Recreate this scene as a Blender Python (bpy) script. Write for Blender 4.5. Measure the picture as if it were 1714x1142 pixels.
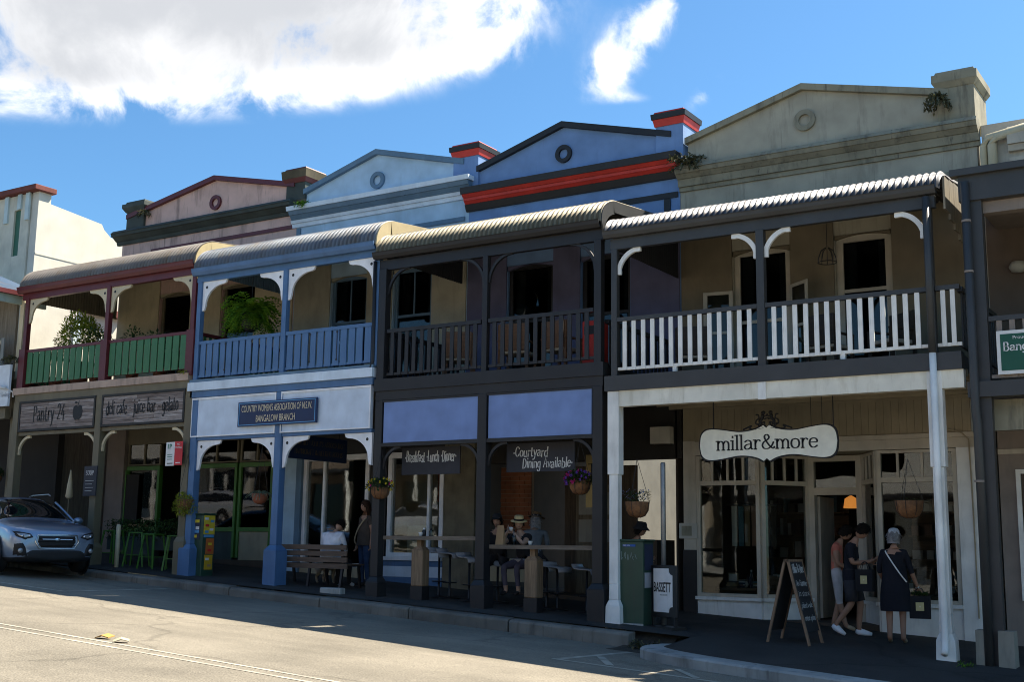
import bpy, bmesh, math, random
from mathutils import Vector, Matrix
random.seed(7)
for o in list(bpy.data.objects): bpy.data.objects.remove(o)
SC = bpy.context.scene
COL = SC.collection
R = math.radians
# ------------------------------------------------------------------ camera
YAW, PITCH, ROLL = -0.569471, 0.168679, 0.013835
cam_d = bpy.data.cameras.new('camera'); cam = bpy.data.objects.new('camera', cam_d); COL.objects.link(cam)
fw = Vector((math.sin(YAW)*math.cos(PITCH), math.cos(YAW)*math.cos(PITCH), math.sin(PITCH)))
r0 = Vector((math.cos(YAW), -math.sin(YAW), 0)); u0 = r0.cross(fw)
rv = r0*math.cos(ROLL)+u0*math.sin(ROLL); uv = -r0*math.sin(ROLL)+u0*math.cos(ROLL)
cam.matrix_world = Matrix(((rv.x, uv.x, -fw.x, 0), (rv.y, uv.y, -fw.y, -18), (rv.z, uv.z, -fw.z, 1.6), (0, 0, 0, 1)))
cam_d.sensor_width = 36; cam_d.lens = 42.87; cam_d.clip_end = 3000; cam_d.clip_start = .1
SC.camera = cam
# ------------------------------------------------------------------ sun and sky
SUN = Vector((0.36, 0.53, 0.85)).normalized()
sd = bpy.data.lights.new('sun', 'SUN'); sd.energy = 5.0; sd.angle = R(.53); sd.color = (1, .90, .75)
so = bpy.data.objects.new('sun', sd); COL.objects.link(so)
so.rotation_euler = SUN.to_track_quat('Z', 'Y').to_euler()
W = bpy.data.worlds.new('World'); SC.world = W; W.use_nodes = True
nt = W.node_tree; nt.nodes.clear()
def wn(t, **k):
    n = nt.nodes.new(t)
    for a, b in k.items(): setattr(n, a, b)
    return n
def lk(a, b): nt.links.new(a, b)
def wmath(op, a, b=None, c=None, clamp=False):
    n = wn('ShaderNodeMath', operation=op); n.use_clamp = clamp
    for i, v in enumerate((a, b, c)):
        if v is None: continue
        if isinstance(v, (int, float)): n.inputs[i].default_value = v
        else: lk(v, n.inputs[i])
    return n.outputs[0]
sky = wn('ShaderNodeTexSky', sky_type='NISHITA'); sky.sun_disc = False
sky.sun_elevation = math.asin(SUN.z); sky.sun_rotation = math.atan2(SUN.x, SUN.y)
sky.altitude = 100; sky.air_density = 1.0; sky.dust_density = .8; sky.ozone_density = 2.2
tc = wn('ShaderNodeTexCoord')
sep = wn('ShaderNodeSeparateXYZ'); lk(tc.outputs['Generated'], sep.inputs[0])
den = wmath('MAXIMUM', wmath('ADD', sep.outputs[2], .1), .06)
px, py = wmath('DIVIDE', sep.outputs[0], den), wmath('DIVIDE', sep.outputs[1], den)
cmb = wn('ShaderNodeCombineXYZ'); lk(px, cmb.inputs[0]); lk(py, cmb.inputs[1])
nz = wn('ShaderNodeTexNoise'); nz.inputs['Scale'].default_value = 13; nz.inputs['Detail'].default_value = 12
nz.inputs['Roughness'].default_value = .6; nz.inputs['Distortion'].default_value = .35; lk(tc.outputs['Generated'], nz.inputs['Vector'])
nz2 = wn('ShaderNodeTexNoise'); nz2.inputs['Scale'].default_value = 5.5; nz2.inputs['Detail'].default_value = 4; lk(tc.outputs['Generated'], nz2.inputs['Vector'])
def lobe(cx, cy, rx, ry, rot, amp):
    dx, dy = wmath('SUBTRACT', px, cx), wmath('SUBTRACT', py, cy)
    c, s = math.cos(rot), math.sin(rot)
    a = wmath('DIVIDE', wmath('ADD', wmath('MULTIPLY', dx, c), wmath('MULTIPLY', dy, s)), rx)
    b = wmath('DIVIDE', wmath('ADD', wmath('MULTIPLY', dx, -s), wmath('MULTIPLY', dy, c)), ry)
    q = wmath('ADD', wmath('MULTIPLY', a, a), wmath('MULTIPLY', b, b))
    return wmath('MULTIPLY', wmath('EXPONENT', wmath('MULTIPLY', q, -1)), amp)
# the cloud bank drifting over the street, and its scraps
LOBES = [(-1.46, 1.06, .50, .27, .55, .62), (-1.20, 1.24, .26, .22, .5, .5), (-1.03, 1.40, .09, .12, .5, .24), (-1.72, 1.12, .2, .2, 0, .3), (-1.50, 1.40, .22, .11, .5, .36), (-1.24, 1.44, .17, .09, .5, .32), (-1.08, 1.52, .08, .06, .5, .24), (-1.70, 1.24, .16, .10, .6, .3),
         (-.80, 1.62, .21, .045, 2.44, .34), (-.90, 1.72, .08, .04, 2.2, .16), (-.81, 1.87, .08, .025, 2.3, .20), (-.93, 1.82, .05, .03, .5, .12), (-.6, .5, .7, .4, .4, .4), (.9, 1.3, .5, .3, .3, .4), (-2.6, -.6, .7, .4, .2, .4), (1.2, -1.2, .6, .5, .2, .4)]
tot = None
for L in LOBES:
    v = lobe(*L); tot = v if tot is None else wmath('ADD', tot, v)
def ss(v, lo, hi):
    m = wn('ShaderNodeMapRange', interpolation_type='SMOOTHSTEP'); lk(v, m.inputs[0]); m.inputs[1].default_value = lo; m.inputs[2].default_value = hi
    return m.outputs[0]
core = wmath('MINIMUM', tot, .54)
turb = wmath('ADD', wmath('MULTIPLY', wmath('SUBTRACT', nz.outputs['Fac'], .5), 2.3), wmath('MULTIPLY', wmath('SUBTRACT', nz2.outputs['Fac'], .5), .9))
dens = wmath('ADD', core, wmath('MULTIPLY', turb, ss(tot, .02, .26)))
mask = ss(dens, .06, .52)
thick = ss(wmath('ADD', tot, wmath('MULTIPLY', turb, .35)), .34, .95)
cl = wn('ShaderNodeMix', data_type='RGBA'); lk(thick, cl.inputs[0]); cl.inputs[6].default_value = (8.4, 8.3, 8.2, 1); cl.inputs[7].default_value = (4.2, 4.3, 4.5, 1)
mx = wn('ShaderNodeMix', data_type='RGBA'); lk(wmath('MULTIPLY', mask, .97), mx.inputs[0])
tn = wn('ShaderNodeMix', data_type='RGBA', blend_type='MULTIPLY'); tn.inputs[0].default_value = 1; tn.inputs[7].default_value = (.57, .90, 1.08, 1); lk(sky.outputs[0], tn.inputs[6]); lk(tn.outputs[2], mx.inputs[6])
lk(cl.outputs[2], mx.inputs[7])
bg = wn('ShaderNodeBackground'); bg.inputs[1].default_value = .067; lk(mx.outputs[2], bg.inputs[0])
W.cycles.sampling_method = 'MANUAL'; W.cycles.sample_map_resolution = 512
wo = wn('ShaderNodeOutputWorld'); lk(bg.outputs[0], wo.inputs[0])
SC.view_settings.view_transform = 'Standard'; SC.view_settings.look = 'None'
SC.view_settings.exposure = 1.38; SC.view_settings.gamma = 1
SC.render.engine = 'CYCLES'; SC.cycles.filter_width = 1.0; SC.cycles.max_bounces = 6; SC.cycles.diffuse_bounces = 3; SC.cycles.transparent_max_bounces = 8; SC.cycles.glossy_bounces = 3
# ------------------------------------------------------------------ materials
def shader(name):
    m = bpy.data.materials.new(name); m.use_nodes = True
    t = m.node_tree; b = t.nodes['Principled BSDF']
    return m, t, b
def paint(name, col, rough=.55, var=.14, dirt=.12, scale=2.2, bump=.15, bscale=30, metal=0, dirtcol=(.05, .045, .04), streak=3.0, spec=.4):
    """painted or weathered surface: cloudy tone, vertical grime streaks, fine grain"""
    m, t, b = shader(name); N, L = t.nodes, t.links
    c = N.new('ShaderNodeTexCoord')
    n1 = N.new('ShaderNodeTexNoise'); n1.inputs['Scale'].default_value = scale; n1.inputs['Detail'].default_value = 6; L.new(c.outputs['Object'], n1.inputs['Vector'])
    r1 = N.new('ShaderNodeMapRange'); L.new(n1.outputs['Fac'], r1.inputs[0]); r1.inputs[1].default_value = .3; r1.inputs[2].default_value = .7
    r1.inputs[3].default_value = 1-var; r1.inputs[4].default_value = 1+var
    mul = N.new('ShaderNodeMix'); mul.data_type = 'RGBA'; mul.blend_type = 'MULTIPLY'; mul.inputs[0].default_value = 1
    mul.inputs[6].default_value = (*col, 1); L.new(r1.outputs[0], mul.inputs[7])
    mp = N.new('ShaderNodeMapping'); mp.inputs['Scale'].default_value = (streak*1.6, streak*1.6, streak*.3); L.new(c.outputs['Object'], mp.inputs['Vector'])
    n2 = N.new('ShaderNodeTexNoise'); n2.inputs['Scale'].default_value = 1; n2.inputs['Detail'].default_value = 8; n2.inputs['Roughness'].default_value = .65; L.new(mp.outputs[0], n2.inputs['Vector'])
    r2 = N.new('ShaderNodeMapRange'); L.new(n2.outputs['Fac'], r2.inputs[0]); r2.inputs[1].default_value = .52; r2.inputs[2].default_value = .78; r2.inputs[4].default_value = dirt*2.2
    d = N.new('ShaderNodeMix'); d.data_type = 'RGBA'; L.new(r2.outputs[0], d.inputs[0]); L.new(mul.outputs[2], d.inputs[6]); d.inputs[7].default_value = (*dirtcol, 1)
    # sharp run-down marks and fine crazing
    mp4 = N.new('ShaderNodeMapping'); mp4.inputs['Scale'].default_value = (11, 11, .55); L.new(c.outputs['Object'], mp4.inputs['Vector'])
    n4 = N.new('ShaderNodeTexNoise'); n4.inputs['Scale'].default_value = 1; n4.inputs['Detail'].default_value = 9; n4.inputs['Roughness'].default_value = .7; L.new(mp4.outputs[0], n4.inputs['Vector'])
    r4 = N.new('ShaderNodeMapRange'); L.new(n4.outputs['Fac'], r4.inputs[0]); r4.inputs[1].default_value = .60; r4.inputs[2].default_value = .68; r4.inputs[4].default_value = min(.7, dirt*1.6)
    d4 = N.new('ShaderNodeMix'); d4.data_type = 'RGBA'; L.new(r4.outputs[0], d4.inputs[0]); L.new(d.outputs[2], d4.inputs[6]); d4.inputs[7].default_value = (*dirtcol, 1)
    L.new(d4.outputs[2], b.inputs['Base Color'])
    rr = N.new('ShaderNodeMapRange'); L.new(n2.outputs['Fac'], rr.inputs[0]); rr.inputs[3].default_value = max(.05, rough-.1); rr.inputs[4].default_value = min(1, rough+.12); L.new(rr.outputs[0], b.inputs['Roughness'])
    b.inputs['Metallic'].default_value = metal; b.inputs['Specular IOR Level'].default_value = spec
    if bump:
        n3 = N.new('ShaderNodeTexNoise'); n3.inputs['Scale'].default_value = bscale; n3.inputs['Detail'].default_value = 4; L.new(c.outputs['Object'], n3.inputs['Vector'])
        bp = N.new('ShaderNodeBump'); bp.inputs['Strength'].default_value = bump; bp.inputs['Distance'].default_value = .01; L.new(n3.outputs['Fac'], bp.inputs['Height']); L.new(bp.outputs[0], b.inputs['Normal'])
    return m
def wood(name, col, col2, along='x', rough=.75, scale=6):
    m, t, b = shader(name); N, L = t.nodes, t.links
    c = N.new('ShaderNodeTexCoord'); mp = N.new('ShaderNodeMapping'); s = [14, 14, 14]; s['xyz'.index(along)] = 1.2; mp.inputs['Scale'].default_value = s
    L.new(c.outputs['Object'], mp.inputs['Vector'])
    oi = N.new('ShaderNodeObjectInfo'); ad = N.new('ShaderNodeVectorMath'); ad.operation = 'ADD'; L.new(mp.outputs[0], ad.inputs[0])
    sc = N.new('ShaderNodeMath'); sc.operation = 'MULTIPLY'; sc.inputs[1].default_value = 40; L.new(oi.outputs['Random'], sc.inputs[0]); L.new(sc.outputs[0], ad.inputs[1])
    n = N.new('ShaderNodeTexNoise'); n.inputs['Scale'].default_value = scale/4; n.inputs['Detail'].default_value = 8; n.inputs['Roughness'].default_value = .7; L.new(ad.outputs[0], n.inputs['Vector'])
    r = N.new('ShaderNodeValToRGB'); r.color_ramp.elements[0].position = .3; r.color_ramp.elements[1].position = .72
    r.color_ramp.elements[0].color = (*col, 1); r.color_ramp.elements[1].color = (*col2, 1); L.new(n.outputs['Fac'], r.inputs[0]); L.new(r.outputs[0], b.inputs['Base Color'])
    b.inputs['Roughness'].default_value = rough
    bp = N.new('ShaderNodeBump'); bp.inputs['Strength'].default_value = .4; bp.inputs['Distance'].default_value = .006; L.new(n.outputs['Fac'], bp.inputs['Height']); L.new(bp.outputs[0], b.inputs['Normal'])
    return m
def flat(name, col, rough=.6, metal=0, emit=0, spec=.4, var=.08):
    if emit:
        m, t, b = shader(name); b.inputs['Base Color'].default_value = (*col, 1); b.inputs['Emission Color'].default_value = (*col, 1); b.inputs['Emission Strength'].default_value = emit; return m
    return paint(name, col, rough, var, .03, 6, 0, metal=metal, spec=spec)
def glass(name, tint=(.75, .8, .8), refl=1.0, fr=1.45):
    m = bpy.data.materials.new(name); m.use_nodes = True; t = m.node_tree; N, L = t.nodes, t.links; N.clear()
    o = N.new('ShaderNodeOutputMaterial'); mx_ = N.new('ShaderNodeMixShader'); tr = N.new('ShaderNodeBsdfTransparent'); tr.inputs[0].default_value = (*tint, 1)
    g = N.new('ShaderNodeBsdfGlossy'); g.inputs['Roughness'].default_value = .02; f = N.new('ShaderNodeFresnel'); f.inputs[0].default_value = fr
    c = N.new('ShaderNodeTexCoord'); n = N.new('ShaderNodeTexNoise'); n.inputs['Scale'].default_value = 1.7; L.new(c.outputs['Object'], n.inputs['Vector'])
    bp = N.new('ShaderNodeBump'); bp.inputs['Strength'].default_value = .05; bp.inputs['Distance'].default_value = .02; L.new(n.outputs['Fac'], bp.inputs['Height']); L.new(bp.outputs[0], g.inputs['Normal'])
    mu = N.new('ShaderNodeMath'); mu.operation = 'MULTIPLY'; mu.use_clamp = True; mu.inputs[1].default_value = 1.1*refl; L.new(f.outputs[0], mu.inputs[0])
    L.new(mu.outputs[0], mx_.inputs[0]); L.new(tr.outputs[0], mx_.inputs[1]); L.new(g.outputs[0], mx_.inputs[2]); L.new(mx_.outputs[0], o.inputs[0])
    return m
def leafmat(name, c1, c2, rough=.55, trans=.25):
    m, t, b = shader(name); N, L = t.nodes, t.links
    g = N.new('ShaderNodeNewGeometry'); r = N.new('ShaderNodeValToRGB'); r.color_ramp.elements[0].color = (*c1, 1); r.color_ramp.elements[1].color = (*c2, 1)
    L.new(g.outputs['Random Per Island'], r.inputs[0]); L.new(r.outputs[0], b.inputs['Base Color']); b.inputs['Roughness'].default_value = rough
    b.inputs['Specular IOR Level'].default_value = .3
    try:
        b.inputs['Transmission Weight'].default_value = 0; b.inputs['Subsurface Weight'].default_value = 0
    except Exception: pass
    tl = N.new('ShaderNodeBsdfTranslucent'); L.new(r.outputs[0], tl.inputs[0]); mx_ = N.new('ShaderNodeMixShader'); mx_.inputs[0].default_value = trans
    L.new(b.outputs[0], mx_.inputs[1]); L.new(tl.outputs[0], mx_.inputs[2]); L.new(mx_.outputs[0], N['Material Output'].inputs[0])
    return m
# ------------------------------------------------------------------ mesh helpers
LOCALS = set()
def wofs(p):
    v = Vector((0, 0, 0))
    while p is not None:
        if p.name in LOCALS: return Vector((0, 0, 0)) if p.parent is None else v
        v += p.location; p = p.parent
    return v
def root_local(p):
    while p is not None:
        if p.name in LOCALS: return True
        p = p.parent
    return False
class MB:
    def __init__(s): s.v = []; s.f = []; s.mi = []; s.m = 0
    def add(s, V, F):
        o = len(s.v); s.v += [tuple(p) for p in V]; s.f += [tuple(i+o for i in f) for f in F]; s.mi += [s.m]*len(F); return s
    def box(s, x0, x1, y0, y1, z0, z1):
        V = [(x, y, z) for z in (z0, z1) for y in (y0, y1) for x in (x0, x1)]
        return s.add(V, [(0, 2, 3, 1), (4, 5, 7, 6), (0, 1, 5, 4), (2, 6, 7, 3), (0, 4, 6, 2), (1, 3, 7, 5)])
    def frust(s, cx, cy, z0, z1, w0, d0, w1, d1):
        V = [(cx+a*w0/2, cy+b*d0/2, z0) for a, b in ((-1, -1), (1, -1), (1, 1), (-1, 1))]+[(cx+a*w1/2, cy+b*d1/2, z1) for a, b in ((-1, -1), (1, -1), (1, 1), (-1, 1))]
        return s.add(V, [(3, 2, 1, 0), (4, 5, 6, 7), (0, 1, 5, 4), (1, 2, 6, 5), (2, 3, 7, 6), (3, 0, 4, 7)])
    def bar(s, a, b, w, h=None, up=(0, 0, 1)):
        a, b = Vector(a), Vector(b); d = (b-a).normalized(); u = Vector(up)
        if abs(d.dot(u)) > .98: u = Vector((0, 1, 0))
        x = d.cross(u).normalized(); y = x.cross(d).normalized(); h = h or w
        V = [p+x*(i*w/2)+y*(j*h/2) for p in (a, b) for i, j in ((-1, -1), (1, -1), (1, 1), (-1, 1))]
        return s.add(V, [(3, 2, 1, 0), (4, 5, 6, 7), (0, 1, 5, 4), (1, 2, 6, 5), (2, 3, 7, 6), (3, 0, 4, 7)])
    def tube(s, P, r, n=8, cap=True):
        P = [Vector(p) for p in P]; rs = r if isinstance(r, (list, tuple)) else [r]*len(P); V = []; F = []; px_ = None
        for i, p in enumerate(P):
            d = (P[min(i+1, len(P)-1)]-P[max(i-1, 0)]).normalized()
            u = Vector((0, 0, 1)) if abs(d.z) < .9 else Vector((0, 1, 0))
            x = d.cross(u).normalized()
            if px_ is not None and x.dot(px_) < 0: x = -x
            px_ = x; y = x.cross(d).normalized()
            V += [p+(x*math.cos(2*math.pi*k/n)+y*math.sin(2*math.pi*k/n))*rs[i] for k in range(n)]
        for i in range(len(P)-1):
            for k in range(n): F.append((i*n+k, i*n+(k+1) % n, (i+1)*n+(k+1) % n, (i+1)*n+k))
        if cap: F += [tuple(range(n))[::-1], tuple((len(P)-1)*n+k for k in range(n))]
        return s.add(V, F)
    def lathe(s, c, prof, n=16, sx=1, sy=1):
        V = [(c[0]+r*sx*math.cos(2*math.pi*k/n), c[1]+r*sy*math.sin(2*math.pi*k/n), c[2]+z) for r, z in prof for k in range(n)]; F = []
        for i in range(len(prof)-1):
            for k in range(n): F.append((i*n+k, i*n+(k+1) % n, (i+1)*n+(k+1) % n, (i+1)*n+k))
        F += [tuple(range(n))[::-1], tuple((len(prof)-1)*n+k for k in range(n))]
        return s.add(V, F)
    def prism_xz(s, poly, y0, y1):
        n = len(poly); V = [(x, y0, z) for x, z in poly]+[(x, y1, z) for x, z in poly]
        return s.add(V, [tuple(range(n)), tuple(range(2*n-1, n-1, -1))]+[(i, i+n, (i+1) % n+n, (i+1) % n) for i in range(n)])
    def prism_yz(s, poly, x0, x1):
        n = len(poly); V = [(x0, y, z) for y, z in poly]+[(x1, y, z) for y, z in poly]
        return s.add(V, [tuple(range(n))[::-1], tuple(range(n, 2*n))]+[(i, (i+1) % n, (i+1) % n+n, i+n) for i in range(n)])
    def prism_xy(s, poly, z0, z1):
        n = len(poly); V = [(x, y, z0) for x, y in poly]+[(x, y, z1) for x, y in poly]
        return s.add(V, [tuple(range(n))[::-1], tuple(range(n, 2*n))]+[(i, (i+1) % n, (i+1) % n+n, i+n) for i in range(n)])
    def ring_xz(s, cx, cz, ri, ro, y0, y1, n=28):
        V = []; F = []
        for k in range(n):
            a = 2*math.pi*k/n; c, q = math.cos(a), math.sin(a)
            V += [(cx+ri*c, y0, cz+ri*q), (cx+ro*c, y0, cz+ro*q), (cx+ro*c, y1, cz+ro*q), (cx+ri*c, y1, cz+ri*q)]
        for k in range(n):
            j = (k+1) % n
            for a, b in ((0, 1), (1, 2), (2, 3), (3, 0)): F.append((4*k+a, 4*k+b, 4*j+b, 4*j+a))
        return s.add(V, F)
    def blob(s, c, r, nu=10, nv=7):
        V = []; F = []
        for i in range(nv+1):
            a = math.pi*i/nv
            for k in range(nu): b = 2*math.pi*k/nu; V.append((c[0]+r[0]*math.sin(a)*math.cos(b), c[1]+r[1]*math.sin(a)*math.sin(b), c[2]+r[2]*math.cos(a)))
        for i in range(nv):
            for k in range(nu): F.append((i*nu+k, (i+1)*nu+k, (i+1)*nu+(k+1) % nu, i*nu+(k+1) % nu))
        return s.add(V, F)
    def build(s, name, mat, parent=None, smooth=False, bevel=0, fix=True, shared=None):
        o_ = Vector((0, 0, 0)) if (parent is None or root_local(parent)) else wofs(parent)
        me = bpy.data.meshes.new(name); me.from_pydata([(x-o_.x, y-o_.y, z-o_.z) for x, y, z in s.v], [], s.f)
        for m_ in (mat if isinstance(mat, (list, tuple)) else [mat]): me.materials.append(m_)
        me.polygons.foreach_set('material_index', s.mi)
        if fix:
            bm = bmesh.new(); bm.from_mesh(me); bmesh.ops.recalc_face_normals(bm, faces=bm.faces); bm.to_mesh(me); bm.free()
        if smooth: me.polygons.foreach_set('use_smooth', [True]*len(me.polygons))
        me.update(); ob = bpy.data.objects.new(name, me); COL.objects.link(ob)
        if parent is not None: ob.parent = parent
        if bevel:
            b = ob.modifiers.new('bevel', 'BEVEL'); b.width = bevel; b.segments = 2; b.limit_method = 'ANGLE'
        return ob
def B(name, mat, parent, *a, bevel=0): return MB().box(*a).build(name, mat, parent, bevel=bevel)
def tag(o, label=None, cat=None, group=None, kind=None):
    if label: o['label'] = label
    if cat: o['category'] = cat
    if group: o['group'] = group
    if kind: o['kind'] = kind
    return o
def T(name, label, cat, loc=(0, 0, 0), rz=0, group=None, local=False):
    o = bpy.data.objects.new(name, None); COL.objects.link(o); o.location = loc; o.rotation_euler = (0, 0, rz); o.empty_display_size = .2
    if local: LOCALS.add(o.name)
    return tag(o, label, cat, group)
def inst(src, parent, loc, name=None):
    """another piece that shares src's mesh; loc is the offset in world axes"""
    c = bpy.data.objects.new(name or src.name.split('.')[0], src.data); COL.objects.link(c); c.parent = parent; c.location = loc; return c
def copytree(src, parent=None):
    c = src.copy(); COL.objects.link(c); c.parent = parent
    if src.name in LOCALS: LOCALS.add(c.name)
    for ch in src.children: copytree(ch, c)
    return c
def smoothpath(P, k=6):
    """Catmull-Rom through the points (any dimension)"""
    P = [Vector(p) for p in P]
    if len(P) < 3: return P
    Q = [P[0]*2-P[1]]+P+[P[-1]*2-P[-2]]; out = []
    for i in range(1, len(Q)-2):
        a, b, c, d = Q[i-1], Q[i], Q[i+1], Q[i+2]
        for j in range(k):
            t = j/k; out.append(.5*((2*b)+(c-a)*t+(2*a-5*b+4*c-d)*t*t+(3*b-a-3*c+d)*t**3))
    out.append(P[-1]); return out
# ground levels of the sloping street (metres)
def G(x, y): return .15-.054*(x+4.37)+(.03*y if y > 0 else .06*y)
def GUT(x): return .11-.0605*(x+8.87)
def RD(x, y): return GUT(x)+.02*min(7.6, -.7-y)-.012*max(0, -8.3-y)
# ------------------------------------------------------------------ ground, road, footpath, kerb
def asphalt(name, c1, c2, scale=.35, grit=160, patch=.5, gl=.72, gh=1.22):
    m, t, b = shader(name); N, L = t.nodes, t.links; c = N.new('ShaderNodeTexCoord')
    n1 = N.new('ShaderNodeTexNoise'); n1.inputs['Scale'].default_value = scale; n1.inputs['Detail'].default_value = 9; n1.inputs['Roughness'].default_value = .62; L.new(c.outputs['Object'], n1.inputs['Vector'])
    r = N.new('ShaderNodeValToRGB'); r.color_ramp.elements[0].position = .32; r.color_ramp.elements[1].position = .68; r.color_ramp.elements[0].color = (*c1, 1); r.color_ramp.elements[1].color = (*c2, 1); L.new(n1.outputs['Fac'], r.inputs[0])
    n2 = N.new('ShaderNodeTexNoise'); n2.inputs['Scale'].default_value = grit; n2.inputs['Detail'].default_value = 3; L.new(c.outputs['Object'], n2.inputs['Vector'])
    mr = N.new('ShaderNodeMapRange'); L.new(n2.outputs['Fac'], mr.inputs[0]); mr.inputs[1].default_value = .3; mr.inputs[2].default_value = .7; mr.inputs[3].default_value = gl; mr.inputs[4].default_value = gh
    mu = N.new('ShaderNodeMix'); mu.data_type = 'RGBA'; mu.blend_type = 'MULTIPLY'; mu.inputs[0].default_value = 1; L.new(r.outputs[0], mu.inputs[6]); L.new(mr.outputs[0], mu.inputs[7])
    # wheel-track streaks along the street and tar-sealed cracks
    mp = N.new('ShaderNodeMapping'); mp.inputs['Scale'].default_value = (.08, 1.1, 1); L.new(c.outputs['Object'], mp.inputs['Vector'])
    n3 = N.new('ShaderNodeTexNoise'); n3.inputs['Scale'].default_value = 1.6; n3.inputs['Detail'].default_value = 6; L.new(mp.outputs[0], n3.inputs['Vector'])
    m3 = N.new('ShaderNodeMapRange'); L.new(n3.outputs['Fac'], m3.inputs[0]); m3.inputs[1].default_value = .35; m3.inputs[2].default_value = .65; m3.inputs[3].default_value = 1-.22*patch; m3.inputs[4].default_value = 1+.12*patch
    mu2 = N.new('ShaderNodeMix'); mu2.data_type = 'RGBA'; mu2.blend_type = 'MULTIPLY'; mu2.inputs[0].default_value = 1; L.new(mu.outputs[2], mu2.inputs[6]); L.new(m3.outputs[0], mu2.inputs[7])
    n5 = N.new('ShaderNodeTexNoise'); n5.inputs['Scale'].default_value = .9; n5.inputs['Detail'].default_value = 5; L.new(c.outputs['Object'], n5.inputs['Vector'])
    mm = N.new('ShaderNodeMix'); mm.data_type = 'RGBA'; mm.inputs[0].default_value = .55; L.new(c.outputs['Object'], mm.inputs[6]); L.new(n5.outputs['Color'], mm.inputs[7])
    vo = N.new('ShaderNodeTexVoronoi'); vo.feature = 'DISTANCE_TO_EDGE'; vo.inputs['Scale'].default_value = .55; L.new(mm.outputs[2], vo.inputs['Vector'])
    cr = N.new('ShaderNodeMapRange'); L.new(vo.outputs['Distance'], cr.inputs[0]); cr.inputs[1].default_value = .004; cr.inputs[2].default_value = .012; cr.inputs[3].default_value = 1-.45*patch; cr.inputs[4].default_value = 1
    mu3 = N.new('ShaderNodeMix'); mu3.data_type = 'RGBA'; mu3.blend_type = 'MULTIPLY'; mu3.inputs[0].default_value = 1; L.new(mu2.outputs[2], mu3.inputs[6]); L.new(cr.outputs[0], mu3.inputs[7])
    L.new(mu3.outputs[2], b.inputs['Base Color']); b.inputs['Roughness'].default_value = .85; b.inputs['Specular IOR Level'].default_value = .25
    bp = N.new('ShaderNodeBump'); bp.inputs['Strength'].default_value = .5; bp.inputs['Distance'].default_value = .012; L.new(n2.outputs['Fac'], bp.inputs['Height']); L.new(bp.outputs[0], b.inputs['Normal'])
    return m
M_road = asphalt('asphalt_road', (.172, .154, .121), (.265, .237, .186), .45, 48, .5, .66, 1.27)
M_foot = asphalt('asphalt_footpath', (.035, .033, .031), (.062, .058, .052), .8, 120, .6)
M_conc = paint('kerb_concrete', (.17, .155, .13), .9, .4, .4, 1.3, .5, 60)
M_conc2 = paint('pale_kerb_concrete', (.32, .32, .30), .9, .3, .3, 1.6, .5, 60)
M_line = paint('road_paint', (.37, .34, .275), .85, .25, .5, 4, .3, 90, dirtcol=(.24, .21, .17))
M_grnd = asphalt('far_ground', (.09, .10, .05), (.16, .15, .09), .05, 20, .2)
def sheet(name, xs, ys, zf, mat, kind='structure', parent=None):
    m = MB(); V = [(x, y, zf(x, y)) for y in ys for x in xs]; n = len(xs)
    m.add(V, [(j*n+i, j*n+i+1, (j+1)*n+i+1, (j+1)*n+i) for j in range(len(ys)-1) for i in range(n-1)])
    return tag(m.build(name, mat, parent, smooth=True, fix=False), kind=kind if parent is None else None)
cx_ = lambda x: max(-70, min(25, x))
fr = lambda a, b, n: [a+(b-a)*i/n for i in range(n+1)]
sheet('ground', [-900, -200]+fr(-70, 25, 19)+[200, 900], [-900, -120, -40, -18, 0, 30, 120, 900], lambda x, y: RD(cx_(x), max(-18, min(-.7, y)))-.45, M_grnd)
road = sheet('road', [-160]+fr(-70, 25, 95)+[120], [-17.4, -14, -11, -9.6, -8.3, -7, -5.6, -4.2, -2.8, -1.6, -.69], lambda x, y: RD(cx_(x), y), M_road)
xs_ = fr(-60, 25, 85)
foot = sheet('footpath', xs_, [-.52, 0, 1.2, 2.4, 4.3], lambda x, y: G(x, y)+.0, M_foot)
# kerb of cast concrete lengths, each a block
x = -8.86; k = 0
while x > -45:
    L_ = random.uniform(2.0, 2.7); a, b_ = x-L_+.025, x; dz = random.uniform(-.012, .012); dy = random.uniform(-.015, .01)
    m = MB()
    def zt(xx, yy): return .33-.0535*(xx+8.87)+.10*(yy+.7)+dz
    V = []
    for xx in (a, b_):
        V += [(xx, -.71+dy, GUT(xx)-.2), (xx, -.705+dy, zt(xx, -.7)-.03), (xx, -.67+dy, zt(xx, -.67)), (xx, -.46, zt(xx, -.5)+.002), (xx, -.46, GUT(xx)-.2)]
    m.add(V, [(0, 1, 2, 3, 4), (9, 8, 7, 6, 5)]+[(i, i+5, (i+1) % 5+5, (i+1) % 5) for i in range(5)])
    m.build('kerb_block', M_conc, foot, bevel=.012); x -= L_
# rounded kerb of the widened corner and its asphalt
KC = smoothpath([(-8.22, -.9), (-8.2, -1.5), (-8.02, -1.95), (-7.5, -2.3), (-6.6, -2.52), (-5.6, -2.62), (-3.6, -2.7), (6, -2.75)], 5)
def kz(xx, yy): return RD(xx, yy)+.145
m = MB(); n_ = len(KC); V = []
for i, p in enumerate(KC):
    d = (KC[min(i+1, n_-1)]-KC[max(i-1, 0)]).normalized(); nrm = Vector((-d.y, d.x))  # towards the shops
    for off, h in ((0, -.35), (0.0, -.025), (.03, 0.0), (.34, .012), (.34, -.35)):
        q = p+nrm*off; V.append((q.x, q.y, kz(p.x, p.y)+h))
F = []
for i in range(n_-1):
    for j in range(5): F.append((i*5+j, (i+1)*5+j, (i+1)*5+(j+1) % 5, i*5+(j+1) % 5))
F += [tuple(range(5)), tuple(range((n_-1)*5, n_*5))[::-1]]
m.add(V, F).build('corner_kerb', M_conc2, foot, smooth=False)
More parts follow.
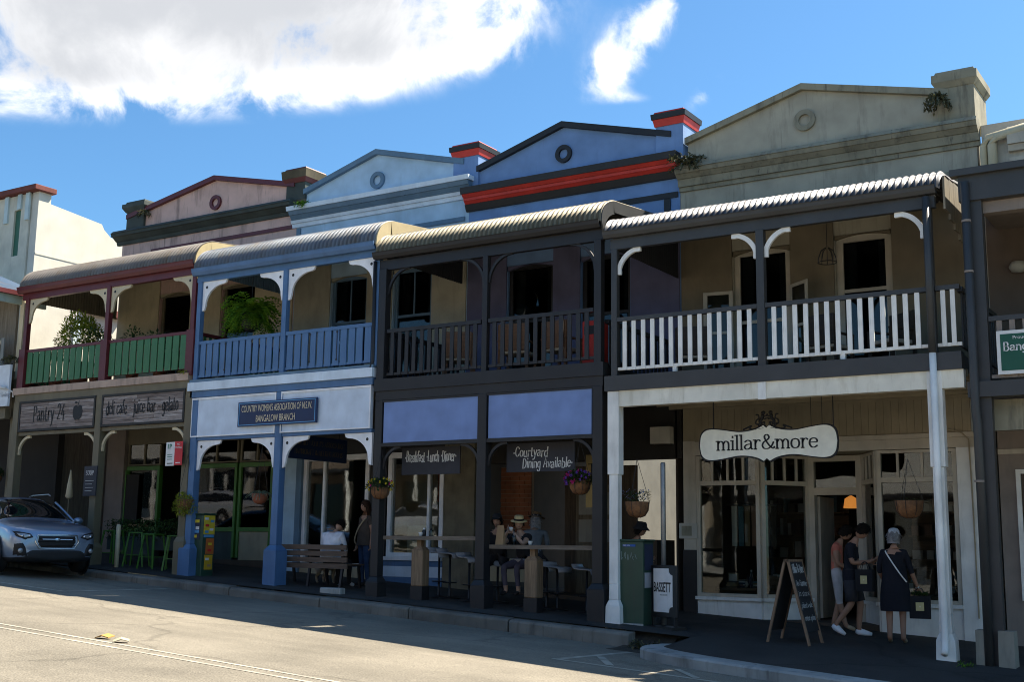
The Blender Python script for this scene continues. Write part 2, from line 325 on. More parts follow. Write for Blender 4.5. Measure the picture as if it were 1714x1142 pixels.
m = MB(); V = []; F = []
for i, p in enumerate(KC):
    d = (KC[min(i+1, n_-1)]-KC[max(i-1, 0)]).normalized(); q = p+Vector((-d.y, d.x))*.33
    for t in (0, .33, .66, 1): V.append((q.x, q.y*(1-t)-.5*t, (kz(p.x, p.y)+.006)*(1-t)+(G(q.x, -.5)+.004)*t))
for i in range(n_-1):
    for j in range(3): F.append((i*4+j, (i+1)*4+j, (i+1)*4+j+1, i*4+j+1))
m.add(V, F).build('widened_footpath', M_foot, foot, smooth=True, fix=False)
# soil-filled slot between the two kerbs, with dead grass and litter
sheet('soil_patch', [-8.95, -8.7, -8.4, -8.2], [-1.3, -.95, -.6, -.3], lambda x, y: RD(x, -.9)+.01+(.22 if y > -.5 else .03 if y > -.8 else .0), paint('soil', (.05, .042, .03), .95, .4, .1, 8, .8, 40), parent=foot)
# painted lines
def strip(pts, w, name='road_line', lift=.004):
    m = MB(); V = []; P_ = [Vector(p) for p in pts]
    Q = []
    for i in range(len(P_)-1):
        n2 = max(1, int((P_[i+1]-P_[i]).length/.8))
        Q += [P_[i].lerp(P_[i+1], k/n2) for k in range(n2)]
    Q.append(P_[-1])
    for i, p in enumerate(Q):
        d = (Q[min(i+1, len(Q)-1)]-Q[max(i-1, 0)]).normalized(); n2 = Vector((-d.y, d.x))*w/2
        for q in (p-n2, p+n2): V.append((q.x, q.y, RD(q.x, q.y)+lift))
    return m.add(V, [(2*i, 2*i+1, 2*i+3, 2*i+2) for i in range(len(Q)-1)]).build(name, M_line, road, fix=False)
strip([(-70, -8.10), (-8, -8.12), (20, -8.1)], .07); strip([(-70, -8.36), (-8, -8.38), (20, -8.36)], .06)
strip([(-8.5, -1.35), (-8.5, -3.44)], .11); strip([(-8.56, -3.5), (-3.5, -3.56)], .11); strip([(-8.38, -2.5), (-7.75, -3.4)], .11, lift=.007); strip([(-7.1, -2.75), (-6.5, -3.44)], .1, lift=.007)
strip([(-30, -3.9), (-18.3, -3.8)], .1); strip([(-18.85, -1.0), (-18.36, -3.72)], .1); strip([(-24.4, -1.2), (-24.2, -3.7)], .1)
# small yellow wrappers lying on the road
M_litter = flat('yellow_card', (.42, .25, .07), .7); M_litterw = flat('pale_card', (.5, .42, .28), .7)
for i, (x, y, a, mt, lab) in enumerate(((-12.24, -7.9, .3, M_litter, 'flattened orange carton lying on the sunlit road by the centre line'), (-11.85, -7.98, .9, M_litterw, 'crumpled pale wrapper lying on the sunlit road by the centre line'))):
    m = MB(); c, s = math.cos(a), math.sin(a); z = RD(x, y)+.006
    P_ = [(-.09, -.07, 0), (0, -.08, .03), (.09, -.06, .005), (.1, .06, .02), (0, .07, .045), (-.09, .05, .01)]
    V = [(x+p*c-q*s, y+p*s+q*c, z+r_) for p, q, r_ in P_]+[(x+p*c-q*s, y+p*s+q*c, z+r_+.012) for p, q, r_ in P_]
    m.add(V, [(0, 1, 4, 5), (1, 2, 3, 4), (6, 7, 10, 11), (7, 8, 9, 10)]+[(i2, (i2+1) % 6, (i2+1) % 6+6, i2+6) for i2 in range(6)])
    tag(m.build('wrapper', mt), lab, 'litter')
# ------------------------------------------------------------------ palette
def pt(n, c, **k): return paint(n, c, **k)
P_pink = pt('pink_render', (.58, .40, .345), dirt=.36, rough=.85, streak=2.2)
P_maroon = pt('maroon_paint', (.105, .018, .022), rough=.45)
P_green = pt('balcony_green', (.04, .15, .06), rough=.5, dirt=.12)
P_dkgreen = pt('dark_green_stone', (.05, .062, .055), rough=.8, dirt=.3, var=.3)
P_cream = pt('cream_trim', (.56, .49, .33), rough=.6)
P_creamw = pt('cream_wall', (.52, .45, .30), rough=.85)
P_olive = pt('olive_timber', (.15, .128, .08), rough=.6)
P_fasc1 = pt('faded_pink_fascia', (.42, .31, .24), rough=.7, dirt=.25)
P_blue = pt('mid_blue_paint', (.075, .16, .31), rough=.5)
P_ltblue = pt('pale_blue_render', (.40, .56, .70), rough=.85, dirt=.06)
P_ltblue2 = pt('pale_blue_paint', (.64, .74, .83), rough=.6, dirt=.06)
P_panel2 = pt('pale_panel', (.60, .69, .80), rough=.5, dirt=.05)
P_white = pt('white_paint', (.82, .83, .85), rough=.5, dirt=.06)
P_bluegrey = pt('slate_blue_paint', (.11, .19, .27), rough=.55)
P_bwall = pt('strong_blue_render', (.155, .265, .48), rough=.8, dirt=.05)
P_navy = pt('near_black_blue', (.016, .016, .0175), rough=.5, dirt=.05)
P_red = pt('signal_red', (.55, .035, .022), rough=.5, dirt=.06)
P_lav = pt('lavender_panel', (.175, .26, .50), rough=.55, dirt=.03)
P_khaki = pt('khaki_render', (.38, .35, .27), rough=.85, dirt=.2)
P_khakid = pt('khaki_cornice', (.27, .25, .18), rough=.85, dirt=.42, var=.22)
P_grey = pt('charcoal_paint', (.047, .048, .048), rough=.45, dirt=.08)
P_offw = pt('old_white_paint', (.80, .79, .74), rough=.55, dirt=.14, dirtcol=(.16, .14, .08))
P_wbeam = pt('stained_white_beam', (.76, .73, .62), rough=.6, dirt=.2, dirtcol=(.25, .2, .08))
P_beige = pt('beige_timber', (.33, .275, .18), rough=.6, dirt=.12)
P_beigel = pt('light_beige_timber', (.50, .45, .36), rough=.6, dirt=.12)
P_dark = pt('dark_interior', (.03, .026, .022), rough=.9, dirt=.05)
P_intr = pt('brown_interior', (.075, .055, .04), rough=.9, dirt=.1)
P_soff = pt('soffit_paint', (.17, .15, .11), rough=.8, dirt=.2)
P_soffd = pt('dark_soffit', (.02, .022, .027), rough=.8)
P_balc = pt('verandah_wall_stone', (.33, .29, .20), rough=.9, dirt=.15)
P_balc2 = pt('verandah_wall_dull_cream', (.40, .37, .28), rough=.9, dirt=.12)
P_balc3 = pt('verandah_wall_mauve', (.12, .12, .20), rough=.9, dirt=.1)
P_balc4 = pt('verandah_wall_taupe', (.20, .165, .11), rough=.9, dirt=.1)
P_brown = pt('brown_render', (.14, .105, .08), rough=.85, dirt=.12)
P_taupe = pt('taupe_timber', (.24, .20, .17), rough=.7, dirt=.1)
P_lime = pt('lime_green_paint', (.055, .16, .022), rough=.5)
P_tile = pt('stone_pier', (.16, .14, .095), rough=.9, var=.3, dirt=.3, bscale=18, bump=.6)
def tin(name, c, rust=0.2, rough=.35, metal=.7):
    m = paint(name, c, rough, .22, .35, 1.2, .12, 50, metal=metal, dirtcol=(.16, .11, .06) if rust else (.08, .08, .08), streak=1.8); return m
T1 = tin('weathered_tin', (.185, .165, .145), rough=.55, metal=.3)
T2 = tin('cream_weathered_tin', (.145, .16, .18), rough=.5, metal=.35)
T3 = tin('lichen_tin', (.165, .145, .095), rough=.5, metal=.3)
T4 = tin('new_galvanised_tin', (.095, .095, .10), rust=0, rough=.42, metal=.55)
GL = glass('window_glass'); GLd = glass('dark_window_glass', (.35, .38, .4), 1.0)
GLs = glass('shop_glass', (.82, .85, .84), 1.0)
# ------------------------------------------------------------------ building helpers
YW = 2.8
M_curt = pt('old_curtain', (.6, .56, .5), rough=.95)
def wall_open(m, x0, x1, z0, z1, y0, y1, ops):
    xs = sorted({x0, x1, *[v for o in ops for v in o[:2] if x0 < v < x1]})
    for a, b in zip(xs, xs[1:]):
        c = (a+b)/2; z = z0
        for o in sorted([o for o in ops if o[0] < c < o[1]], key=lambda o: o[2]):
            if o[2] > z: m.box(a, b, y0, y1, z, o[2])
            z = o[3]
        if z < z1: m.box(a, b, y0, y1, z, z1)
    return m
def window(par, x0, x1, z0, z1, y, fm, gm=None, bars=(), rail=.5, fwid=.07, arch=0, wm=None):
    """sash window: frame with meeting rail, glazing bars, pane"""
    m = MB(); w = fwid
    m.box(x0, x0+w, y-.03, y+.06, z0, z1).box(x1-w, x1, y-.03, y+.06, z0, z1).box(x0+w, x1-w, y-.03, y+.06, z1-w, z1).box(x0+w, x1-w, y-.04, y+.06, z0, z0+w)
    if rail: zr = z0+(z1-z0)*rail; m.box(x0+w, x1-w, y-.02, y+.05, zr-.03, zr+.03)
    for bx in bars: m.box(bx-.014, bx+.014, y-.015, y+.04, z0+(z1-z0)*(rail or 0)+.03, z1-w)
    o = m.build('window', fm, par)
    if gm is GLd:
        for a_, b_ in ((x0+w, x0+w+.2*(x1-x0)), (x1-w-.16*(x1-x0), x1-w)): B('curtain', M_curt, par, a_, b_, y+.12, y+.15, z0+w, z1-w)
    B('pane', gm or GLd, o, x0+w, x1-w, y+.01, y+.018, z0+w, z1-w)
    if arch:
        n = 10; pl = [(x0-.02, z1+.01)]+[(x0-.02+(x1-x0+.04)*i/n, z1-arch+arch*math.sin(math.pi*i/n)**.8) for i in range(n+1)]+[(x1+.02, z1+.01)]
        a = MB()
        for i in range(n):
            xa, xb = pl[1+i][0], pl[2+i][0]; za, zb = pl[1+i][1], pl[2+i][1]
            a.add([(xa, y-.1, za), (xb, y-.1, zb), (xb, y-.1, z1+.01), (xa, y-.1, z1+.01), (xa, y+.05, za), (xb, y+.05, zb), (xb, y+.05, z1+.01), (xa, y+.05, z1+.01)],
                  [(0, 1, 2, 3), (7, 6, 5, 4), (0, 4, 5, 1), (3, 2, 6, 7), (0, 3, 7, 4), (1, 5, 6, 2)])
        a.build('arched_head', wm, par)
    return o
def moulding(par, name, mat, x0, x1, bands):
    """bands: (z0, z1, out at z0, out at z1) on the wall plane"""
    m = MB()
    for z0, z1, a, b in bands: m.prism_yz([(YW+.02, z0), (YW-a, z0), (YW-b, z1), (YW+.02, z1)], x0, x1)
    return m.build(name, mat, par)
def gable(par, wm, cm, xl, xr, xa, zc, zl, za, zr, ring, rm):
    MB().prism_xz([(xl, zc), (xr, zc), (xr, zr), (xa, za), (xl, zl)], YW+.01, YW+.27).build('parapet', wm, par)
    h = .1
    MB().prism_xz([(xl-.03, zl-.02), (xa, za-.02), (xa, za+h), (xl-.03, zl+h)], YW-.09, YW+.33).prism_xz([(xa, za-.02), (xr+.03, zr-.02), (xr+.03, zr+h), (xa, za+h)], YW-.089, YW+.331).build('coping', cm, par)
    cx, cz, ro = ring
    MB().ring_xz(cx, cz, ro*.55, ro, YW-.045, YW+.02).build('roundel', rm, par)
def pier(par, x0, x1, z0, z1, mats, caps, y0=YW-.06, y1=YW+.6):
    o = B('parapet_pier', mats[0], par, x0, x1, y0, y1, z0, z1)
    for i, (a, b, e) in enumerate(caps):
        c = (x0+x1)/2; m = MB().frust(c, (y0+y1)/2, a, b, x1-x0+2*e[0], y1-y0+2*e[0], x1-x0+2*e[1], y1-y0+2*e[1])
        m.build('pier_cap', mats[1+i % (len(mats)-1)], o)
    return o
def awning(par, x0, x1, prof, mat, pitch=.10, amp=.034):
    P_ = smoothpath([Vector((y, z)) for y, z in prof], 5); m = MB(); nx = int((x1-x0)/pitch*6); V = []
    for i in range(nx+1):
        x = x0+(x1-x0)*i/nx; a = amp*math.cos(2*math.pi*(x-x0)/pitch)
        for j, p in enumerate(P_):
            d = (P_[min(j+1, len(P_)-1)]-P_[max(j-1, 0)]).normalized(); V.append((x, p.x-d.y*a, p.y+d.x*a))
    n = len(P_); F = [(i*n+j, (i+1)*n+j, (i+1)*n+j+1, i*n+j+1) for i in range(nx) for j in range(n-1)]
    m.add(V, F); return m.build('awning_sheet', mat, par, smooth=True, fix=False)
def gutter(par, x0, x1, z, mat, y=-.02, h=.12, w=.12, name='gutter'):
    pr = [(y, z-h), (y-w*.6, z-h), (y-w*.9, z-h*.55), (y-w, z-.015), (y-w-.012, z), (y-w+.012, z), (y-w*.8, z-h*.5), (y-w*.5, z-h+.02), (y-.015, z-h+.02), (y-.015, z), (y, z)]
    return MB().prism_yz(pr, x0, x1).build(name, mat, par)
def bracket_fret(par, x, z, d, w, h, mat, y=.03, t=.045, dot=None):
    """solid fretwork bracket with concave edge; d=+1 goes right of the post"""
    P_ = [(0, 0), (w, 0), (w-.03, -.07)]
    n = 9
    for i in range(n+1):
        a = math.pi/2*i/n; P_.append((.09+(w-.18)*(1-math.sin(a)), -.09-(h-.22)*(1-math.cos(a))))
    P_ += [(.06, -h+.02), (0, -h)]
    o = MB(); c = (x, z)
    # fan of quads keeps the concave outline clean
    pl = [(x+d*a, z+b) for a, b in P_]
    core = pl[0]; N_ = len(pl)
    for i in range(1, N_-1):
        tri = [core, pl[i], pl[i+1]]
        V = [(p[0], yy, p[1]) for yy in (y, y+t) for p in tri]; o.add(V, [(0, 1, 2), (5, 4, 3), (1, 4, 5, 2)])
    o.add([(pl[0][0], y, pl[0][1]), (pl[1][0], y, pl[1][1]), (pl[1][0], y+t, pl[1][1]), (pl[0][0], y+t, pl[0][1])], [(0, 1, 2, 3)])
    ob = o.build('bracket', mat, par, fix=False)
    if dot:
        cx, cz = x+d*.115, z-.125; n = 12
        m = MB().add([(cx+.032*math.cos(2*math.pi*k/n), y-.003, cz+.032*math.sin(2*math.pi*k/n)) for k in range(n)], [tuple(range(n))]); m.build('dark_hole_disc', dot, ob, fix=False)  # flat dark disc, painted shade in place of a drilled hole
    return ob
def bracket_arc(par, x, z, d, w, h, mat, y=.03, t=.05, th=.075, notch=True):
    """slim curved bracket: strut bowing into the corner"""
    n = 12; O = []; I = []
    for i in range(n+1):
        a = math.pi/2*i/n; ox, oz = w*math.sin(a)**1.0, -h*(math.cos(a))**1.0
        # arc from post foot (0,-h) to beam tip (w,0), bulging to the corner
        O.append((w*(1-math.cos(a))*1.0, -h*(1-math.sin(a))))
    P_ = [Vector(p) for p in O]; V = []
    for i, p in enumerate(P_):
        dd = (P_[min(i+1, n)]-P_[max(i-1, 0)]).normalized(); nn = Vector((dd.y, -dd.x)); tt = th*(1.35 if (notch and i in (0, 1, n-1, n)) else 1)
        for s_ in (-.5, .5):
            q = p+nn*tt*s_; V += [(x+d*q.x, y, z+q.y), (x+d*q.x, y+t, z+q.y)]
    F = []
    for i in range(n):
        a, b = 4*i, 4*i+4
        F += [(a, b, b+2, a+2), (a+1, a+3, b+3, b+1), (a, a+1, b+1, b), (a+2, b+2, b+3, a+3)]
    F += [(0, 2, 3, 1), (4*n, 4*n+1, 4*n+3, 4*n+2)]
    return MB().add(V, F).build('bracket', mat, par)
def balustrade(par, x0, x1, zt, zb, railm, balm, w, gap, y=0.0, rt=.07, rd=.09, t=.025, ext=0, brm=None, count=None):
    """one bay of railing: rails with single upright slats"""
    m = MB().box(x0, x1, y-rd/2+.04, y+rd/2+.04, zt-rt, zt)
    ob = m.build('balustrade', railm, par)
    MB().box(x0, x1, y-.02+.04, y+.03+.04, zb, zb+.05).build('bottom_rail', brm or railm, ob)
    n = count or int((x1-x0-gap)/(w+gap)); pitch = (x1-x0-gap)/n; ww = pitch-gap; s = None
    for i in range(n):
        xx = x0+gap+i*pitch
        if s is None: s = MB().box(xx, xx+ww, y+.04-.035, y+.04-.035+t, zb-ext, zt-rt*.6).build('baluster', balm, ob); s0 = xx
        else: inst(s, ob, (xx-s0+random.uniform(-.004, .004), random.uniform(-.004, .004), random.uniform(-.004, .004)))
    return ob
def side_rail(par, x, y0, y1, zt, zb, railm, balm, w=.07, gap=.09):
    ob = B('side_balustrade', railm, par, x-.04, x+.04, y0, y1, zt-.07, zt)
    B('bottom_rail', railm, ob, x-.025, x+.025, y0, y1, zb, zb+.05)
    n = int((y1-y0)/(w+gap)); s = None
    for i in range(n):
        yy = y0+gap+i*(w+gap)
        if s is None: s = B('baluster', balm, ob, x-.012, x+.012, yy, yy+w, zb+.05, zt-.07); s0 = yy
        else: inst(s, ob, (0, yy-s0, 0))
    return ob
def shell(par, x0, x1, zg, zf, ztop, wm, openings, lower_ops, y1=9.5, up=None, low=None):
    """walls round the shop: front upper wall with openings, side and back walls, roof, inner floors"""
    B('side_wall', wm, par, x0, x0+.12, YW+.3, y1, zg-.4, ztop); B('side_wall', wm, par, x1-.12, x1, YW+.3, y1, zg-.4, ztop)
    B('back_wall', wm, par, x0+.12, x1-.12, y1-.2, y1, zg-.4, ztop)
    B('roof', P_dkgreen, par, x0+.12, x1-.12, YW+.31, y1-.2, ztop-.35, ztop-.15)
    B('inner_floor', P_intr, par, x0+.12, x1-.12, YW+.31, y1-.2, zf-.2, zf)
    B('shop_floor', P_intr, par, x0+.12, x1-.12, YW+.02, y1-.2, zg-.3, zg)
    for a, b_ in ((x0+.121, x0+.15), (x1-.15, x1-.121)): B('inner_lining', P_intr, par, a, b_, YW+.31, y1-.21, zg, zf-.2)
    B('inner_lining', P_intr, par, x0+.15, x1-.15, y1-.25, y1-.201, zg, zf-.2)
    wall_open(MB(), x0, x1, zf, ztop, YW, YW+.3, openings).build('upper_wall', up or wm, par)
def posts(par, xs, z0, z1, w, mat, y=.045, name='verandah_post'):
    out = []
    for x in xs: out.append(B(name, mat, par, x-w/2, x+w/2, y-w/2, y+w/2, z0, z1, bevel=.008))
    return out
def based_post(par, x, z0, z1, w, bw, zb, mat, y=.06, cham=.1, basem=None):
    """ground-floor post with thicker chamfered plinth"""
    m = MB().frust(x, y, z0-.3, zb-cham, bw, bw, bw, bw).frust(x, y, zb-cham, zb, bw, bw, w+.01, w+.01).frust(x, y, zb, z1, w, w, w, w)
    return m.build('verandah_post', mat, par, bevel=.008)
def valance(par, x, prof, mat, drop=.28, t=.03):
    """end board following the awning curve"""
    P_ = smoothpath([Vector(p) for p in prof], 5); m = MB(); V = []
    for p in P_: V += [(x-t/2, p.x, p.y+.012), (x+t/2, p.x, p.y+.012), (x-t/2, p.x+(.1 if p.x < .3 else 0), p.y-drop), (x+t/2, p.x+(.1 if p.x < .3 else 0), p.y-drop)]
    F = []
    for i in range(len(P_)-1):
        a, b = 4*i, 4*i+4; F += [(a, b, b+2, a+2), (a+1, a+3, b+3, b+1), (a, a+1, b+1, b), (a+2, b+2, b+3, a+3)]
    n = 4*(len(P_)-1); F += [(0, 2, 3, 1), (n, n+1, n+3, n+2)]
    return m.add(V, F).build('end_board', mat, par)
def prof(z, rise, back): return [(-.1, z-.03), (-.06, z+rise*.32), (.08, z+rise*.68), (.34, z+rise*.92), (.7, z+rise*1.0), (1.5, z+rise*1.0+back*.4), (2.8, z+rise+back)]
def end_panel(par, x, prf, zb, mat):
    """upright corrugated sheet closing the end of an awning"""
    P_ = smoothpath([Vector(p) for p in prf], 6); m = MB(); V = []; n = 200
    for i in range(n+1):
        y = .1+2.64*i/n; k = max(j for j in range(len(P_)-1) if P_[j].x <= y); a, b = P_[k], P_[k+1]; z = a.y+(b.y-a.y)*(y-a.x)/max(.001, b.x-a.x)-.04
        V += [(x+.014*math.cos(2*math.pi*y/.08), y, zb), (x+.014*math.cos(2*math.pi*y/.08), y, z)]
    return m.add(V, [(2*i, 2*i+1, 2*i+3, 2*i+2) for i in range(n)]).build('end_panel', mat, par, smooth=True, fix=False)
def balcony_deck(par, x0, x1, z0, z1, fm, um):
    B('balcony_deck', fm, par, x0, x1, .13, YW, z0+.1, z1-.02)
    m = MB()
    for k in range(5): m.box(x0, x1, .3+k*.52, .36+k*.52, z0, z0+.1)
    m.build('deck_joists', um, par)
# ================================================================== pink cafe terrace
b1 = T('terrace_shop', 'pink terrace shop with maroon trim, green slatted balcony and weathered timber signboards', 'shop', (-22.5, 0, 1.1), group='terrace shops in the row')
X0, X1 = -25.6, -19.62
shell(b1, -25.55, -19.40, 1.25, 5.15, 9.35, P_pink, [(-23.95, -22.85, 5.2, 7.85), (-21.75, -20.65, 5.2, 7.85)], [], up=None)
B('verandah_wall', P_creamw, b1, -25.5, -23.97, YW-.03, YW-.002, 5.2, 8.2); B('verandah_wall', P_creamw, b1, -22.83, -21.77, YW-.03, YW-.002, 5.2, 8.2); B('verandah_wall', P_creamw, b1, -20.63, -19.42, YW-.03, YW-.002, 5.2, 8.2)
for a in (-23.95, -21.75): window(b1, a, a+1.1, 5.22, 7.85, YW+.1, P_olive, GLd, (), .45, .08, .1, P_creamw)
moulding(b1, 'cornice', P_dkgreen, -25.7, -19.42, [(9.33, 9.42, .05, .08), (9.422, 9.52, .1, .22), (9.522, 9.6, .26, .28), (9.602, 9.68, .3, .22)])
moulding(b1, 'string_course', P_maroon, -24.4, -19.5, [(9.0, 9.09, .035, .035)])
gable(b1, P_pink, P_maroon, -25.35, -19.5, -22.19, 9.68, 10.03, 10.62, 10.03, (-22.15, 10.02, .19), P_maroon)
pier(b1, -25.38, -24.72, 9.68, 10.25, [P_dkgreen, P_dkgreen], [(10.18, 10.3, (.02, .1)), (10.302, 10.4, (.1, .1)), (10.402, 10.47, (.04, .02))])
M_suncap = pt('sun_toned_brick', (.09, .075, .045), rough=.9, var=.4, dirt=.4)  # warm tone of the sunlit side put into the colour of the whole cap
pier(b1, -19.73, -19.14, 9.68, 10.16, [P_dkgreen, P_maroon, M_suncap], [(10.1, 10.2, (.02, .08)), (10.202, 10.4, (.08, .1)), (10.402, 10.46, (.05, .02))])
PR1 = prof(7.62, .55, .2); awning(b1, X0, X1+.02, PR1, T1, .105, .036); end_panel(b1, X0+.08, PR1, 7.34, P_soff); valance(b1, X1+.01, PR1, pt('yellow_end_board', (.48, .39, .21), rough=.6, dirt=.1), .34)
gutter(b1, X0-.08, X1-.02, 7.66, P_maroon, h=.15); B('verandah_beam', P_maroon, b1, X0, X1-.06, 0, .1, 7.36, 7.52)
for x in (-25.40, -22.46, -19.68):
    posts(b1, [x], 5.2, 7.4, .12, P_maroon)
    B('post_sleeve', P_maroon, b1, x-.11, x+.11, -.05, .15, 5.15, 6.14)
for x, d in ((-25.34, 1), (-22.52, -1), (-22.40, 1), (-19.74, -1)): bracket_fret(b1, x, 7.37, d, .66, .60, P_cream, dot=P_navy)
balustrade(b1, -25.29, -22.57, 6.12, 5.30, P_maroon, P_green, .165, .045); balustrade(b1, -22.35, -19.79, 6.12, 5.30, P_maroon, P_green, .165, .045)
side_rail(b1, -19.62, .2, 2.7, 6.1, 5.3, P_maroon, P_green); side_rail(b1, -25.5, .2, 2.7, 6.1, 5.3, P_maroon, P_green)
B('balcony_fascia', P_fasc1, b1, X0, X1-.02, -.07, .12, 5.04, 5.2); B('timber_beam', P_olive, b1, X0+.05, X1-.03, -.03, .12, 4.87, 5.038)
balcony_deck(b1, X0, X1-.02, 4.92, 5.2, P_olive, P_soff)
B('lower_rail', P_olive, b1, -25.35, -19.7, -.0, .1, 4.06, 4.14)
for x in (-25.46, -22.49, -19.62): based_post(b1, x, G(x, 0), 4.868, .2, .3, 1.75 if x > -20 else 1.6, P_olive)
for x, d in ((-25.36, 1), (-22.59, -1), (-22.39, 1), (-19.72, -1)): bracket_arc(b1, x, 4.04, d, .42, .42, P_cream, th=.06)
# shopfront: pilasters, green framed windows, door
zg1 = 1.25
for a, b_ in ((-25.5, -24.85), (-22.75, -22.45), (-19.75, -19.45)): B('pilaster', P_taupe, b1, a, b_, YW-.06, YW+.3, .8, 5.0)
B('bulkhead', P_olive, b1, -25.5, -19.45, YW+.02, YW+.25, 4.05, 5.0)
for a, b_ in ((-24.8, -23.6), (-22.4, -20.95), (-20.88, -19.8)):
    o = MB().box(a, a+.07, YW, YW+.12, 1.3, 3.5).box(b_-.07, b_, YW, YW+.12, 1.3, 3.5).box(a+.07, b_-.07, YW, YW+.12, 3.4, 3.5).box(a+.07, b_-.07, YW, YW+.12, 1.9, 2.0).build('window', P_lime, b1)
    B('pane', GLs, o, a+.07, b_-.07, YW+.05, YW+.058, 2.0, 3.4); B('lower_panel', P_beige if b_ > -20.9 else P_dkgreen, o, a+.07, b_-.07, YW+.03, YW+.07, 1.0, 1.9)
    o2 = MB().box(a, a+.05, YW+.02, YW+.1, 3.52, 4.04).box(b_-.05, b_, YW+.02, YW+.1, 3.52, 4.04).box(a+.05, b_-.05, YW+.02, YW+.1, 3.52, 3.55).box((a+b_)/2-.025, (a+b_)/2+.025, YW+.02, YW+.1, 3.55, 4.04).build('fanlight', P_olive, b1); B('pane', GLs, o2, a+.05, b_-.05, YW+.05, YW+.058, 3.52, 4.04)
m = MB()
for k in range(5): m.box(-24.9+k*1.05, -24.1+k*1.05, 6.2, 6.6, 1.25, 2.3+.5*(k % 3))
m.build('counter_and_shelves', P_brown, b1)
B('menu_board', P_dark, b1, -24.75, -24.3, YW-.03, YW-.01, 2.1, 3.3)
B('menu_board_frame', P_lime, b1, -24.8, -24.76, YW-.04, YW-.005, 2.05, 3.4)
# ================================================================== pale blue terrace
b2 = T('terrace_shop', 'pale blue terrace shop with mid-blue slatted balcony and white fretwork brackets', 'shop', (-17.1, 0, .85), group='terrace shops in the row')
X0, X1 = -19.6, -14.62
shell(b2, -19.395, -14.46, .98, 4.95, 9.0, P_ltblue, [(-18.25, -17.2, 5.0, 7.65), (-16.45, -15.4, 5.0, 7.65)], [])
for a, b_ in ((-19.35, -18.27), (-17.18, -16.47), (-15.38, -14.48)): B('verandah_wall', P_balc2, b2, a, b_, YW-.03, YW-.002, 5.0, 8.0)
for a in (-18.25, -16.45): window(b2, a, a+1.05, 5.02, 7.65, YW+.1, P_bluegrey, GLd, (a+.52,), .6, .08, .1, P_balc2)
moulding(b2, 'cornice', P_ltblue2, -19.5, -14.3, [(9.0, 9.09, .04, .06), (9.092, 9.16, .09, .12), (9.36, 9.46, .28, .3)])
moulding(b2, 'cornice_blue_band', P_bluegrey, -19.46, -14.34, [(9.162, 9.26, .13, .2), (9.262, 9.358, .22, .26)])
moulding(b2, 'string_course', P_bluegrey, -19.38, -14.55, [(8.52, 8.62, .03, .03)])
B('corner_strip', P_bluegrey, b2, -19.38, -19.26, YW-.03, YW, 8.25, 8.98)
gable(b2, P_ltblue, P_bluegrey, -19.14, -14.6, -17.02, 9.46, 9.80, 10.43, 9.80, (-16.99, 9.8, .2), P_bluegrey)
PR2 = prof(7.42, .55, .2); awning(b2, X0, X1, PR2, T2, .105, .036); end_panel(b2, X0+.05, PR2, 7.38, P_bluegrey); valance(b2, X1, PR2, pt('cream_end_board', (.46, .38, .22), rough=.6, dirt=.12), .26)
gutter(b2, X0-.04, X1-.02, 7.44, P_blue, h=.15, w=.14); B('verandah_beam', P_blue, b2, X0, X1-.04, 0, .1, 7.16, 7.3)
for x in (-19.5, -17.03, -14.64): posts(b2, [x], 5.0, 7.17, .12, P_blue)
for x, d in ((-19.44, 1), (-17.09, -1), (-16.97, 1), (-14.70, -1)): bracket_fret(b2, x, 7.16, d, .70, .64, P_white, dot=P_navy)
balustrade(b2, -19.43, -17.10, 5.86, 5.08, P_blue, P_blue, .145, .045); balustrade(b2, -16.96, -14.71, 5.86, 5.08, P_blue, P_blue, .145, .045)
for bx in (-18.65, -17.9, -16.3, -15.6):
    m = MB().box(bx-.008, bx+.008, -.002, 0.0, 5.2, 5.75)
    for zz in (5.2, 5.75): m.add([(bx+.025*math.cos(k*math.pi/4), -.003, zz+.025*math.sin(k*math.pi/4)) for k in range(8)], [tuple(range(8))])
    m.build('dark_keyhole_mark', P_navy, b2, fix=False)  # dark marks laid on the slats for the shade inside keyhole cut-outs
B('balcony_sill', P_bluegrey, b2, X0, X1, -.06, .12, 4.97, 5.03); B('balcony_fascia', P_ltblue2, b2, X0-.02, X1, -.09, .12, 4.79, 4.968); B('timber_beam', P_blue, b2, X0+.02, X1-.02, -.04, .12, 4.65, 4.788)
balcony_deck(b2, X0, X1, 4.72, 5.0, P_blue, P_soff)
for a, b_ in ((-19.53, -17.12), (-16.98, -14.68)):
    o = B('fascia_panel', P_panel2, b2, a, b_, -.01, .06, 3.81, 4.64)
    MB().box(a, b_, -.03, -.012, 4.6, 4.64).box(a, b_, -.03, -.012, 3.81, 3.84).box(a, a+.03, -.03, -.012, 3.84, 4.6).box(b_-.03, b_, -.03, -.012, 3.84, 4.6).build('panel_beading', P_white, o)
B('lower_rail', P_blue, b2, -19.5, -14.66, -.0, .1, 3.74, 3.805)
for x in (-19.43, -17.03): based_post(b2, x, G(x, 0), 4.648, .17, .33, 1.6, P_blue)
for x, d in ((-19.34, 1), (-17.13, -1), (-16.93, 1), (-14.66, -1)): bracket_fret(b2, x, 3.735, d, .68, .62, P_white, dot=P_navy)
for a, b_ in ((-19.4, -19.05), (-14.85, -14.46)): B('pilaster', P_ltblue, b2, a, b_, YW-.03, YW+.3, .7, 4.9)
B('stone_pier', P_tile, b2, -14.86, -14.1, YW-.12, YW+.34, .4, 4.3)
B('bulkhead', P_navy, b2, -19.4, -14.5, YW+.02, YW+.25, 3.62, 4.95)
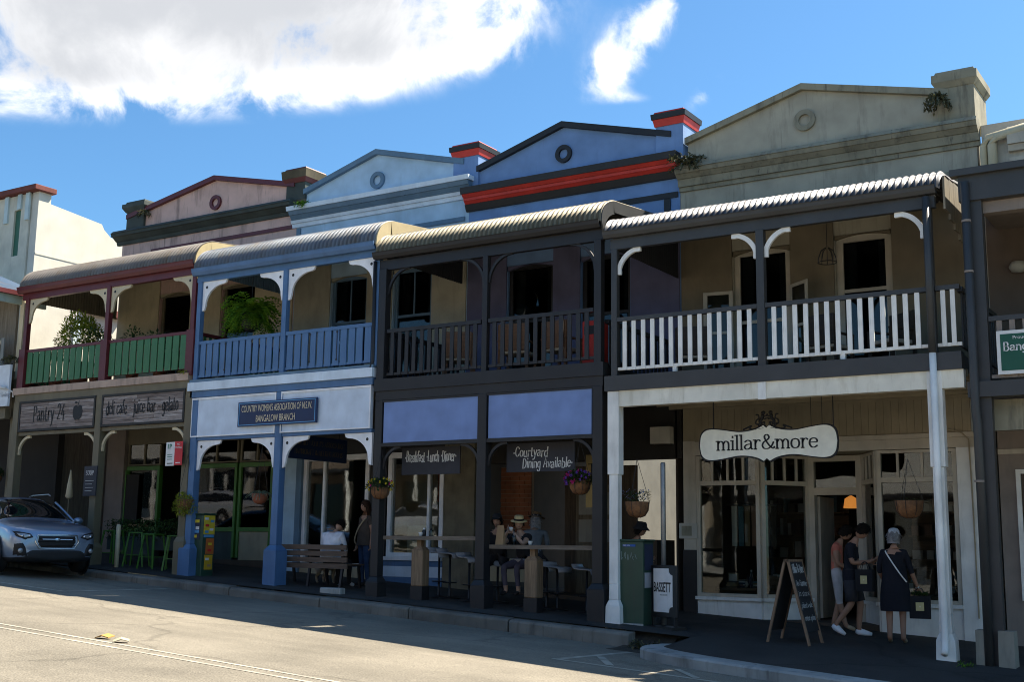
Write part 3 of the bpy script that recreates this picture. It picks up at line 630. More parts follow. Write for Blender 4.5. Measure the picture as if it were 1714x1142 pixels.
# glazed shopfront
for (a, b_, z0, fm, mulls) in ((-18.85, -16.95, 1.15, P_white, (-18.25,)), (-16.42, -14.95, 1.4, P_white, (-15.35,))):
    m = MB().box(a, a+.1, YW-.02, YW+.12, z0, 3.6).box(b_-.1, b_, YW-.02, YW+.12, z0, 3.6).box(a+.1, b_-.1, YW-.02, YW+.12, 3.48, 3.6).box(a+.1, b_-.1, YW-.02, YW+.12, z0, z0+.08)
    for q in mulls: m.box(q-.03, q+.03, YW, YW+.1, z0+.08, 3.48)
    o = m.build('window', fm, b2); B('pane', GLs, o, a+.1, b_-.1, YW+.05, YW+.058, z0+.08, 3.48)
B('shop_sill', P_white, b2, -16.48, -14.9, YW-.12, YW+.12, 1.32, 1.398)
for z0, z1, mt in ((1.2, 1.318, P_blue), (.98, 1.198, P_panel2), (.5, .978, P_blue)): B('stall_riser', mt, b2, -16.45, -14.92, YW-.06, YW+.1, z0, z1)
B('stall_riser', P_beige, b2, -18.85, -16.95, YW-.03, YW+.1, .6, 1.148)
for k in range(3): B('door_post', P_bluegrey, b2, -19.03+k*.07, -18.98+k*.07, YW-.06-k*.02, YW, .8, 3.6)
B('wall_strip', P_navy, b2, -16.94, -16.49, YW+.01, YW+.2, .5, 3.61)
B('partition', pt('tan_partition', (.26, .2, .12), rough=.8), b2, -18.4, -15.6, 4.6, 4.7, .98, 3.5)
B('display_stand', P_creamw, b2, -16.1, -15.4, 3.1, 3.6, 1.0, 2.05); B('poster', pt('orange_poster', (.45, .12, .05)), b2, -16.2, -15.2, 4.3, 4.33, 2.6, 3.4)
# ================================================================== strong blue terrace with red cornice
b3 = T('terrace_shop', 'strong blue terrace shop with red cornice, near-black verandah and lavender fascia panels', 'shop', (-12.1, 0, .57), group='terrace shops in the row')
X0, X1 = -14.6, -9.68
B('side_wall', P_bwall, b3, -14.455, -14.34, YW+.3, 9.5, .3, 8.7); B('side_wall', P_bwall, b3, -9.64, -9.52, YW+.3, 9.5, .3, 8.7); B('back_wall', P_bwall, b3, -14.34, -9.64, 9.3, 9.5, 4.6, 8.7)
B('roof', P_dkgreen, b3, -14.34, -9.64, YW+.31, 9.3, 8.35, 8.55); B('inner_floor', P_intr, b3, -14.34, -9.64, YW+.31, 9.3, 4.5, 4.7); B('shop_floor', P_intr, b3, -14.34, -9.64, YW+.02, 9.3, .4, .72)
for a in (-14.335, -9.675): B('inner_lining', P_intr, b3, a, a+.03, YW+.02, 9.3, .72, 4.5)
wall_open(MB(), -14.455, -9.52, 4.7, 8.7, YW, YW+.3, [(-13.44, -12.35, 4.75, 7.38), (-11.69, -10.6, 4.75, 7.38)]).build('upper_wall', P_bwall, b3)
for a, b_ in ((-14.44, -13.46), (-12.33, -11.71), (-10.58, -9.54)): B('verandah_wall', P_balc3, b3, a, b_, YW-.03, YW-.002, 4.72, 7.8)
for a in (-13.44, -11.69): window(b3, a, a+1.09, 4.77, 7.38, YW+.1, P_navy, GLd, (), .55, .08, .1, P_balc3)
moulding(b3, 'cornice', P_navy, -14.5, -9.48, [(8.70, 8.838, .05, .11), (9.032, 9.17, .28, .3)])
moulding(b3, 'cornice_red_band', P_red, -14.48, -9.50, [(8.84, 8.90, .12, .17), (8.902, 8.96, .18, .19), (8.962, 9.03, .21, .26)])
moulding(b3, 'string_course', P_navy, -14.44, -9.56, [(8.32, 8.43, .03, .03)])
for a in (-14.44, -9.85): B('corner_strip', P_navy, b3, a, a+.13, YW-.031, YW, 7.9, 8.31)
gable(b3, P_bwall, P_navy, -14.2, -9.7, -12.13, 9.17, 9.57, 10.2, 9.55, (-12.11, 9.61, .19), P_navy)
for a, b_, t in ((-14.85, -14.2, 9.93), (-10.0, -9.42, 9.78)): pier(b3, a, b_, t-.8, t+.02, [P_bwall, P_red, P_navy], [(t, t+.14, (.02, .05)), (t+.142, t+.25, (.07, .08)), (t+.252, t+.3, (.04, .02))])
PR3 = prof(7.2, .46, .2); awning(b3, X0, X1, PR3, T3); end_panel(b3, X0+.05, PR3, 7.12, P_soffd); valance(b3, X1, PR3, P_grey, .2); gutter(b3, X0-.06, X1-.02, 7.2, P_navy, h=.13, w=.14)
B('verandah_beam', P_navy, b3, X0, X1-.02, 0, .1, 6.86, 7.06)
for x, w in ((-14.47, .17), (-12.12, .11), (-9.79, .14)): posts(b3, [x], 4.7, 6.88, w, P_navy)
for x, d in ((-14.38, 1), (-12.18, -1), (-12.06, 1), (-9.87, -1)): bracket_arc(b3, x, 6.87, d, .5, .5, P_navy, th=.05, notch=False)
balustrade(b3, -14.36, -12.2, 5.69, 4.80, P_navy, P_navy, .07, .09); balustrade(b3, -12.04, -9.88, 5.69, 4.80, P_navy, P_navy, .07, .09)
side_rail(b3, -14.5, .2, 2.7, 5.69, 4.8, P_navy, P_navy); side_rail(b3, -9.72, .2, 2.7, 5.5, 4.65, P_navy, P_navy)
B('balcony_fascia', P_navy, b3, X0+.02, X1+.02, -.06, .12, 4.5, 4.73); B('timber_beam', P_navy, b3, X0+.04, X1, -.03, .12, 4.33, 4.498)
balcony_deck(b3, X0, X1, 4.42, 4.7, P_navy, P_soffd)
for a, b_ in ((-14.37, -12.23), (-12.0, -9.91)):
    o = B('fascia_panel', P_lav, b3, a, b_, 0, .06, 3.52, 4.29); MB().box(a-.03, b_+.03, -.02, .06, 4.291, 4.325).box(a-.03, b_+.03, -.02, .06, 3.45, 3.519).build('panel_frame', P_navy, o)
for x, w, bw in ((-14.48, .17, .28), (-12.12, .19, .30), (-9.78, .19, .32)): based_post(b3, x, G(x, 0), 4.33, w, bw, 1.05, P_navy)
for x, d in ((-14.38, 1), (-12.22, -1), (-12.02, 1), (-9.88, -1)): bracket_arc(b3, x, 3.44, d, .4, .4, P_navy, th=.05, notch=False)
MB().tube([(-14.66, -.05, 7.05), (-14.66, -.03, 5.1), (-14.7, -.04, 4.95), (-14.78, -.05, 4.9)], .035, 10).build('downpipe', P_navy, b3, smooth=True)
# open cafe front: timber lining, brick wall, passage to the lit courtyard
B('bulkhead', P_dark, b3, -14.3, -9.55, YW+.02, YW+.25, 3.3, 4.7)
BR = pt('brick_lining', (.24, .085, .04), rough=.9, var=.3, dirt=.2); MO = pt('brick_mortar', (.25, .17, .11), rough=.95)
o = B('brick_panel', MO, b3, -14.05, -13.3, 3.6, 3.7, 1.9, 3.28); s = None
for r_ in range(15):
    for c in range(5):
        xx = -14.04+c*.23-(.11 if r_ % 2 else 0); a, b_ = max(-14.05, xx), min(-13.3, xx+.22); zz = 1.92+r_*.09
        if zz+.078 < 3.28 and a < b_-.02: B('brick', BR, o, a, b_, 3.585, 3.61, zz, zz+.078)
LIN = wood('timber_lining', (.045, .03, .018), (.11, .075, .045), 'z')
for k in range(12): B('lining_board', LIN, b3, -12.85+k*.14, -12.715+k*.14, 4.2, 4.24, .72, 3.3)
B('reclaimed_door', wood('reclaimed_timber', (.08, .06, .035), (.2, .16, .1), 'z'), b3, -12.5, -11.6, 4.05, 4.12, .72, 2.9)
for k in range(4): B('door_glazing', pt('dusty_glass', (.2, .2, .17), rough=.3), b3, -12.42+(k % 2)*.42, -12.1+(k % 2)*.42, 4.03, 4.055, 1.75+(k//2)*.55, 2.2+(k//2)*.55)
B('planter_box', pt('pale_bench', (.36, .31, .2), rough=.8), b3, -13.7, -12.7, 2.6, 3.0, .95, 1.4); B('counter', LIN, b3, -11.2, -10.4, 3.5, 4.3, .72, 1.8)
CW = pt('courtyard_wall', (.13, .122, .10), rough=.85, dirt=.06, dirtcol=(.2, .16, .1))
B("courtyard_wall", CW, b3, -15.1, -15.0, 9.6, 19, .3, 4.6); B("courtyard_wall", CW, b3, -15, -9.6, 18.9, 19, .3, 4.6); B("courtyard_floor", M_conc, b3, -15, -9.6, 9.5, 18.9, .3, .7)
TS = pt('ochre_board', (.34, .24, .09), rough=.8); B('ochre_board', TS, b3, -10.85, -10.42, 1.5, 1.53, 2.35, 3.3)
# ================================================================== khaki terrace with homewares shop
b4 = T('terrace_shop', 'khaki terrace shop with shiny corrugated awning and white slatted balcony', 'shop', (-6.8, 0, .3), group='terrace shops in the row')
X0, X1 = -9.6, -4.05
shell(b4, -9.515, -4.06, .42, 4.47, 8.5, P_khaki, [(-8.46, -7.38, 4.5, 7.1), (-6.54, -5.56, 4.5, 7.15)], [])
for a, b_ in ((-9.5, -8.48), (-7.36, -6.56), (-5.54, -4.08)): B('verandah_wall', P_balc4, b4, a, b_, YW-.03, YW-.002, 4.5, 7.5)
window(b4, -8.46, -7.38, 4.52, 7.1, YW+.1, P_beigel, GLd, (), .48, .1, .1, P_balc4); window(b4, -6.54, -5.56, 4.52, 7.15, YW+.1, P_beigel, GLd, (), .62, .12, .08, P_balc4)
for hx, a, s_ in ((-8.46, R(188), 1), (-7.38, R(-38), 1)):   # casements standing open
    c, s2 = math.cos(a), math.sin(a); m = MB(); w = .56
    def pp(t): return (hx+c*t, YW-.04-abs(s2)*t)
    for t0, t1, z0, z1 in ((0, .075, 4.7, 6.35), (w-.075, w, 4.7, 6.35), (.06, w-.06, 6.29, 6.35), (.06, w-.06, 4.7, 4.78), (.06, w-.06, 5.55, 5.6)):
        p, q = pp(t0), pp(t1); d_ = (-.02*(q[1]-p[1])/max(.01, t1-t0), .02*(q[0]-p[0])/max(.01, t1-t0)); m.add([(p[0], p[1], z0), (q[0], q[1], z0), (q[0], q[1], z1), (p[0], p[1], z1), (p[0]+d_[0], p[1]+d_[1], z0), (q[0]+d_[0], q[1]+d_[1], z0), (q[0]+d_[0], q[1]+d_[1], z1), (p[0]+d_[0], p[1]+d_[1], z1)], [(0, 1, 2, 3), (7, 6, 5, 4), (0, 4, 5, 1), (3, 2, 6, 7), (0, 3, 7, 4), (1, 5, 6, 2)])
    o = m.build('casement', P_beigel, b4); p, q = pp(.06), pp(w-.06)
    MB().add([(p[0], p[1]+.008, 4.78), (q[0], q[1]+.008, 4.78), (q[0], q[1]+.008, 6.29), (p[0], p[1]+.008, 6.29)], [(0, 1, 2, 3)]).build('pane', GLd, o)
moulding(b4, 'cornice', P_khakid, -9.52, -4.0, [(8.40, 8.48, .04, .05), (8.482, 8.62, .09, .12), (8.622, 8.70, .14, .22), (8.702, 8.78, .24, .27), (8.782, 8.86, .29, .24)])
moulding(b4, 'string_course', P_khakid, -9.5, -4.06, [(7.86, 8.02, .03, .03)])
gable(b4, P_khaki, P_khakid, -9.35, -4.5, -7.05, 8.86, 9.35, 10.0, 9.38, (-7.02, 9.4, .2), P_khakid)
pier(b4, -4.66, -4.05, 8.86, 9.62, [P_khakid, P_khakid], [(9.5, 9.6, (.01, .07)), (9.602, 9.74, (.07, .07)), (9.742, 9.8, (.03, .01))], y1=YW+.9)
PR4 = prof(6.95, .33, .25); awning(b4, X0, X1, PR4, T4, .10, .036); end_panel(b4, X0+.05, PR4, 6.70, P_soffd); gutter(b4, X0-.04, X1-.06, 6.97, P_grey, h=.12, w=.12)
B('verandah_beam', P_grey, b4, X0+.05, X1-.1, 0, .1, 6.66, 6.85)
for x, w in ((-9.48, .11), (-6.87, .13), (-4.27, .12)): posts(b4, [x], 4.47, 6.67, w, P_grey)
for x, d in ((-9.42, 1), (-6.94, -1), (-6.80, 1), (-4.33, -1)): bracket_arc(b4, x, 6.64, d, .42, .42, P_offw, th=.075)
balustrade(b4, -9.42, -6.94, 5.47, 4.57, P_grey, P_offw, .068, .098, brm=P_offw); balustrade(b4, -6.80, -4.33, 5.47, 4.57, P_grey, P_offw, .068, .098, brm=P_offw); balustrade(b4, -4.2, -3.86, 5.47, 4.57, P_grey, P_offw, .068, .07, brm=P_offw, count=2)
for x in (-8.38, -5.6): B('rail_foot', P_offw, b4, x-.035, x+.035, .02, .08, 4.46, 4.57)
side_rail(b4, -3.9, .2, 2.7, 5.47, 4.57, P_grey, P_grey)
B('balcony_fascia', P_grey, b4, X0-.03, -3.86, -.07, .12, 4.22, 4.475); B('white_beam', P_wbeam, b4, -9.37, -3.85, -.03, .11, 3.955, 4.218); B('beam_clip', P_offw, b4, -6.93, -6.8, -.055, -.032, 3.94, 4.21)
balcony_deck(b4, X0, -3.87, 4.16, 4.46, P_grey, P_beige)
for x in (-9.48, -4.26):
    zg = G(x, 0); m = MB().frust(x, .05, zg-.2, zg+.27, .28, .24, .26, .22).frust(x, .05, zg+.27, zg+.37, .26, .22, .17, .16).frust(x, .05, zg+.37, zg+.62, .17, .16, .16, .15).frust(x, .05, zg+.62, 2.83, .16, .15, .16, .15).frust(x, .05, 2.83, 4.217 if x < -5 else 4.219, .21, .18, .21, .18)
    m.build('verandah_post', P_offw, b4, bevel=.008)
MB().tube([(-4.25, -.1, 4.47), (-4.25, -.11, 2.5), (-4.25, -.11, .45), (-4.25, -.14, .3), (-4.25, -.2, .24)], .05, 12).build('downpipe', P_offw, b4, smooth=True)
MB().tube([(-4.25, -.105, 6.8), (-4.25, -.105, 4.472)], .055, 12).build('downpipe', P_grey, b4, smooth=True)
PLK = wood('weathered_plank', (.10, .085, .06), (.30, .26, .19), 'z')
for k in range(7):
    y0 = .02+k*.3; B('end_plank', PLK, b4, -4.03, -4.0, y0, y0+.29, 6.62-.09*k, 7.12+.03*k)
B('meter_box', P_beigel, b4, -10.02, -9.62, 2.45, 2.62, 3.55, 3.86)
MB().tube(smoothpath([Vector(v) for v in ((-4.95, YW-.1, 3.55), (-4.7, YW-.1, 3.62), (-4.45, YW-.1, 3.5), (-4.4, YW-.1, 3.1), (-4.38, YW-.1, .6))], 5), .012, 6).build('conduit', P_beige, b4)
# shopfront with splayed entry
zA, zB = .6, 3.32
B('bulkhead', P_beige, b4, -9.5, -4.08, YW-.02, YW+.25, 3.6, 4.4)
for k in range(40): B('vee_board', P_beige, b4, -9.24+k*.128, -9.116+k*.128, YW-.035, YW-.02, 3.58, 4.15)
B('bulkhead_moulding', P_beigel, b4, -9.3, -4.1, YW-.09, YW-.021, 3.5, 3.578); B('shop_head', P_beigel, b4, -9.3, -4.1, YW-.06, YW+.1, 3.33, 3.498)
B('side_panel', P_beigel, b4, -9.5, -9.25, YW-.03, YW+.2, 1.62, 3.6); B('side_panel', P_navy, b4, -9.52, -9.25, YW-.035, YW+.2, .2, 1.618)
B('pilaster', P_offw, b4, -4.62, -4.08, YW-.07, YW+.25, 0, 3.33)
def glazed(par, p, q, zs, mat, mull=(), head=True, sill=.8, trans=(2.78, 3.3), nm=()):
    """shop window between plan points p and q"""
    p, q = Vector(p), Vector(q); L_ = (q-p).length; d = (q-p)/L_; n = Vector((d.y, -d.x))
    def slab(m, t0, t1, z0, z1, o0, o1):
        a, b_ = p+d*t0, p+d*t1; m.add([(*(a+n*o0), z0), (*(b_+n*o0), z0), (*(b_+n*o0), z1), (*(a+n*o0), z1), (*(a+n*o1), z0), (*(b_+n*o1), z0), (*(b_+n*o1), z1), (*(a+n*o1), z1)], [(0, 1, 2, 3), (7, 6, 5, 4), (0, 4, 5, 1), (3, 2, 6, 7), (0, 3, 7, 4), (1, 5, 6, 2)])
    m = MB(); slab(m, 0, .07, sill, zB, .04, -.06); slab(m, L_-.07, L_, sill, zB, .04, -.06); slab(m, .07, L_-.07, trans[0], trans[0]+.08, .05, -.05); slab(m, .07, L_-.07, zB-.05, zB, .03, -.05); slab(m, .07, L_-.07, sill, sill+.06, .05, -.05)
    for t in nm: slab(m, t-.02, t+.02, trans[0]+.08, zB-.05, .02, -.03)
    o = m.build('window', P_beigel, par)
    m = MB(); slab(m, .07, L_-.07, sill+.06, trans[0], -.005, -.013); slab(m, .07, L_-.07, trans[0]+.08, zB-.05, -.005, -.013); m.build('pane', GLs, o)
    m = MB(); slab(m, -.02, L_+.02, sill-.06, sill-.002, .09, -.05); slab(m, 0, L_, .05, sill-.062, .03, -.06); m.build('stall_riser', P_offw, par)
glazed(b4, (-9.24, YW), (-8.03, YW), 0, P_beigel, nm=(.3, .6, .9)); glazed(b4, (-8.02, YW), (-7.42, YW+.8), 0, P_beigel, nm=(.25, .5, .75)); glazed(b4, (-6.42, YW+.8), (-5.95, YW), 0, P_beigel, nm=(.25, .5, .75)); glazed(b4, (-5.94, YW), (-4.63, YW), 0, P_beigel, nm=(.35, .75))
m = MB().box(-7.4, -7.3, YW+.76, YW+.9, .3, zB).box(-6.54, -6.44, YW+.76, YW+.9, .3, zB).box(-7.3, -6.54, YW+.76, YW+.9, 2.62, 2.75).box(-7.3, -6.54, YW+.76, YW+.9, 3.22, zB)
o = m.build('doorway', P_beigel, b4); B('fanlight', GLs, o, -7.3, -6.54, YW+.82, YW+.828, 2.75, 3.22); B('open_door', P_beigel, b4, -7.3, -7.25, YW+.92, YW+1.7, .45, 2.6)
B('entry_ceiling', P_beige, b4, -8.0, -5.95, YW+.1, YW+1.0, 3.34, 3.4)
SHN = wood('shop_timber', (.10, .06, .03), (.22, .13, .07), 'x')
B('shop_counter', SHN, b4, -7.0, -5.6, 5.0, 5.5, .42, 1.35)
PAP = pt('paper_goods', (.46, .44, .38)); TEAL = pt('muted_teal_goods', (.07, .15, .17)); GILT = pt('gilt_frame', (.22, .15, .07)); CLAY = pt('clay_goods', (.25, .13, .08)); INKY = pt('inky_goods', (.03, .035, .05)); GD = [PAP, TEAL, GILT, CLAY, INKY, P_brown, P_intr, PAP]
rnd = random.Random(3)
def display(x0, x1, y, z, n):
    B('display_table', SHN, b4, x0, x1, y-.2, y+.25, z-.05, z); B('display_table_base', SHN, b4, x0+.06, x1-.06, y-.12, y+.18, .42, z-.05)
    for k in range(n):
        x = rnd.uniform(x0+.06, x1-.06); yy = y+rnd.uniform(-.15, .18); c = rnd.choice(GD); q = rnd.random()
        if q < .45:
            r_ = rnd.uniform(.03, .07); h = rnd.uniform(.1, .32); MB().lathe((x, yy, z), [(r_*.6, 0), (r_, h*.3), (r_*.9, h*.55), (r_*.35, h*.85), (r_*.45, h)], 10).build('vase', c, b4, smooth=True)
        elif q < .75:
            zz = z
            for _ in range(rnd.randint(1, 5)): h = rnd.uniform(.015, .035); w = rnd.uniform(.08, .12); B('stacked_book', rnd.choice(GD), b4, x-w, x+w, yy-.07, yy+.07, zz, zz+h); zz += h+.001
        else:
            w = rnd.uniform(.06, .14); h = w*rnd.uniform(1.1, 1.5); o = B('picture_frame', GILT, b4, x-w, x+w, yy, yy+.02, z, z+2*h); B('print', PAP, o, x-w+.02, x+w-.02, yy-.004, yy-.001, z+.02, z+2*h-.02)
display(-9.1, -8.15, 3.45, .95, 12); display(-8.6, -7.6, 4.2, 1.15, 12); display(-5.8, -4.8, 3.45, .9, 10)
for sx0, sx1, sy in ((-9.2, -7.6, 6.2), (-6.3, -4.4, 6.0)):
    o = B('shelf_unit', SHN, b4, sx0, sx1, sy+.3, sy+.34, .42, 2.6)
    for k in range(5):
        z = .6+k*.45; B('shelf', SHN, o, sx0, sx1, sy, sy+.3, z-.03, z); x = sx0+.05
        while x < sx1-.12:
            w = rnd.uniform(.05, .16); h = rnd.uniform(.1, .34); B('shelf_goods', rnd.choice(GD), o, x, x+w, sy+.05, sy+.25, z, z+h); x += w+rnd.uniform(.02, .12)
for k in range(7): B('hanging_cloth', GD[k], b4, -9.05+k*.13, -8.95+k*.13, 3.95+.02*(k % 2), 3.97+.02*(k % 2), 1.7, 2.45)
B('cloth_rail', P_navy, b4, -9.15, -8.0, 3.95, 3.97, 2.46, 2.48)
LMP = flat('lamp_glow', (.9, .33, .06), emit=.2); MB().lathe((-7.2, 5.4, 2.45), [(.02, .24), (.12, .18), (.15, 0)], 12).build('lamp_shade', LMP, b4)
B('notice', PAP, b4, -9.58, -9.22, YW-.06, YW-.045, 1.82, 2.1); B('notice_picture', P_khakid, b4, -9.53, -9.33, YW-.064, YW-.061, 1.87, 2.05)
# ================================================================== right neighbour
b5 = T('terrace_shop', 'brown neighbouring shop with charcoal verandah beam and pinkish balcony slats', 'shop', (-2, 0, .1))
X0, X1 = -3.8, 3.5
shell(b5, -4.0, 3.5, .2, 4.0, 8.2, P_beigel, [], [])
B('verandah_wall', P_brown, b5, -3.98, 3.4, YW-.03, YW-.002, 4.05, 7.2)
moulding(b5, 'cornice', P_beigel, -3.55, 3.5, [(8.0, 8.1, .04, .06), (8.2, 8.3, .1, .14), (8.302, 8.5, .18, .2), (8.502, 8.62, .2, .1)]); B('parapet', P_beigel, b5, -3.98, 3.5, YW, YW+.3, 8.201, 8.75)
B('roof_edge', P_grey, b5, X0-.1, X1, -.12, .05, 7.05, 7.15); B('verandah_beam', P_grey, b5, X0, X1, -.03, .1, 6.68, 7.05); B('verandah_roof', P_grey, b5, X0-.05, X1, .05, YW, 7.1, 7.16)
B('ceiling_trim', P_taupe, b5, X0, X1, .12, .3, 6.5, 6.67); B('ceiling', P_taupe, b5, X0, X1, .3, YW-.04, 6.9, 6.95)
B('verandah_post', P_grey, b5, -3.66, -3.5, .02, .16, .1, 6.68)
MB().tube([(-3.70, -.07, 6.95), (-3.70, -.07, 3.6), (-3.69, -.05, 3.4), (-3.69, -.05, .05)], .062, 14).build('downpipe', P_grey, b5, smooth=True)
for z in (2.6, 5.6, 6.35): MB().lathe((-3.70, -.07, z), [(.068, 0), (.068, .03)], 14).build('pipe_band', P_taupe, b5)
m = MB().frust(-3.8, .06, -.1, .58, .12, .28, .11, .26).frust(-3.46, .06, -.1, .58, .22, .28, .2, .26); m.build('post_plinth', pt('stone_plinth', (.28, .26, .21), rough=.9, dirt=.25), b5)
balustrade(b5, -3.48, 2.0, 4.95, 4.06, P_grey, P_taupe, .07, .1, brm=P_taupe)
B('balcony_fascia', P_grey, b5, X0, X1, -.06, .12, 3.8, 4.02); B('balcony_deck', P_grey, b5, X0, X1, .13, YW, 3.85, 4.0); B('lower_beam', P_khakid, b5, -3.85, X1, .3, .45, 3.35, 3.79)
B('ground_wall', P_taupe, b5, -3.98, 3.4, YW-.02, YW+.28, 0, 3.8); B('wall_moulding', P_beigel, b5, -3.98, 3.4, YW-.05, YW-.021, 3.2, 3.28)
window(b5, -3.72, -2.4, .9, 2.95, YW-.06, P_offw, GLd, (), .5)
MB().lathe((-3.5, YW-.15, 6.12), [(.0, 0), (.1, .02), (.14, .1), (.1, .18), (0, .2)], 14).build('round_wall_lamp', PAP, b5, smooth=True)
for x, w in ((-3.94, .06), (-3.80, .08)):
    MB().tube([(x, YW-.1, 7.3), (x, YW-.1, 8.35), (x+.08, YW-.13, 8.48), (x+.75, YW-.16, 8.58)], w, 8).build('cream_downpipe', P_cream, b5, smooth=True)
# ================================================================== left neighbour and the cream hall beyond
b0 = T('shop_building', 'weathered shop with blue hipped verandah roof and plain white fascia sign', 'shop', (-29, 0, 1.4))
M_wthr = wood('weathered_cladding', (.10, .085, .065), (.24, .21, .17), 'z'); M_broof = tin('blue_tin_roof', (.05, .09, .15), rough=.5, metal=.3); P_mint = pt('pale_mint_trim', (.38, .47, .42))
B('wall', M_wthr, b0, -33, -26.3, 1.9, 2.1, 1.0, 5.5); B('wall', M_wthr, b0, -26.5, -26.3, 2.1, 8, 1.0, 5.5); B('upper_screen', M_wthr, b0, -33, -26.3, .35, .42, 5.7, 7.55)
for k in range(38): B('screen_slat', pt('grey_slat', (.2, .21, .2)) if k == 0 else bpy.data.materials['grey_slat'], b0, -33+k*.18, -32.89+k*.18, .02, .05, 5.75, 6.5)
B('eave_fascia', P_mint, b0, -26.12, -26.05, -1.0, 1.0, 7.35, 7.55); B('eave_gutter', P_maroon, b0, -26.08, -25.94, -1.05, 1.05, 7.55, 7.66)
MB().add([(-26.0, -1.05, 7.66), (-26.0, 1.05, 7.66), (-29.2, .3, 9.0), (-29.2, 0, 9.0), (-33, -1.05, 7.66), (-33, 0, 9.0), (-33, .3, 9.0), (-33, 1.05, 7.66)], [(0, 1, 2, 3), (0, 3, 5, 4), (3, 2, 6, 5), (1, 7, 6, 2)]).build('hipped_roof', M_broof, b0, fix=False)
B('deck', P_olive, b0, -33, -26.15, 0, 1.9, 5.5, 5.7); B('eave_soffit', P_mint, b0, -33, -26.1, -1.0, 1.0, 7.56, 7.6)
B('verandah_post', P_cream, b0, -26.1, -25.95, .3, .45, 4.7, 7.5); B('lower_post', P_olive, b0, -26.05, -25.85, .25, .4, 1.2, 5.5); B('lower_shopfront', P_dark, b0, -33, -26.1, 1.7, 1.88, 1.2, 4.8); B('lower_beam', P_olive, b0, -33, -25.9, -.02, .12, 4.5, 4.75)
hall = T('hall_building', 'tall cream rendered hall with red coping and curved side parapet', 'building', (-31, 5, 1.5))
P_hall = pt('hall_cream_render', (.60, .575, .49), rough=.9, dirt=.04, var=.08); P_hallf = pt('hall_front_render', (.58, .56, .46), rough=.9, dirt=.1); P_cap = pt('hall_red_coping', (.16, .045, .035), rough=.8, dirt=.3); P_pale = pt('pale_blue_pilaster', (.48, .58, .58))
SW = [(2.85, 1), (2.85, 11.4), (3.25, 11.4), (3.25, 11.12), (5.05, 10.95), (5.15, 10.8), (5.4, 10.62), (5.9, 10.57), (8.2, 10.35), (14, 9.8), (14, 1)]
MB().prism_yz(SW, -29.6, -29.3).build('side_wall', P_hall, hall)
wall_open(MB(), -36, -29.62, 1, 11.38, 2.8, 3.1, [(-30.3, -30.0, 9.6, 10.95)]).build('front_wall', P_hallf, hall)
o = B('shutter', pt('green_shutter', (.04, .13, .08)), hall, -30.3, -30.0, 2.86, 2.9, 9.6, 10.95)
m = MB().box(-36, -29.18, 2.62, 3.34, 11.4, 11.56); m.build('coping', P_cap, hall, bevel=.02)
for x in (-30.7, -30.12, -29.75): B('pilaster', P_pale, hall, x, x+.16, 2.74, 2.8, 10.95 if x == -30.12 else 10.6, 11.39)
B('back_wall', P_hall, hall, -36, -29.6, 13.9, 14.1, 1, 9.8); MB().add([(-36, 3.1, 10.2), (-29.6, 3.1, 10.2), (-29.6, 14, 9.2), (-36, 14, 9.2)], [(0, 1, 2, 3)]).build('roof', M_broof, hall, fix=False)
B('string_moulding', P_hall, hall, -29.3, -29.285, 2.86, 7.5, 9.58, 9.64)
for k in range(6): B('pilaster', P_pale, hall, -29.3, -29.24, 4.3+k*.9, 4.55+k*.9, 5.2, 7.55 if k % 2 else 7.9)
B('side_coping', P_cap, hall, -29.4, -29.1, 4.6, 6.0, 8.2, 8.4); B('vent', P_dkgreen, hall, -31.2, -30.9, 2.77, 2.8, 8.9, 9.1)
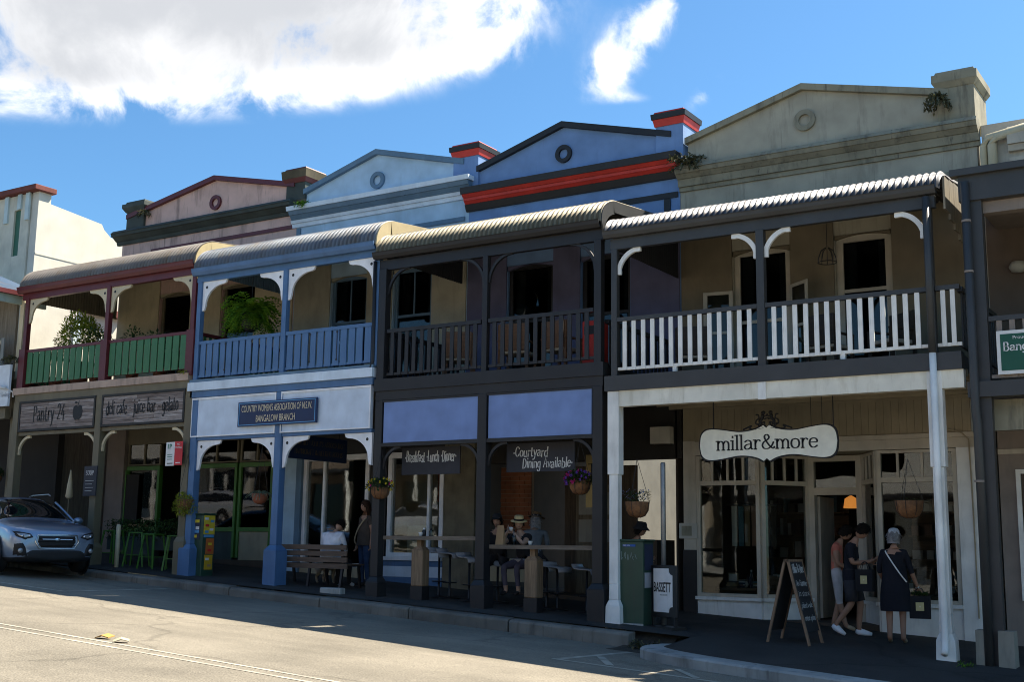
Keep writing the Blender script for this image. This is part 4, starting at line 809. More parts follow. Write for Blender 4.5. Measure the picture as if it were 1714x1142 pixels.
# ------------------------------------------------------------------ lettering: one-stroke glyphs; x-height 5, capitals 8
GLY = {  # width, strokes ('s' smooth, 'l' straight), serif feet (x, y)
'a': (5, ['s 0.6,4.2 2,5 3.5,4.6 4,3.4 4,1', 'l 4,1 4.4,.2 5,0.2', 's 4,2.9 1.6,2.6 .3,1.3 1.3,.1 3,.4 4,1.4'], []),
'b': (5, ['l .6,8 .6,0', 's .6,3.6 2.4,5 4.4,4 4.6,2 3.6,.2 1.6,0 .6,1.2'], [(.1, 8)]),
'c': (4.4, ['s 4.2,4 3,5 1.2,4.6 .3,2.6 1.1,.5 2.8,0 4.3,1'], []),
'd': (5, ['l 4.4,8 4.4,0', 's 4.4,3.8 3,5 1.1,4.5 .3,2.4 1.2,.4 3,0 4.4,1.4'], [(4, 8), (4.8, 0)]),
'e': (4.8, ['s .4,2.7 2.4,2.8 4.4,3 4,4.5 2.4,5 .8,4.2 .3,2.2 1.2,.4 2.8,0 4.4,.9'], []),
'f': (3.4, ['s 3.6,7.4 2.6,8 1.6,7.2 1.4,5.5 1.4,0', 'l .2,5 3,5'], []),
'g': (5, ['s 4.3,3.9 2.8,5 1,4.3 .4,2.5 1.3,.6 3,.4 4.3,1.6', 's 4.3,5 4.3,0 3.6,-2.4 1.8,-2.8 .4,-1.9'], []),
'h': (5, ['l .6,8 .6,0', 's .6,3.4 2,4.9 3.6,4.7 4.3,3.4 4.3,0'], []),
'i': (2, ['l 1,5 1,0', 'l 1,6.9 1,7.5'], [(.6, 5), (1, 0)]),
'j': (2.2, ['s 1.4,5 1.4,-1 .8,-2.6 -.4,-2.6', 'l 1.4,6.9 1.4,7.5'], []),
'k': (4.6, ['l .6,8 .6,0', 'l 4.2,5 .8,2.2', 'l 1.8,3 4.4,0'], []),
'l': (2, ['l 1,8 1,0'], [(.6, 8), (1, 0)]),
'm': (8, ['l .9,5 .9,0', 's .9,3.4 2,4.9 3.4,4.6 4,3.4 4,0', 's 4,3.4 5.2,4.9 6.5,4.6 7.1,3.4 7.1,0'], [(.5, 5), (.9, 0), (4, 0), (7.1, 0)]),
'n': (5, ['l .6,5 .6,0', 's .6,3.4 2,4.9 3.6,4.7 4.3,3.4 4.3,0'], []),
'o': (5, ['s 2.5,5 .9,4.4 .3,2.5 .9,.6 2.5,0 4.1,.6 4.7,2.5 4.1,4.4 2.5,5'], []),
'p': (5, ['l .6,5 .6,-2.8', 's .6,3.6 2.4,5 4.4,4 4.6,2 3.6,.2 1.6,0 .6,1.2'], []),
'r': (4, ['l 1,5 1,0', 's 1,3 1.8,4.6 3,5 3.8,4.5'], [(.6, 5), (1, 0)]),
's': (4, ['s 3.7,4.2 2.2,5 .6,4.2 1,3 3,2.2 3.7,1.1 2.2,0 .4,.8'], []),
't': (3.4, ['s 1.3,7 1.3,1.4 2,.1 3.3,.5', 'l .2,5 3,5'], []),
'u': (5, ['s .6,5 .6,1.4 1.6,.1 3.2,.2 4.3,1.6', 'l 4.3,5 4.3,0'], []),
'v': (4.4, ['l .2,5 2.2,0 4.2,5'], []),
'w': (6.4, ['l .2,5 1.7,0 3.2,4.4 4.7,0 6.2,5'], []),
'y': (4.6, ['l .3,5 2.4,.4', 's 4.4,5 2.4,.4 1.4,-2.2 .2,-2.8'], []),
'A': (6, ['l .3,0 3,8 5.7,0', 'l 1.4,2.8 4.6,2.8'], [(.3, 0), (5.7, 0)]),
'B': (5.4, ['l .8,0 .8,8', 's .8,8 3.6,7.8 4.4,6 3.4,4.3 .8,4.2', 's .8,4.2 3.8,4.1 5,2.2 3.8,.2 .8,0'], []),
'C': (6, ['s 5.5,6.3 4.2,7.8 2,7.6 .6,5.4 .6,2.6 2,.4 4.2,.2 5.6,1.8'], []),
'D': (6, ['l .8,0 .8,8', 's .8,8 3.6,7.6 5.4,5.4 5.4,2.6 3.6,.4 .8,0'], []),
'E': (5, ['l 4.8,8 .8,8 .8,0 4.9,0', 'l .8,4.2 4,4.2'], []),
'F': (5, ['l 4.8,8 .8,8 .8,0', 'l .8,4.2 4,4.2'], [(.8, 0)]),
'G': (6.2, ['s 5.4,6.3 4.2,7.8 2,7.6 .6,5.4 .6,2.6 2,.4 4.2,.2 5.5,1.4', 'l 5.5,1.4 5.5,3.4 3.8,3.4'], []),
'H': (6, ['l .8,8 .8,0', 'l 5.2,8 5.2,0', 'l .8,4.2 5.2,4.2'], [(.8, 8), (.8, 0), (5.2, 8), (5.2, 0)]),
'I': (2.4, ['l 1.2,8 1.2,0'], [(1.2, 8), (1.2, 0)]),
'L': (4.8, ['l .8,8 .8,0 4.6,0'], [(.8, 8)]),
'M': (7, ['l .7,0 .9,8 3.5,1.5 6.1,8 6.3,0'], [(.7, 0), (6.3, 0)]),
'N': (6, ['l .8,0 .8,8 5.2,0 5.2,8'], [(.8, 0), (5.2, 8)]),
'O': (6.4, ['s 3.2,8 1.3,7 .5,4 1.3,1 3.2,0 5.1,1 5.9,4 5.1,7 3.2,8'], []),
'P': (5.2, ['l .8,0 .8,8', 's .8,8 3.8,7.8 4.8,6 3.8,4 .8,3.8'], [(.8, 0)]),
'R': (5.6, ['l .8,0 .8,8', 's .8,8 3.8,7.8 4.8,6 3.8,4.2 .8,4', 'l 2.8,4.1 5.4,0'], [(.8, 0), (5.4, 0)]),
'S': (5.2, ['s 4.6,6.6 3.2,7.9 1.4,7.6 .7,6 2,4.6 3.8,3.6 4.7,2 3.6,.3 1.8,.1 .5,1.5'], []),
'T': (5.4, ['l .3,8 5.1,8', 'l 2.7,8 2.7,0'], [(2.7, 0)]),
'U': (6, ['s .8,8 .8,3 1.4,.8 3,0 4.6,.8 5.2,3 5.2,8'], [(.8, 8), (5.2, 8)]),
'W': (8.4, ['l .2,8 2.2,0 4.2,7 6.2,0 8.2,8'], [(.2, 8), (8.2, 8)]),
'Y': (5.8, ['l .3,8 2.9,3.8 5.5,8', 'l 2.9,3.8 2.9,0'], [(.3, 8), (5.5, 8), (2.9, 0)]),
'&': (7.4, ['s 6.8,3.6 5.6,1.4 3.6,.1 1.4,.3 .5,2 1.4,3.8 3.4,5 4.3,6.4 3.4,7.8 2,7.4 1.8,6 3,3.8 4.8,1.4 6.6,.2 7.3,1'], []),
"'": (1.6, ['l .9,8 .7,6.4'], []), '.': (1.8, ['l .9,.2 .9,.7'], []), '-': (3.4, ['l .6,2.6 2.8,2.6'], []), '*': (2.4, ['l 1.2,3.2 1.2,3.9'], []), ' ': (3, [], []),
'1': (3, ['l .5,6.6 1.6,8 1.6,0'], []), '2': (5, ['s .6,6.4 1.6,7.9 3.6,7.7 4.4,6 3.4,3.8 .5,.2', 'l .5,.2 4.8,.2'], []), '4': (5.2, ['l 3.6,8 .4,2.6 5,2.6', 'l 3.8,4.6 3.8,0'], []), '6': (5, ['s 4.2,7.4 2.2,7 .8,4.4 .6,2 2,.1 3.8,.4 4.6,2.4 3.4,4.2 1.8,4 .7,2.6'], []),
}
def lettering(par, text, org, u, v, h, mat, w=.1, slant=0, serif=False, jitter=0, fit=None, space=.9, contrast=.5, name='lettering', seed=1):
    """ribbon letters on a sign face; org = left end of base line, u = reading direction, v = up, h = capital height (all world or local)"""
    org, u, v = Vector(org), Vector(u).normalized(), Vector(v).normalized(); n = u.cross(v).normalized(); rn = random.Random(seed)
    tw = sum(GLY[c][0]+space for c in text)-space; s = h/8; sx = s if not fit else fit/tw
    m = MB(); x = 0; ww = w*h
    def pt3(px_, py_): return org+u*((px_+slant*py_)*sx)+v*(py_*s)+n*.004
    for ch in text:
        gw, st, sf = GLY[ch]; jy = rn.uniform(-jitter, jitter)
        for q in st:
            P_ = [Vector((float(a)+x, float(b)+jy)) for a, b in (t.split(',') for t in q[2:].split())]
            if q[0] == 's': P_ = smoothpath(P_, 5)
            V = []; L_ = len(P_)
            Q = [pt3(p.x, p.y) for p in P_]
            for i in range(L_):
                d = (Q[min(i+1, L_-1)]-Q[max(i-1, 0)]).normalized()
                k = contrast+(1-contrast)*abs(d.dot(v)); side = n.cross(d)*ww*k/2
                e = d*(ww*.3)*(-1 if i == 0 else 1 if i == L_-1 else 0)
                V += [Q[i]-side+e, Q[i]+side+e]
            m.add(V, [(2*i, 2*i+1, 2*i+3, 2*i+2) for i in range(L_-1)])
        if serif:
            for a, b in sf:
                c = pt3(a+x, b+jy); e = u*h*.13; f = v*ww*.28
                m.add([c-e-f, c+e-f, c+e+f, c-e+f], [(0, 1, 2, 3)])
        x += gw+space
    return m.build(name, mat, par, fix=False)
def ftext(par, text, org, u, v, h, mat, name='lettering', bold=0, center=False, fit=None):
    """block letters from Blender's built-in face"""
    cu = bpy.data.curves.new('t', 'FONT'); cu.body = text; cu.size = 1; cu.offset = bold; cu.resolution_u = 3
    ob = bpy.data.objects.new('t', cu); COL.objects.link(ob); me = ob.to_mesh(); xs = [p.co.x for p in me.vertices]; ys = [p.co.y for p in me.vertices]
    k = h/.69; kx = k if not fit else fit/(max(xs)-min(xs)); u, v = Vector(u).normalized(), Vector(v).normalized(); n = u.cross(v); o0 = Vector(org); x0 = min(xs); mid = (max(xs)-min(xs))*kx/2 if center else 0
    m = MB(); m.add([o0+u*((p.co.x-x0)*kx-mid)+v*(p.co.y*k)+n*.004 for p in me.vertices], [tuple(f.vertices) for f in me.polygons])
    ob.to_mesh_clear(); bpy.data.objects.remove(ob); bpy.data.curves.remove(cu); return m.build(name, mat, par, fix=False)
XU, ZU = (1, 0, 0), (0, 0, 1)
M_ink = flat('black_ink', (.012, .012, .014), .6); M_chalk = flat('chalk_white', (.62, .62, .60), .9); M_gold = flat('gilt_letter', (.72, .62, .42), .5); M_sred = flat('sign_red', (.55, .02, .03), .45); M_swhite = flat('sign_white', (.70, .70, .68), .45)
# weathered plank signs of the cafe
M_frame = flat('black_frame', (.02, .018, .016), .6)
PL = [wood('sign_plank_a', (.10, .072, .06), (.36, .31, .28), 'x', .8, 7), wood('sign_plank_b', (.085, .062, .05), (.27, .22, .2), 'x', .8, 7), wood('sign_plank_c', (.12, .085, .07), (.46, .42, .40), 'x', .8, 9)]
def plank_sign(x0, x1, label):
    t = T('shop_sign', label, 'sign', ((x0+x1)/2, -.03, 4.15)); z0, z1 = 4.17, 4.85; n = 8; rn = random.Random(int(x0*10))
    B('backing_board', M_frame, t, x0, x1, -.02, -.004, z0, z1)
    for i in range(n):
        a = z0+.03+(z1-z0-.06)*i/n; cut = rn.uniform(x0+.6, x1-.6); h = (z1-z0-.06)/n-.006
        for p, q in ((x0+.03, cut-.004), (cut+.004, x1-.03)): B('plank', rn.choice(PL), t, p, q, -.036-rn.uniform(0, .006), -.02, a, a+h)
    for b_ in ((x0-.02, x1+.02, -.055, -.003, z1-.03, z1+.02), (x0-.02, x1+.02, -.055, -.003, z0-.02, z0+.03), (x0-.02, x0+.03, -.054, -.004, z0+.03, z1-.03), (x1-.03, x1+.02, -.054, -.004, z0+.03, z1-.03)): B('frame_strip', M_frame, t, *b_)
    return t
s1 = plank_sign(-25.3, -22.62, 'weathered plank signboard lettered Pantry 24 beside an apple')
lettering(s1, 'Pantry 24', (-24.78, -.043, 4.38), XU, ZU, .36, M_ink, .1, 0, jitter=.3, fit=1.12, space=1.2)
m = MB(); pts = [(.0, .30), (.07, .33), (.15, .30), (.18, .2), (.15, .07), (.07, 0), (0, .025), (-.07, 0), (-.15, .07), (-.18, .2), (-.15, .30), (-.07, .33)]
m.add([(-23.2+a*.95, -.047, 4.34+b*1.05) for a, b in pts], [tuple(range(len(pts)))]); m.add([(-23.21, -.047, 4.68), (-23.19, -.047, 4.68), (-23.15, -.047, 4.79), (-23.17, -.047, 4.79)], [(0, 1, 2, 3)]); m.add([(-23.2, -.047, 4.74), (-23.28, -.047, 4.78), (-23.33, -.047, 4.74), (-23.26, -.047, 4.72)], [(0, 1, 2, 3)]); m.build('apple_mark', M_ink, s1, fix=False)
s2 = plank_sign(-22.36, -19.74, 'weathered plank signboard lettered deli cafe, juice bar and gelato')
lettering(s2, 'deli cafe - juice bar - gelato', (-22.22, -.043, 4.42), XU, ZU, .3, M_ink, .1, 0, jitter=.35, fit=2.3, space=1.1)
# country women's association board
t = T('shop_sign', 'navy board with gilt lettering of a country women\'s association across pale blue panels', 'sign', (-17.05, -.06, 3.95)); M_navyb = flat('sign_navy', (.008, .025, .085), .35); M_cyan = flat('sign_sky_blue', (.1, .3, .55), .4)
B('board', M_navyb, t, -18.1, -15.98, -.085, -.045, 3.97, 4.47)
for b_ in ((-18.07, -16.01, -.092, -.086, 4.435, 4.45), (-18.07, -16.01, -.092, -.086, 3.99, 4.005), (-18.07, -18.055, -.092, -.086, 4.005, 4.435), (-16.025, -16.01, -.092, -.086, 4.005, 4.435)): B('border_line', M_cyan, t, *b_)
ftext(t, "COUNTRY WOMEN'S ASSOCIATION OF N.S.W.", (-17.99, -.092, 4.26), XU, ZU, .135, M_gold, fit=1.9)
ftext(t, 'BANGALOW BRANCH', (-17.58, -.092, 4.05), XU, ZU, .135, M_gold, fit=1.05)
t = T('hanging_sign', 'dark navy hanging sign set crosswise under the pale blue verandah', 'sign', (-17.25, 1.5, 3.2)); M_dkgold = flat('dull_gilt', (.2, .14, .05), .5)
B('board', M_navyb, t, -17.27, -17.23, .55, 2.35, 3.36, 3.86)
for y in (.8, 2.1): B('hanger_rod', M_ink, t, -17.256, -17.244, y, y+.012, 3.86, 4.75)
lettering(t, "COUNTRY WOMEN'S ASSOCIATION", (-17.228, .65, 3.66), (0, 1, 0), ZU, .1, M_dkgold, .11, 0, True, fit=1.6); lettering(t, 'HANDICRAFT & MEETING ROOMS', (-17.228, .7, 3.47), (0, 1, 0), ZU, .1, M_dkgold, .11, 0, True, fit=1.5)
# chalk-lettered boards of the dark cafe
M_slate = paint('painted_slate', (.035, .036, .045), .7, .15, .1, 4, .1)
for x0, x1, rows, lab in ((-14.22, -12.88, [('*Breakfast *Lunch *Dinner*', -14.14, 3.18, .2, 1.18)], 'charcoal hanging board hand-lettered Breakfast Lunch Dinner'), (-11.86, -10.46, [('*Courtyard', -11.72, 3.21, .17, .72), ('Dining Available*', -11.52, 3.01, .17, 1.02)], 'charcoal hanging board hand-lettered Courtyard Dining Available')):
    t = T('hanging_sign', lab, 'sign', ((x0+x1)/2, .4, 2.95)); B('board', M_slate, t, x0, x1, .4, .425, 2.94, 3.45)
    for k in (.2, .5, .8): B('hanger_hook', M_ink, t, x0+(x1-x0)*k, x0+(x1-x0)*k+.012, .405, .417, 3.45, 4.45)
    for s_, xx, zz, h, ft in rows: lettering(t, s_, (xx, .396, zz), XU, ZU, h, M_chalk, .12 if len(rows) > 1 else .1, .12, jitter=.5, fit=ft, space=.8)
lettering(b3, 'TO', (-10.8, 1.496, 2.85), XU, ZU, .28, M_ink, .12, fit=.36, name='painted_letters')
# scalloped homewares sign with crest
t = T('hanging_sign', 'cream scalloped hanging sign lettered millar&more beneath twin-lion crest', 'sign', (-7.15, .9, 3.1)); M_ivory = flat('ivory_enamel', (.88, .86, .73), .4)
half = [(0, .245), (.05, .29), (.16, .235), (.32, .2), (.5, .195), (.75, .235), (.95, .255), (1.07, .23), (1.14, .15), (1.165, 0)]
def plate(sc, y0, y1, mt, name):
    up = smoothpath([Vector(p) for p in half[1:]], 4); up = [Vector(half[0])]+up; top = [(p.x, p.y) for p in up]; pl = top+[(a, -b) for a, b in reversed(top[:-1])]
    pl = pl+[(-a, b) for a, b in reversed(pl[1:-1])]; V = []; m = MB(); n = len(pl)
    def rim(a, b): return (a+(sc if a > 0 else -sc if a < 0 else 0), b+(sc if b > 0 else -sc if b < 0 else 0))
    q = [rim(*p) for p in pl]; cxx, cz = -7.165, 3.345
    c = len(m.v); V = [(cxx+a, y, cz+b) for y in (y0, y1) for a, b in q]+[(cxx, y0, cz), (cxx, y1, cz)]
    m.add(V, [(i, (i+1) % n, 2*n) for i in range(n)]+[(n+(i+1) % n, n+i, 2*n+1) for i in range(n)]+[(i, i+n, (i+1) % n+n, (i+1) % n) for i in range(n)]); return m.build(name, mt, t)
plate(.022, .9, .925, M_ink, 'rim'); plate(0, .888, .9, M_ivory, 'face')
lettering(t, 'millar&more', (-8.03, .884, 3.25), XU, ZU, .235, M_ink, .135, 0, True, fit=1.72, space=.55, contrast=.45)
for k, d in enumerate((1, -1)):   # crest of two rampant lions facing each other
    m = MB(); S = lambda *pp: [(-7.15+d*a, .9, 3.62+b) for a, b in pp]
    m.tube(smoothpath(S((-.10, .02), (-.12, .08), (-.085, .13), (-.07, .19)), 3), [.02, .03, .032, .03][:1]*0 or .028, 6); m.blob((-7.15-d*.062, .9, 3.84), (.036, .02, .034), 8, 6)
    for P_ in (((-.07, .17), (-.02, .165), (.0, .2)), ((-.08, .13), (-.03, .12), (-.01, .14)), ((-.10, .05), (-.05, .07), (-.055, .01), (-.02, .005)), ((-.12, .05), (-.15, .02), (-.12, -.005), (-.06, -.01)), ((-.13, .04), (-.19, .04), (-.185, .1), (-.14, .13), (-.155, .19), (-.19, .19))): m.tube(smoothpath([Vector(p) for p in S(*P_)], 3), .013, 6)
    m.tube(smoothpath([Vector(p) for p in S((-.06, -.03), (-.2, -.05), (-.3, -.03), (-.27, .015), (-.33, -.01), (-.42, -.045))], 3), .014, 6); m.build('crest_lion', M_ink, t, smooth=True)
for x in (-8.09, -6.06, -6.42, -6.24): B('hanger_rod', M_ink, t, x-.008 if x in (-8.09, -6.06) else x-.003, x+.008 if x in (-8.09, -6.06) else x+.003, .905, .918, 3.56, 4.25)
# green notice on the right-hand balcony and white fascia sign far left
t = T('banner_sign', 'green banner in white border tied to pinkish balcony slats', 'sign', (-2.8, -.05, 4.1)); M_sgreen = flat('sign_green', (.008, .085, .05), .4)
B('board', M_swhite, t, -3.38, -2.0, -.05, -.03, 4.1, 4.72); B('green_field', M_sgreen, t, -3.33, -2.05, -.054, -.051, 4.15, 4.67)
ftext(t, 'Proudly supporting', (-3.16, -.058, 4.59), XU, ZU, .05, M_swhite); lettering(t, 'Bangalow', (-3.29, -.058, 4.43), XU, ZU, .12, M_swhite, .17, 0, True, fit=.62); ftext(t, '&', (-2.97, -.058, 4.355), XU, ZU, .05, M_swhite); ftext(t, '66', (-3.02, -.058, 4.26), XU, ZU, .065, M_swhite)
t = T('fascia_sign', 'plain white fascia sign ending in the word living', 'sign', (-27, -.1, 4.8)); M_skyw = flat('cool_white_sign', (.62, .68, .74), .5); B('board', M_skyw, t, -30, -25.64, -.16, -.1, 4.78, 5.78); ftext(t, 'd living', (-26.0, -.165, 5.0), XU, ZU, .11, flat('grey_ink', (.12, .13, .15)), bold=-.01)
B('board_top', M_ink, t, -30, -25.64, -.15, -.1, 5.782, 5.8)
t = T('security_camera', 'small white bullet camera on bracket beside white fascia sign', 'camera', (-25.7, -.2, 5.2)); MB().tube([(-25.95, -.35, 5.24), (-25.68, -.2, 5.2)], .04, 10).build('camera_body', M_swhite, t, smooth=True); MB().tube([(-25.68, -.2, 5.2), (-25.62, -.05, 5.12), (-25.6, -.05, 5.0)], .02, 8).build('bracket', M_swhite, t)
# parking signs on the pale blue post
t = T('parking_sign', 'white parking limit sign joined to red no-stopping sign on blue post', 'sign', (-20.0, -.1, 3.3))
B('parking_plate', M_swhite, t, -20.1, -19.84, -.14, -.132, 3.22, 3.72, bevel=.0); B('stopping_plate', M_sred, t, -19.838, -19.6, -.14, -.132, 3.23, 3.73)
M_tgreen = flat('sign_text_green', (.02, .16, .1)); ftext(t, '1P', (-20.04, -.144, 3.58), XU, ZU, .1, M_tgreen, bold=.02); ftext(t, 'NO', (-19.76, -.144, 3.65), XU, ZU, .04, M_swhite, bold=.01); ftext(t, 'STOPPING', (-19.82, -.144, 3.58), XU, ZU, .04, M_swhite, fit=.2)
for zz in (3.45, 3.4, 3.35): B('text_line', M_tgreen, t, -20.05, -19.9, -.142, -.1405, zz, zz+.015)
B('arrow_mark', M_ink, t, -20.05, -19.88, -.142, -.1405, 3.26, 3.28); B('arrow_mark', M_swhite, t, -19.79, -19.65, -.142, -.1405, 3.27, 3.29); B('clamp', M_ink, t, -19.66, -19.6, -.13, -.1, 3.4, 3.5)
# soup board on the olive post
t = T('menu_board', 'small black soup board fixed to the olive cafe post', 'sign', (-22.6, -.1, 2.7)); B('board', M_slate, t, -22.72, -22.3, -.12, -.09, 2.62, 3.28); lettering(t, 'SOUP', (-22.65, -.124, 3.08), XU, ZU, .1, M_chalk, .12, jitter=.3, fit=.26)
for k in range(4): B('chalk_line', M_chalk, t, -22.66, -22.38-.05*(k % 2), -.122, -.1205, 2.95-.075*k, 2.957-.075*k)
# ------------------------------------------------------------------ plants
def leaf(m, p, d, L_, w, up=Vector((0, 0, 1)), fold=.25):
    d = d.normalized(); s = d.cross(up)
    if s.length < .05: s = d.cross(Vector((1, 0, 0)))
    s.normalize(); n = s.cross(d)
    a, b, c, e = p, p+d*L_*.5+s*w/2+n*w*fold, p+d*L_, p+d*L_*.5-s*w/2+n*w*fold
    m.add([a, b, c, e], [(0, 1, 2), (0, 2, 3)])
def rdir(rn, zlo=-1, zhi=1):
    z = rn.uniform(zlo, zhi); a = rn.uniform(0, 2*math.pi); r = math.sqrt(max(0, 1-z*z)); return Vector((r*math.cos(a), r*math.sin(a), z))
def frond(m, p, d, L_, droop, rn, lw=.16, n=12):
    q = Vector(p); v = Vector(d).normalized(); st = L_/n
    for i in range(n):
        v = (v+Vector((0, 0, -droop*(.4+i/n)))).normalized(); nq = q+v*st; s = v.cross(Vector((0, 0, 1)))
        if s.length < .05: s = Vector((1, 0, 0))
        s.normalize(); w = lw*(1-abs(i/n-.35)*1.1)
        for sg in (1, -1): leaf(m, q, (s*sg+v*.55+Vector((0, 0, rn.uniform(-.35, .1)))), w*rn.uniform(.8, 1.15), st*.95)
        q = nq
LF = leafmat('fern_green', (.05, .15, .012), (.20, .36, .03), trans=.4); LD = leafmat('dark_leaf', (.012, .035, .010), (.05, .10, .022)); LY = leafmat('yellow_green_leaf', (.16, .20, .02), (.42, .44, .06), trans=.4); LY2 = leafmat('lime_shrub_leaf', (.10, .17, .015), (.34, .40, .05), trans=.45); LG = leafmat('grey_leaf', (.10, .15, .09), (.28, .33, .22)); LB = leafmat('dry_weed', (.05, .055, .03), (.14, .13, .06))
FY = leafmat('yellow_petals', (.6, .42, .02), (.8, .65, .05), trans=.1); FP = leafmat('purple_petals', (.10, .04, .32), (.26, .10, .55), trans=.1); FM = leafmat('magenta_petals', (.35, .01, .12), (.6, .03, .25), trans=.1); FB = leafmat('blue_petals', (.14, .17, .32), (.3, .34, .5), trans=.1)
COIR = paint('coir_liner', (.22, .10, .04), .95, .3, .3, 14, .8, 60); TERRA = paint('terracotta', (.30, .10, .05), .8, .2, .2)
M_wire = flat('black_wire', (.02, .02, .02), .5)
def bush(m, c, r, n, size, rn, zlo=-.4):
    for _ in range(n):
        d = rdir(rn, zlo, 1); k = rn.uniform(.35, 1)**.5*(1+.18*math.sin(5*d.x+3*d.z)); p = Vector((c[0]+d.x*r[0]*k, c[1]+d.y*r[1]*k, c[2]+d.z*r[2]*k)); leaf(m, p, d+rdir(rn)*.8, size*rn.uniform(.7, 1.3), size*.55)
def basket(x, y, z, w, label, kind, top, seed, pot=None):
    rn = random.Random(seed); t = T('hanging_basket', label, 'basket', (x, y, z), group=None)
    h = w*.62; MB().lathe((x, y, z), [(w*.12, 0), (w*.32, h*.12), (w*.45, h*.45), (w*.5, h), (w*.46, h)], 16).build('basket_bowl', pot or COIR, t, smooth=True)
    m = MB()
    for k in range(3):
        a = 2*math.pi*k/3+.4; m.tube([(x+w*.49*math.cos(a), y+w*.49*math.sin(a), z+h), (x, y, min(top, z+h+.95))], .004, 5)
    if top > z+h+.95: m.tube([(x, y, z+h+.94), (x, y, top)], .005, 5)
    m.build('chain', M_wire, t)
    if not pot or kind == 'spider':
        m = MB()
        for k in range(8):
            a = 2*math.pi*k/8; m.tube([(x+r_*w*math.cos(a)*1.02, y+r_*w*math.sin(a)*1.02, z+zz*h) for r_, zz in ((.12, 0), (.33, .12), (.46, .45), (.505, 1))], .004, 4)
        if kind != 'spider': m.build('wire_frame', M_wire, t)
    m = MB(); c = (x, y, z+h)
    if kind == 'spider':
        for _ in range(90):
            d = rdir(rn, .2, 1); q = Vector(c)+Vector((d.x, d.y, 0))*w*.25; v = d*.7; P_ = [q.copy()]
            for i in range(6): v = v+Vector((0, 0, -.16)); q = q+v*.06; P_.append(q.copy())
            for i in range(6): leaf(m, P_[i], P_[i+1]-P_[i], (P_[i+1]-P_[i]).length*1.25, .02)
        m.build('foliage', LG, t, fix=False)
    elif kind == 'ball': bush(m, (x, y, z+h*.6), (w*.62, w*.62, w*.62), 900, .055, rn, -1); m.build('foliage', LY, t, fix=False)
    elif kind == 'sparse':
        for _ in range(160):
            d = rdir(rn, .1, 1); p = Vector(c)+Vector((d.x*w*.5, d.y*w*.5, rn.uniform(0, .16))); leaf(m, p, d, .05, .02)
        m.build('foliage', LD, t, fix=False); m = MB()
        for _ in range(70):
            p = Vector(c)+Vector((rn.uniform(-1, 1)*w*.5, rn.uniform(-1, 1)*w*.4, rn.uniform(.04, .2))); leaf(m, p, rdir(rn), .035, .03)
        m.build('flowers', FB, t, fix=False)
    else:
        bush(m, (x, y, z+h*(1.1 if kind != 'bare' else 1)), (w*.66, w*.6, w*.36) if kind != 'bare' else (w*.4, w*.4, .03), 420 if kind != 'bare' else 40, .06 if kind != 'bare' else .03, rn, -.5); m.build('foliage', LD if kind != 'none' else LG, t, fix=False)
        for fm, n, sd in {'yellow': ((FY, 34, 1), (FM, 10, 2)), 'purple': ((FP, 46, 3), (FM, 34, 4)), 'pink': ((FM, 8, 5),), 'none': ()}.get(kind, ()):
            m = MB(); r2 = random.Random(seed*9+sd)
            for _ in range(n):
                d = rdir(r2, -.5, 1)
                if kind == 'purple' and sd == 4 and d.x > .2: d.x *= -1
                if kind == 'yellow' and sd == 2: d.z = abs(d.z)
                p = Vector((x+d.x*w*.74, y+d.y*w*.66, z+h*1.1+d.z*w*.42))
                for k in range(5): leaf(m, p, Vector((math.cos(k*1.256), -.5, math.sin(k*1.256))), .03, .03)
            m.build('flowers', fm, t, fix=False)['kind'] = 'stuff'
    return t
basket(-19.52, -.05, 2.28, .38, 'round yellow-green foliage ball hanging by the blue post', 'ball', 3.7, 2)
basket(-17.75, .3, 2.42, .34, 'spider plant in terracotta pot hanging beside blue middle post', 'spider', 4.7, 3, TERRA)
basket(-14.40, .0, 2.47, .36, 'hanging basket of yellow flowers on the dark cafe post', 'yellow', 3.4, 4)
basket(-10.30, .3, 2.52, .38, 'hanging basket of purple and magenta flowers under lavender panel', 'purple', 3.45, 5)
basket(-9.21, .3, 2.13, .42, 'coir hanging basket with small blue flowers beside white post', 'sparse', 3.1, 6)
basket(-4.85, .6, 2.12, .42, 'bare coir hanging basket before the right-hand shop window', 'bare', 3.0, 7)
basket(-26.3, .1, 2.95, .4, 'hanging basket with pink flower at the weathered shop', 'pink', 4.5, 8)
# big fern on the pale blue balcony
rn = random.Random(11); t = T('potted_fern', 'large lush green fern hanging over the pale blue balcony rail', 'plant', (-18.35, .35, 5.9))
m = MB()
for k in range(170):
    a = rn.uniform(0, 2*math.pi); e = rn.uniform(-.1, 1.3); frond(m, (-18.35, .4, 6.38), (math.cos(a)*(1.1-e*.45), math.sin(a)*(1.0-e*.45), e*.9), rn.uniform(.55, .88), .22, rn, .15)
m.build('fronds', LF, t, fix=False); MB().lathe((-18.35, .4, 6.05), [(.1, 0), (.2, .1), (.25, .36)], 14).build('pot', P_navy, t); MB().tube([(-18.35, .4, 6.3), (-18.35, .4, 7.7)], .006, 5).build('hanger', M_wire, t)
def shrub(x, y, z, r, n, label, mat, kind='bush', seed=1, name='potted_shrub', potz=None, pr=.16):
    rn = random.Random(seed); t = T(name, label, 'plant', (x, y, potz if potz is not None else z)); m = MB()
    if kind == 'bush': bush(m, (x, y, z+r[2]*.5), r, n, .09, rn, -.3)
    else:
        for _ in range(n):
            a = rn.uniform(0, 2*math.pi); e = rn.uniform(.2, 1.4); frond(m, (x, y, z), (math.cos(a), math.sin(a), e), rn.uniform(.7, 1.1)*r[0], .13, rn, .13*r[0]/.6)
    m.build('foliage', mat, t, fix=False); MB().lathe((x, y, (potz if potz is not None else z-.3)), [(pr*.7, 0), (pr, .28), (pr, .3)], 12).build('pot', TERRA, t)
    return t
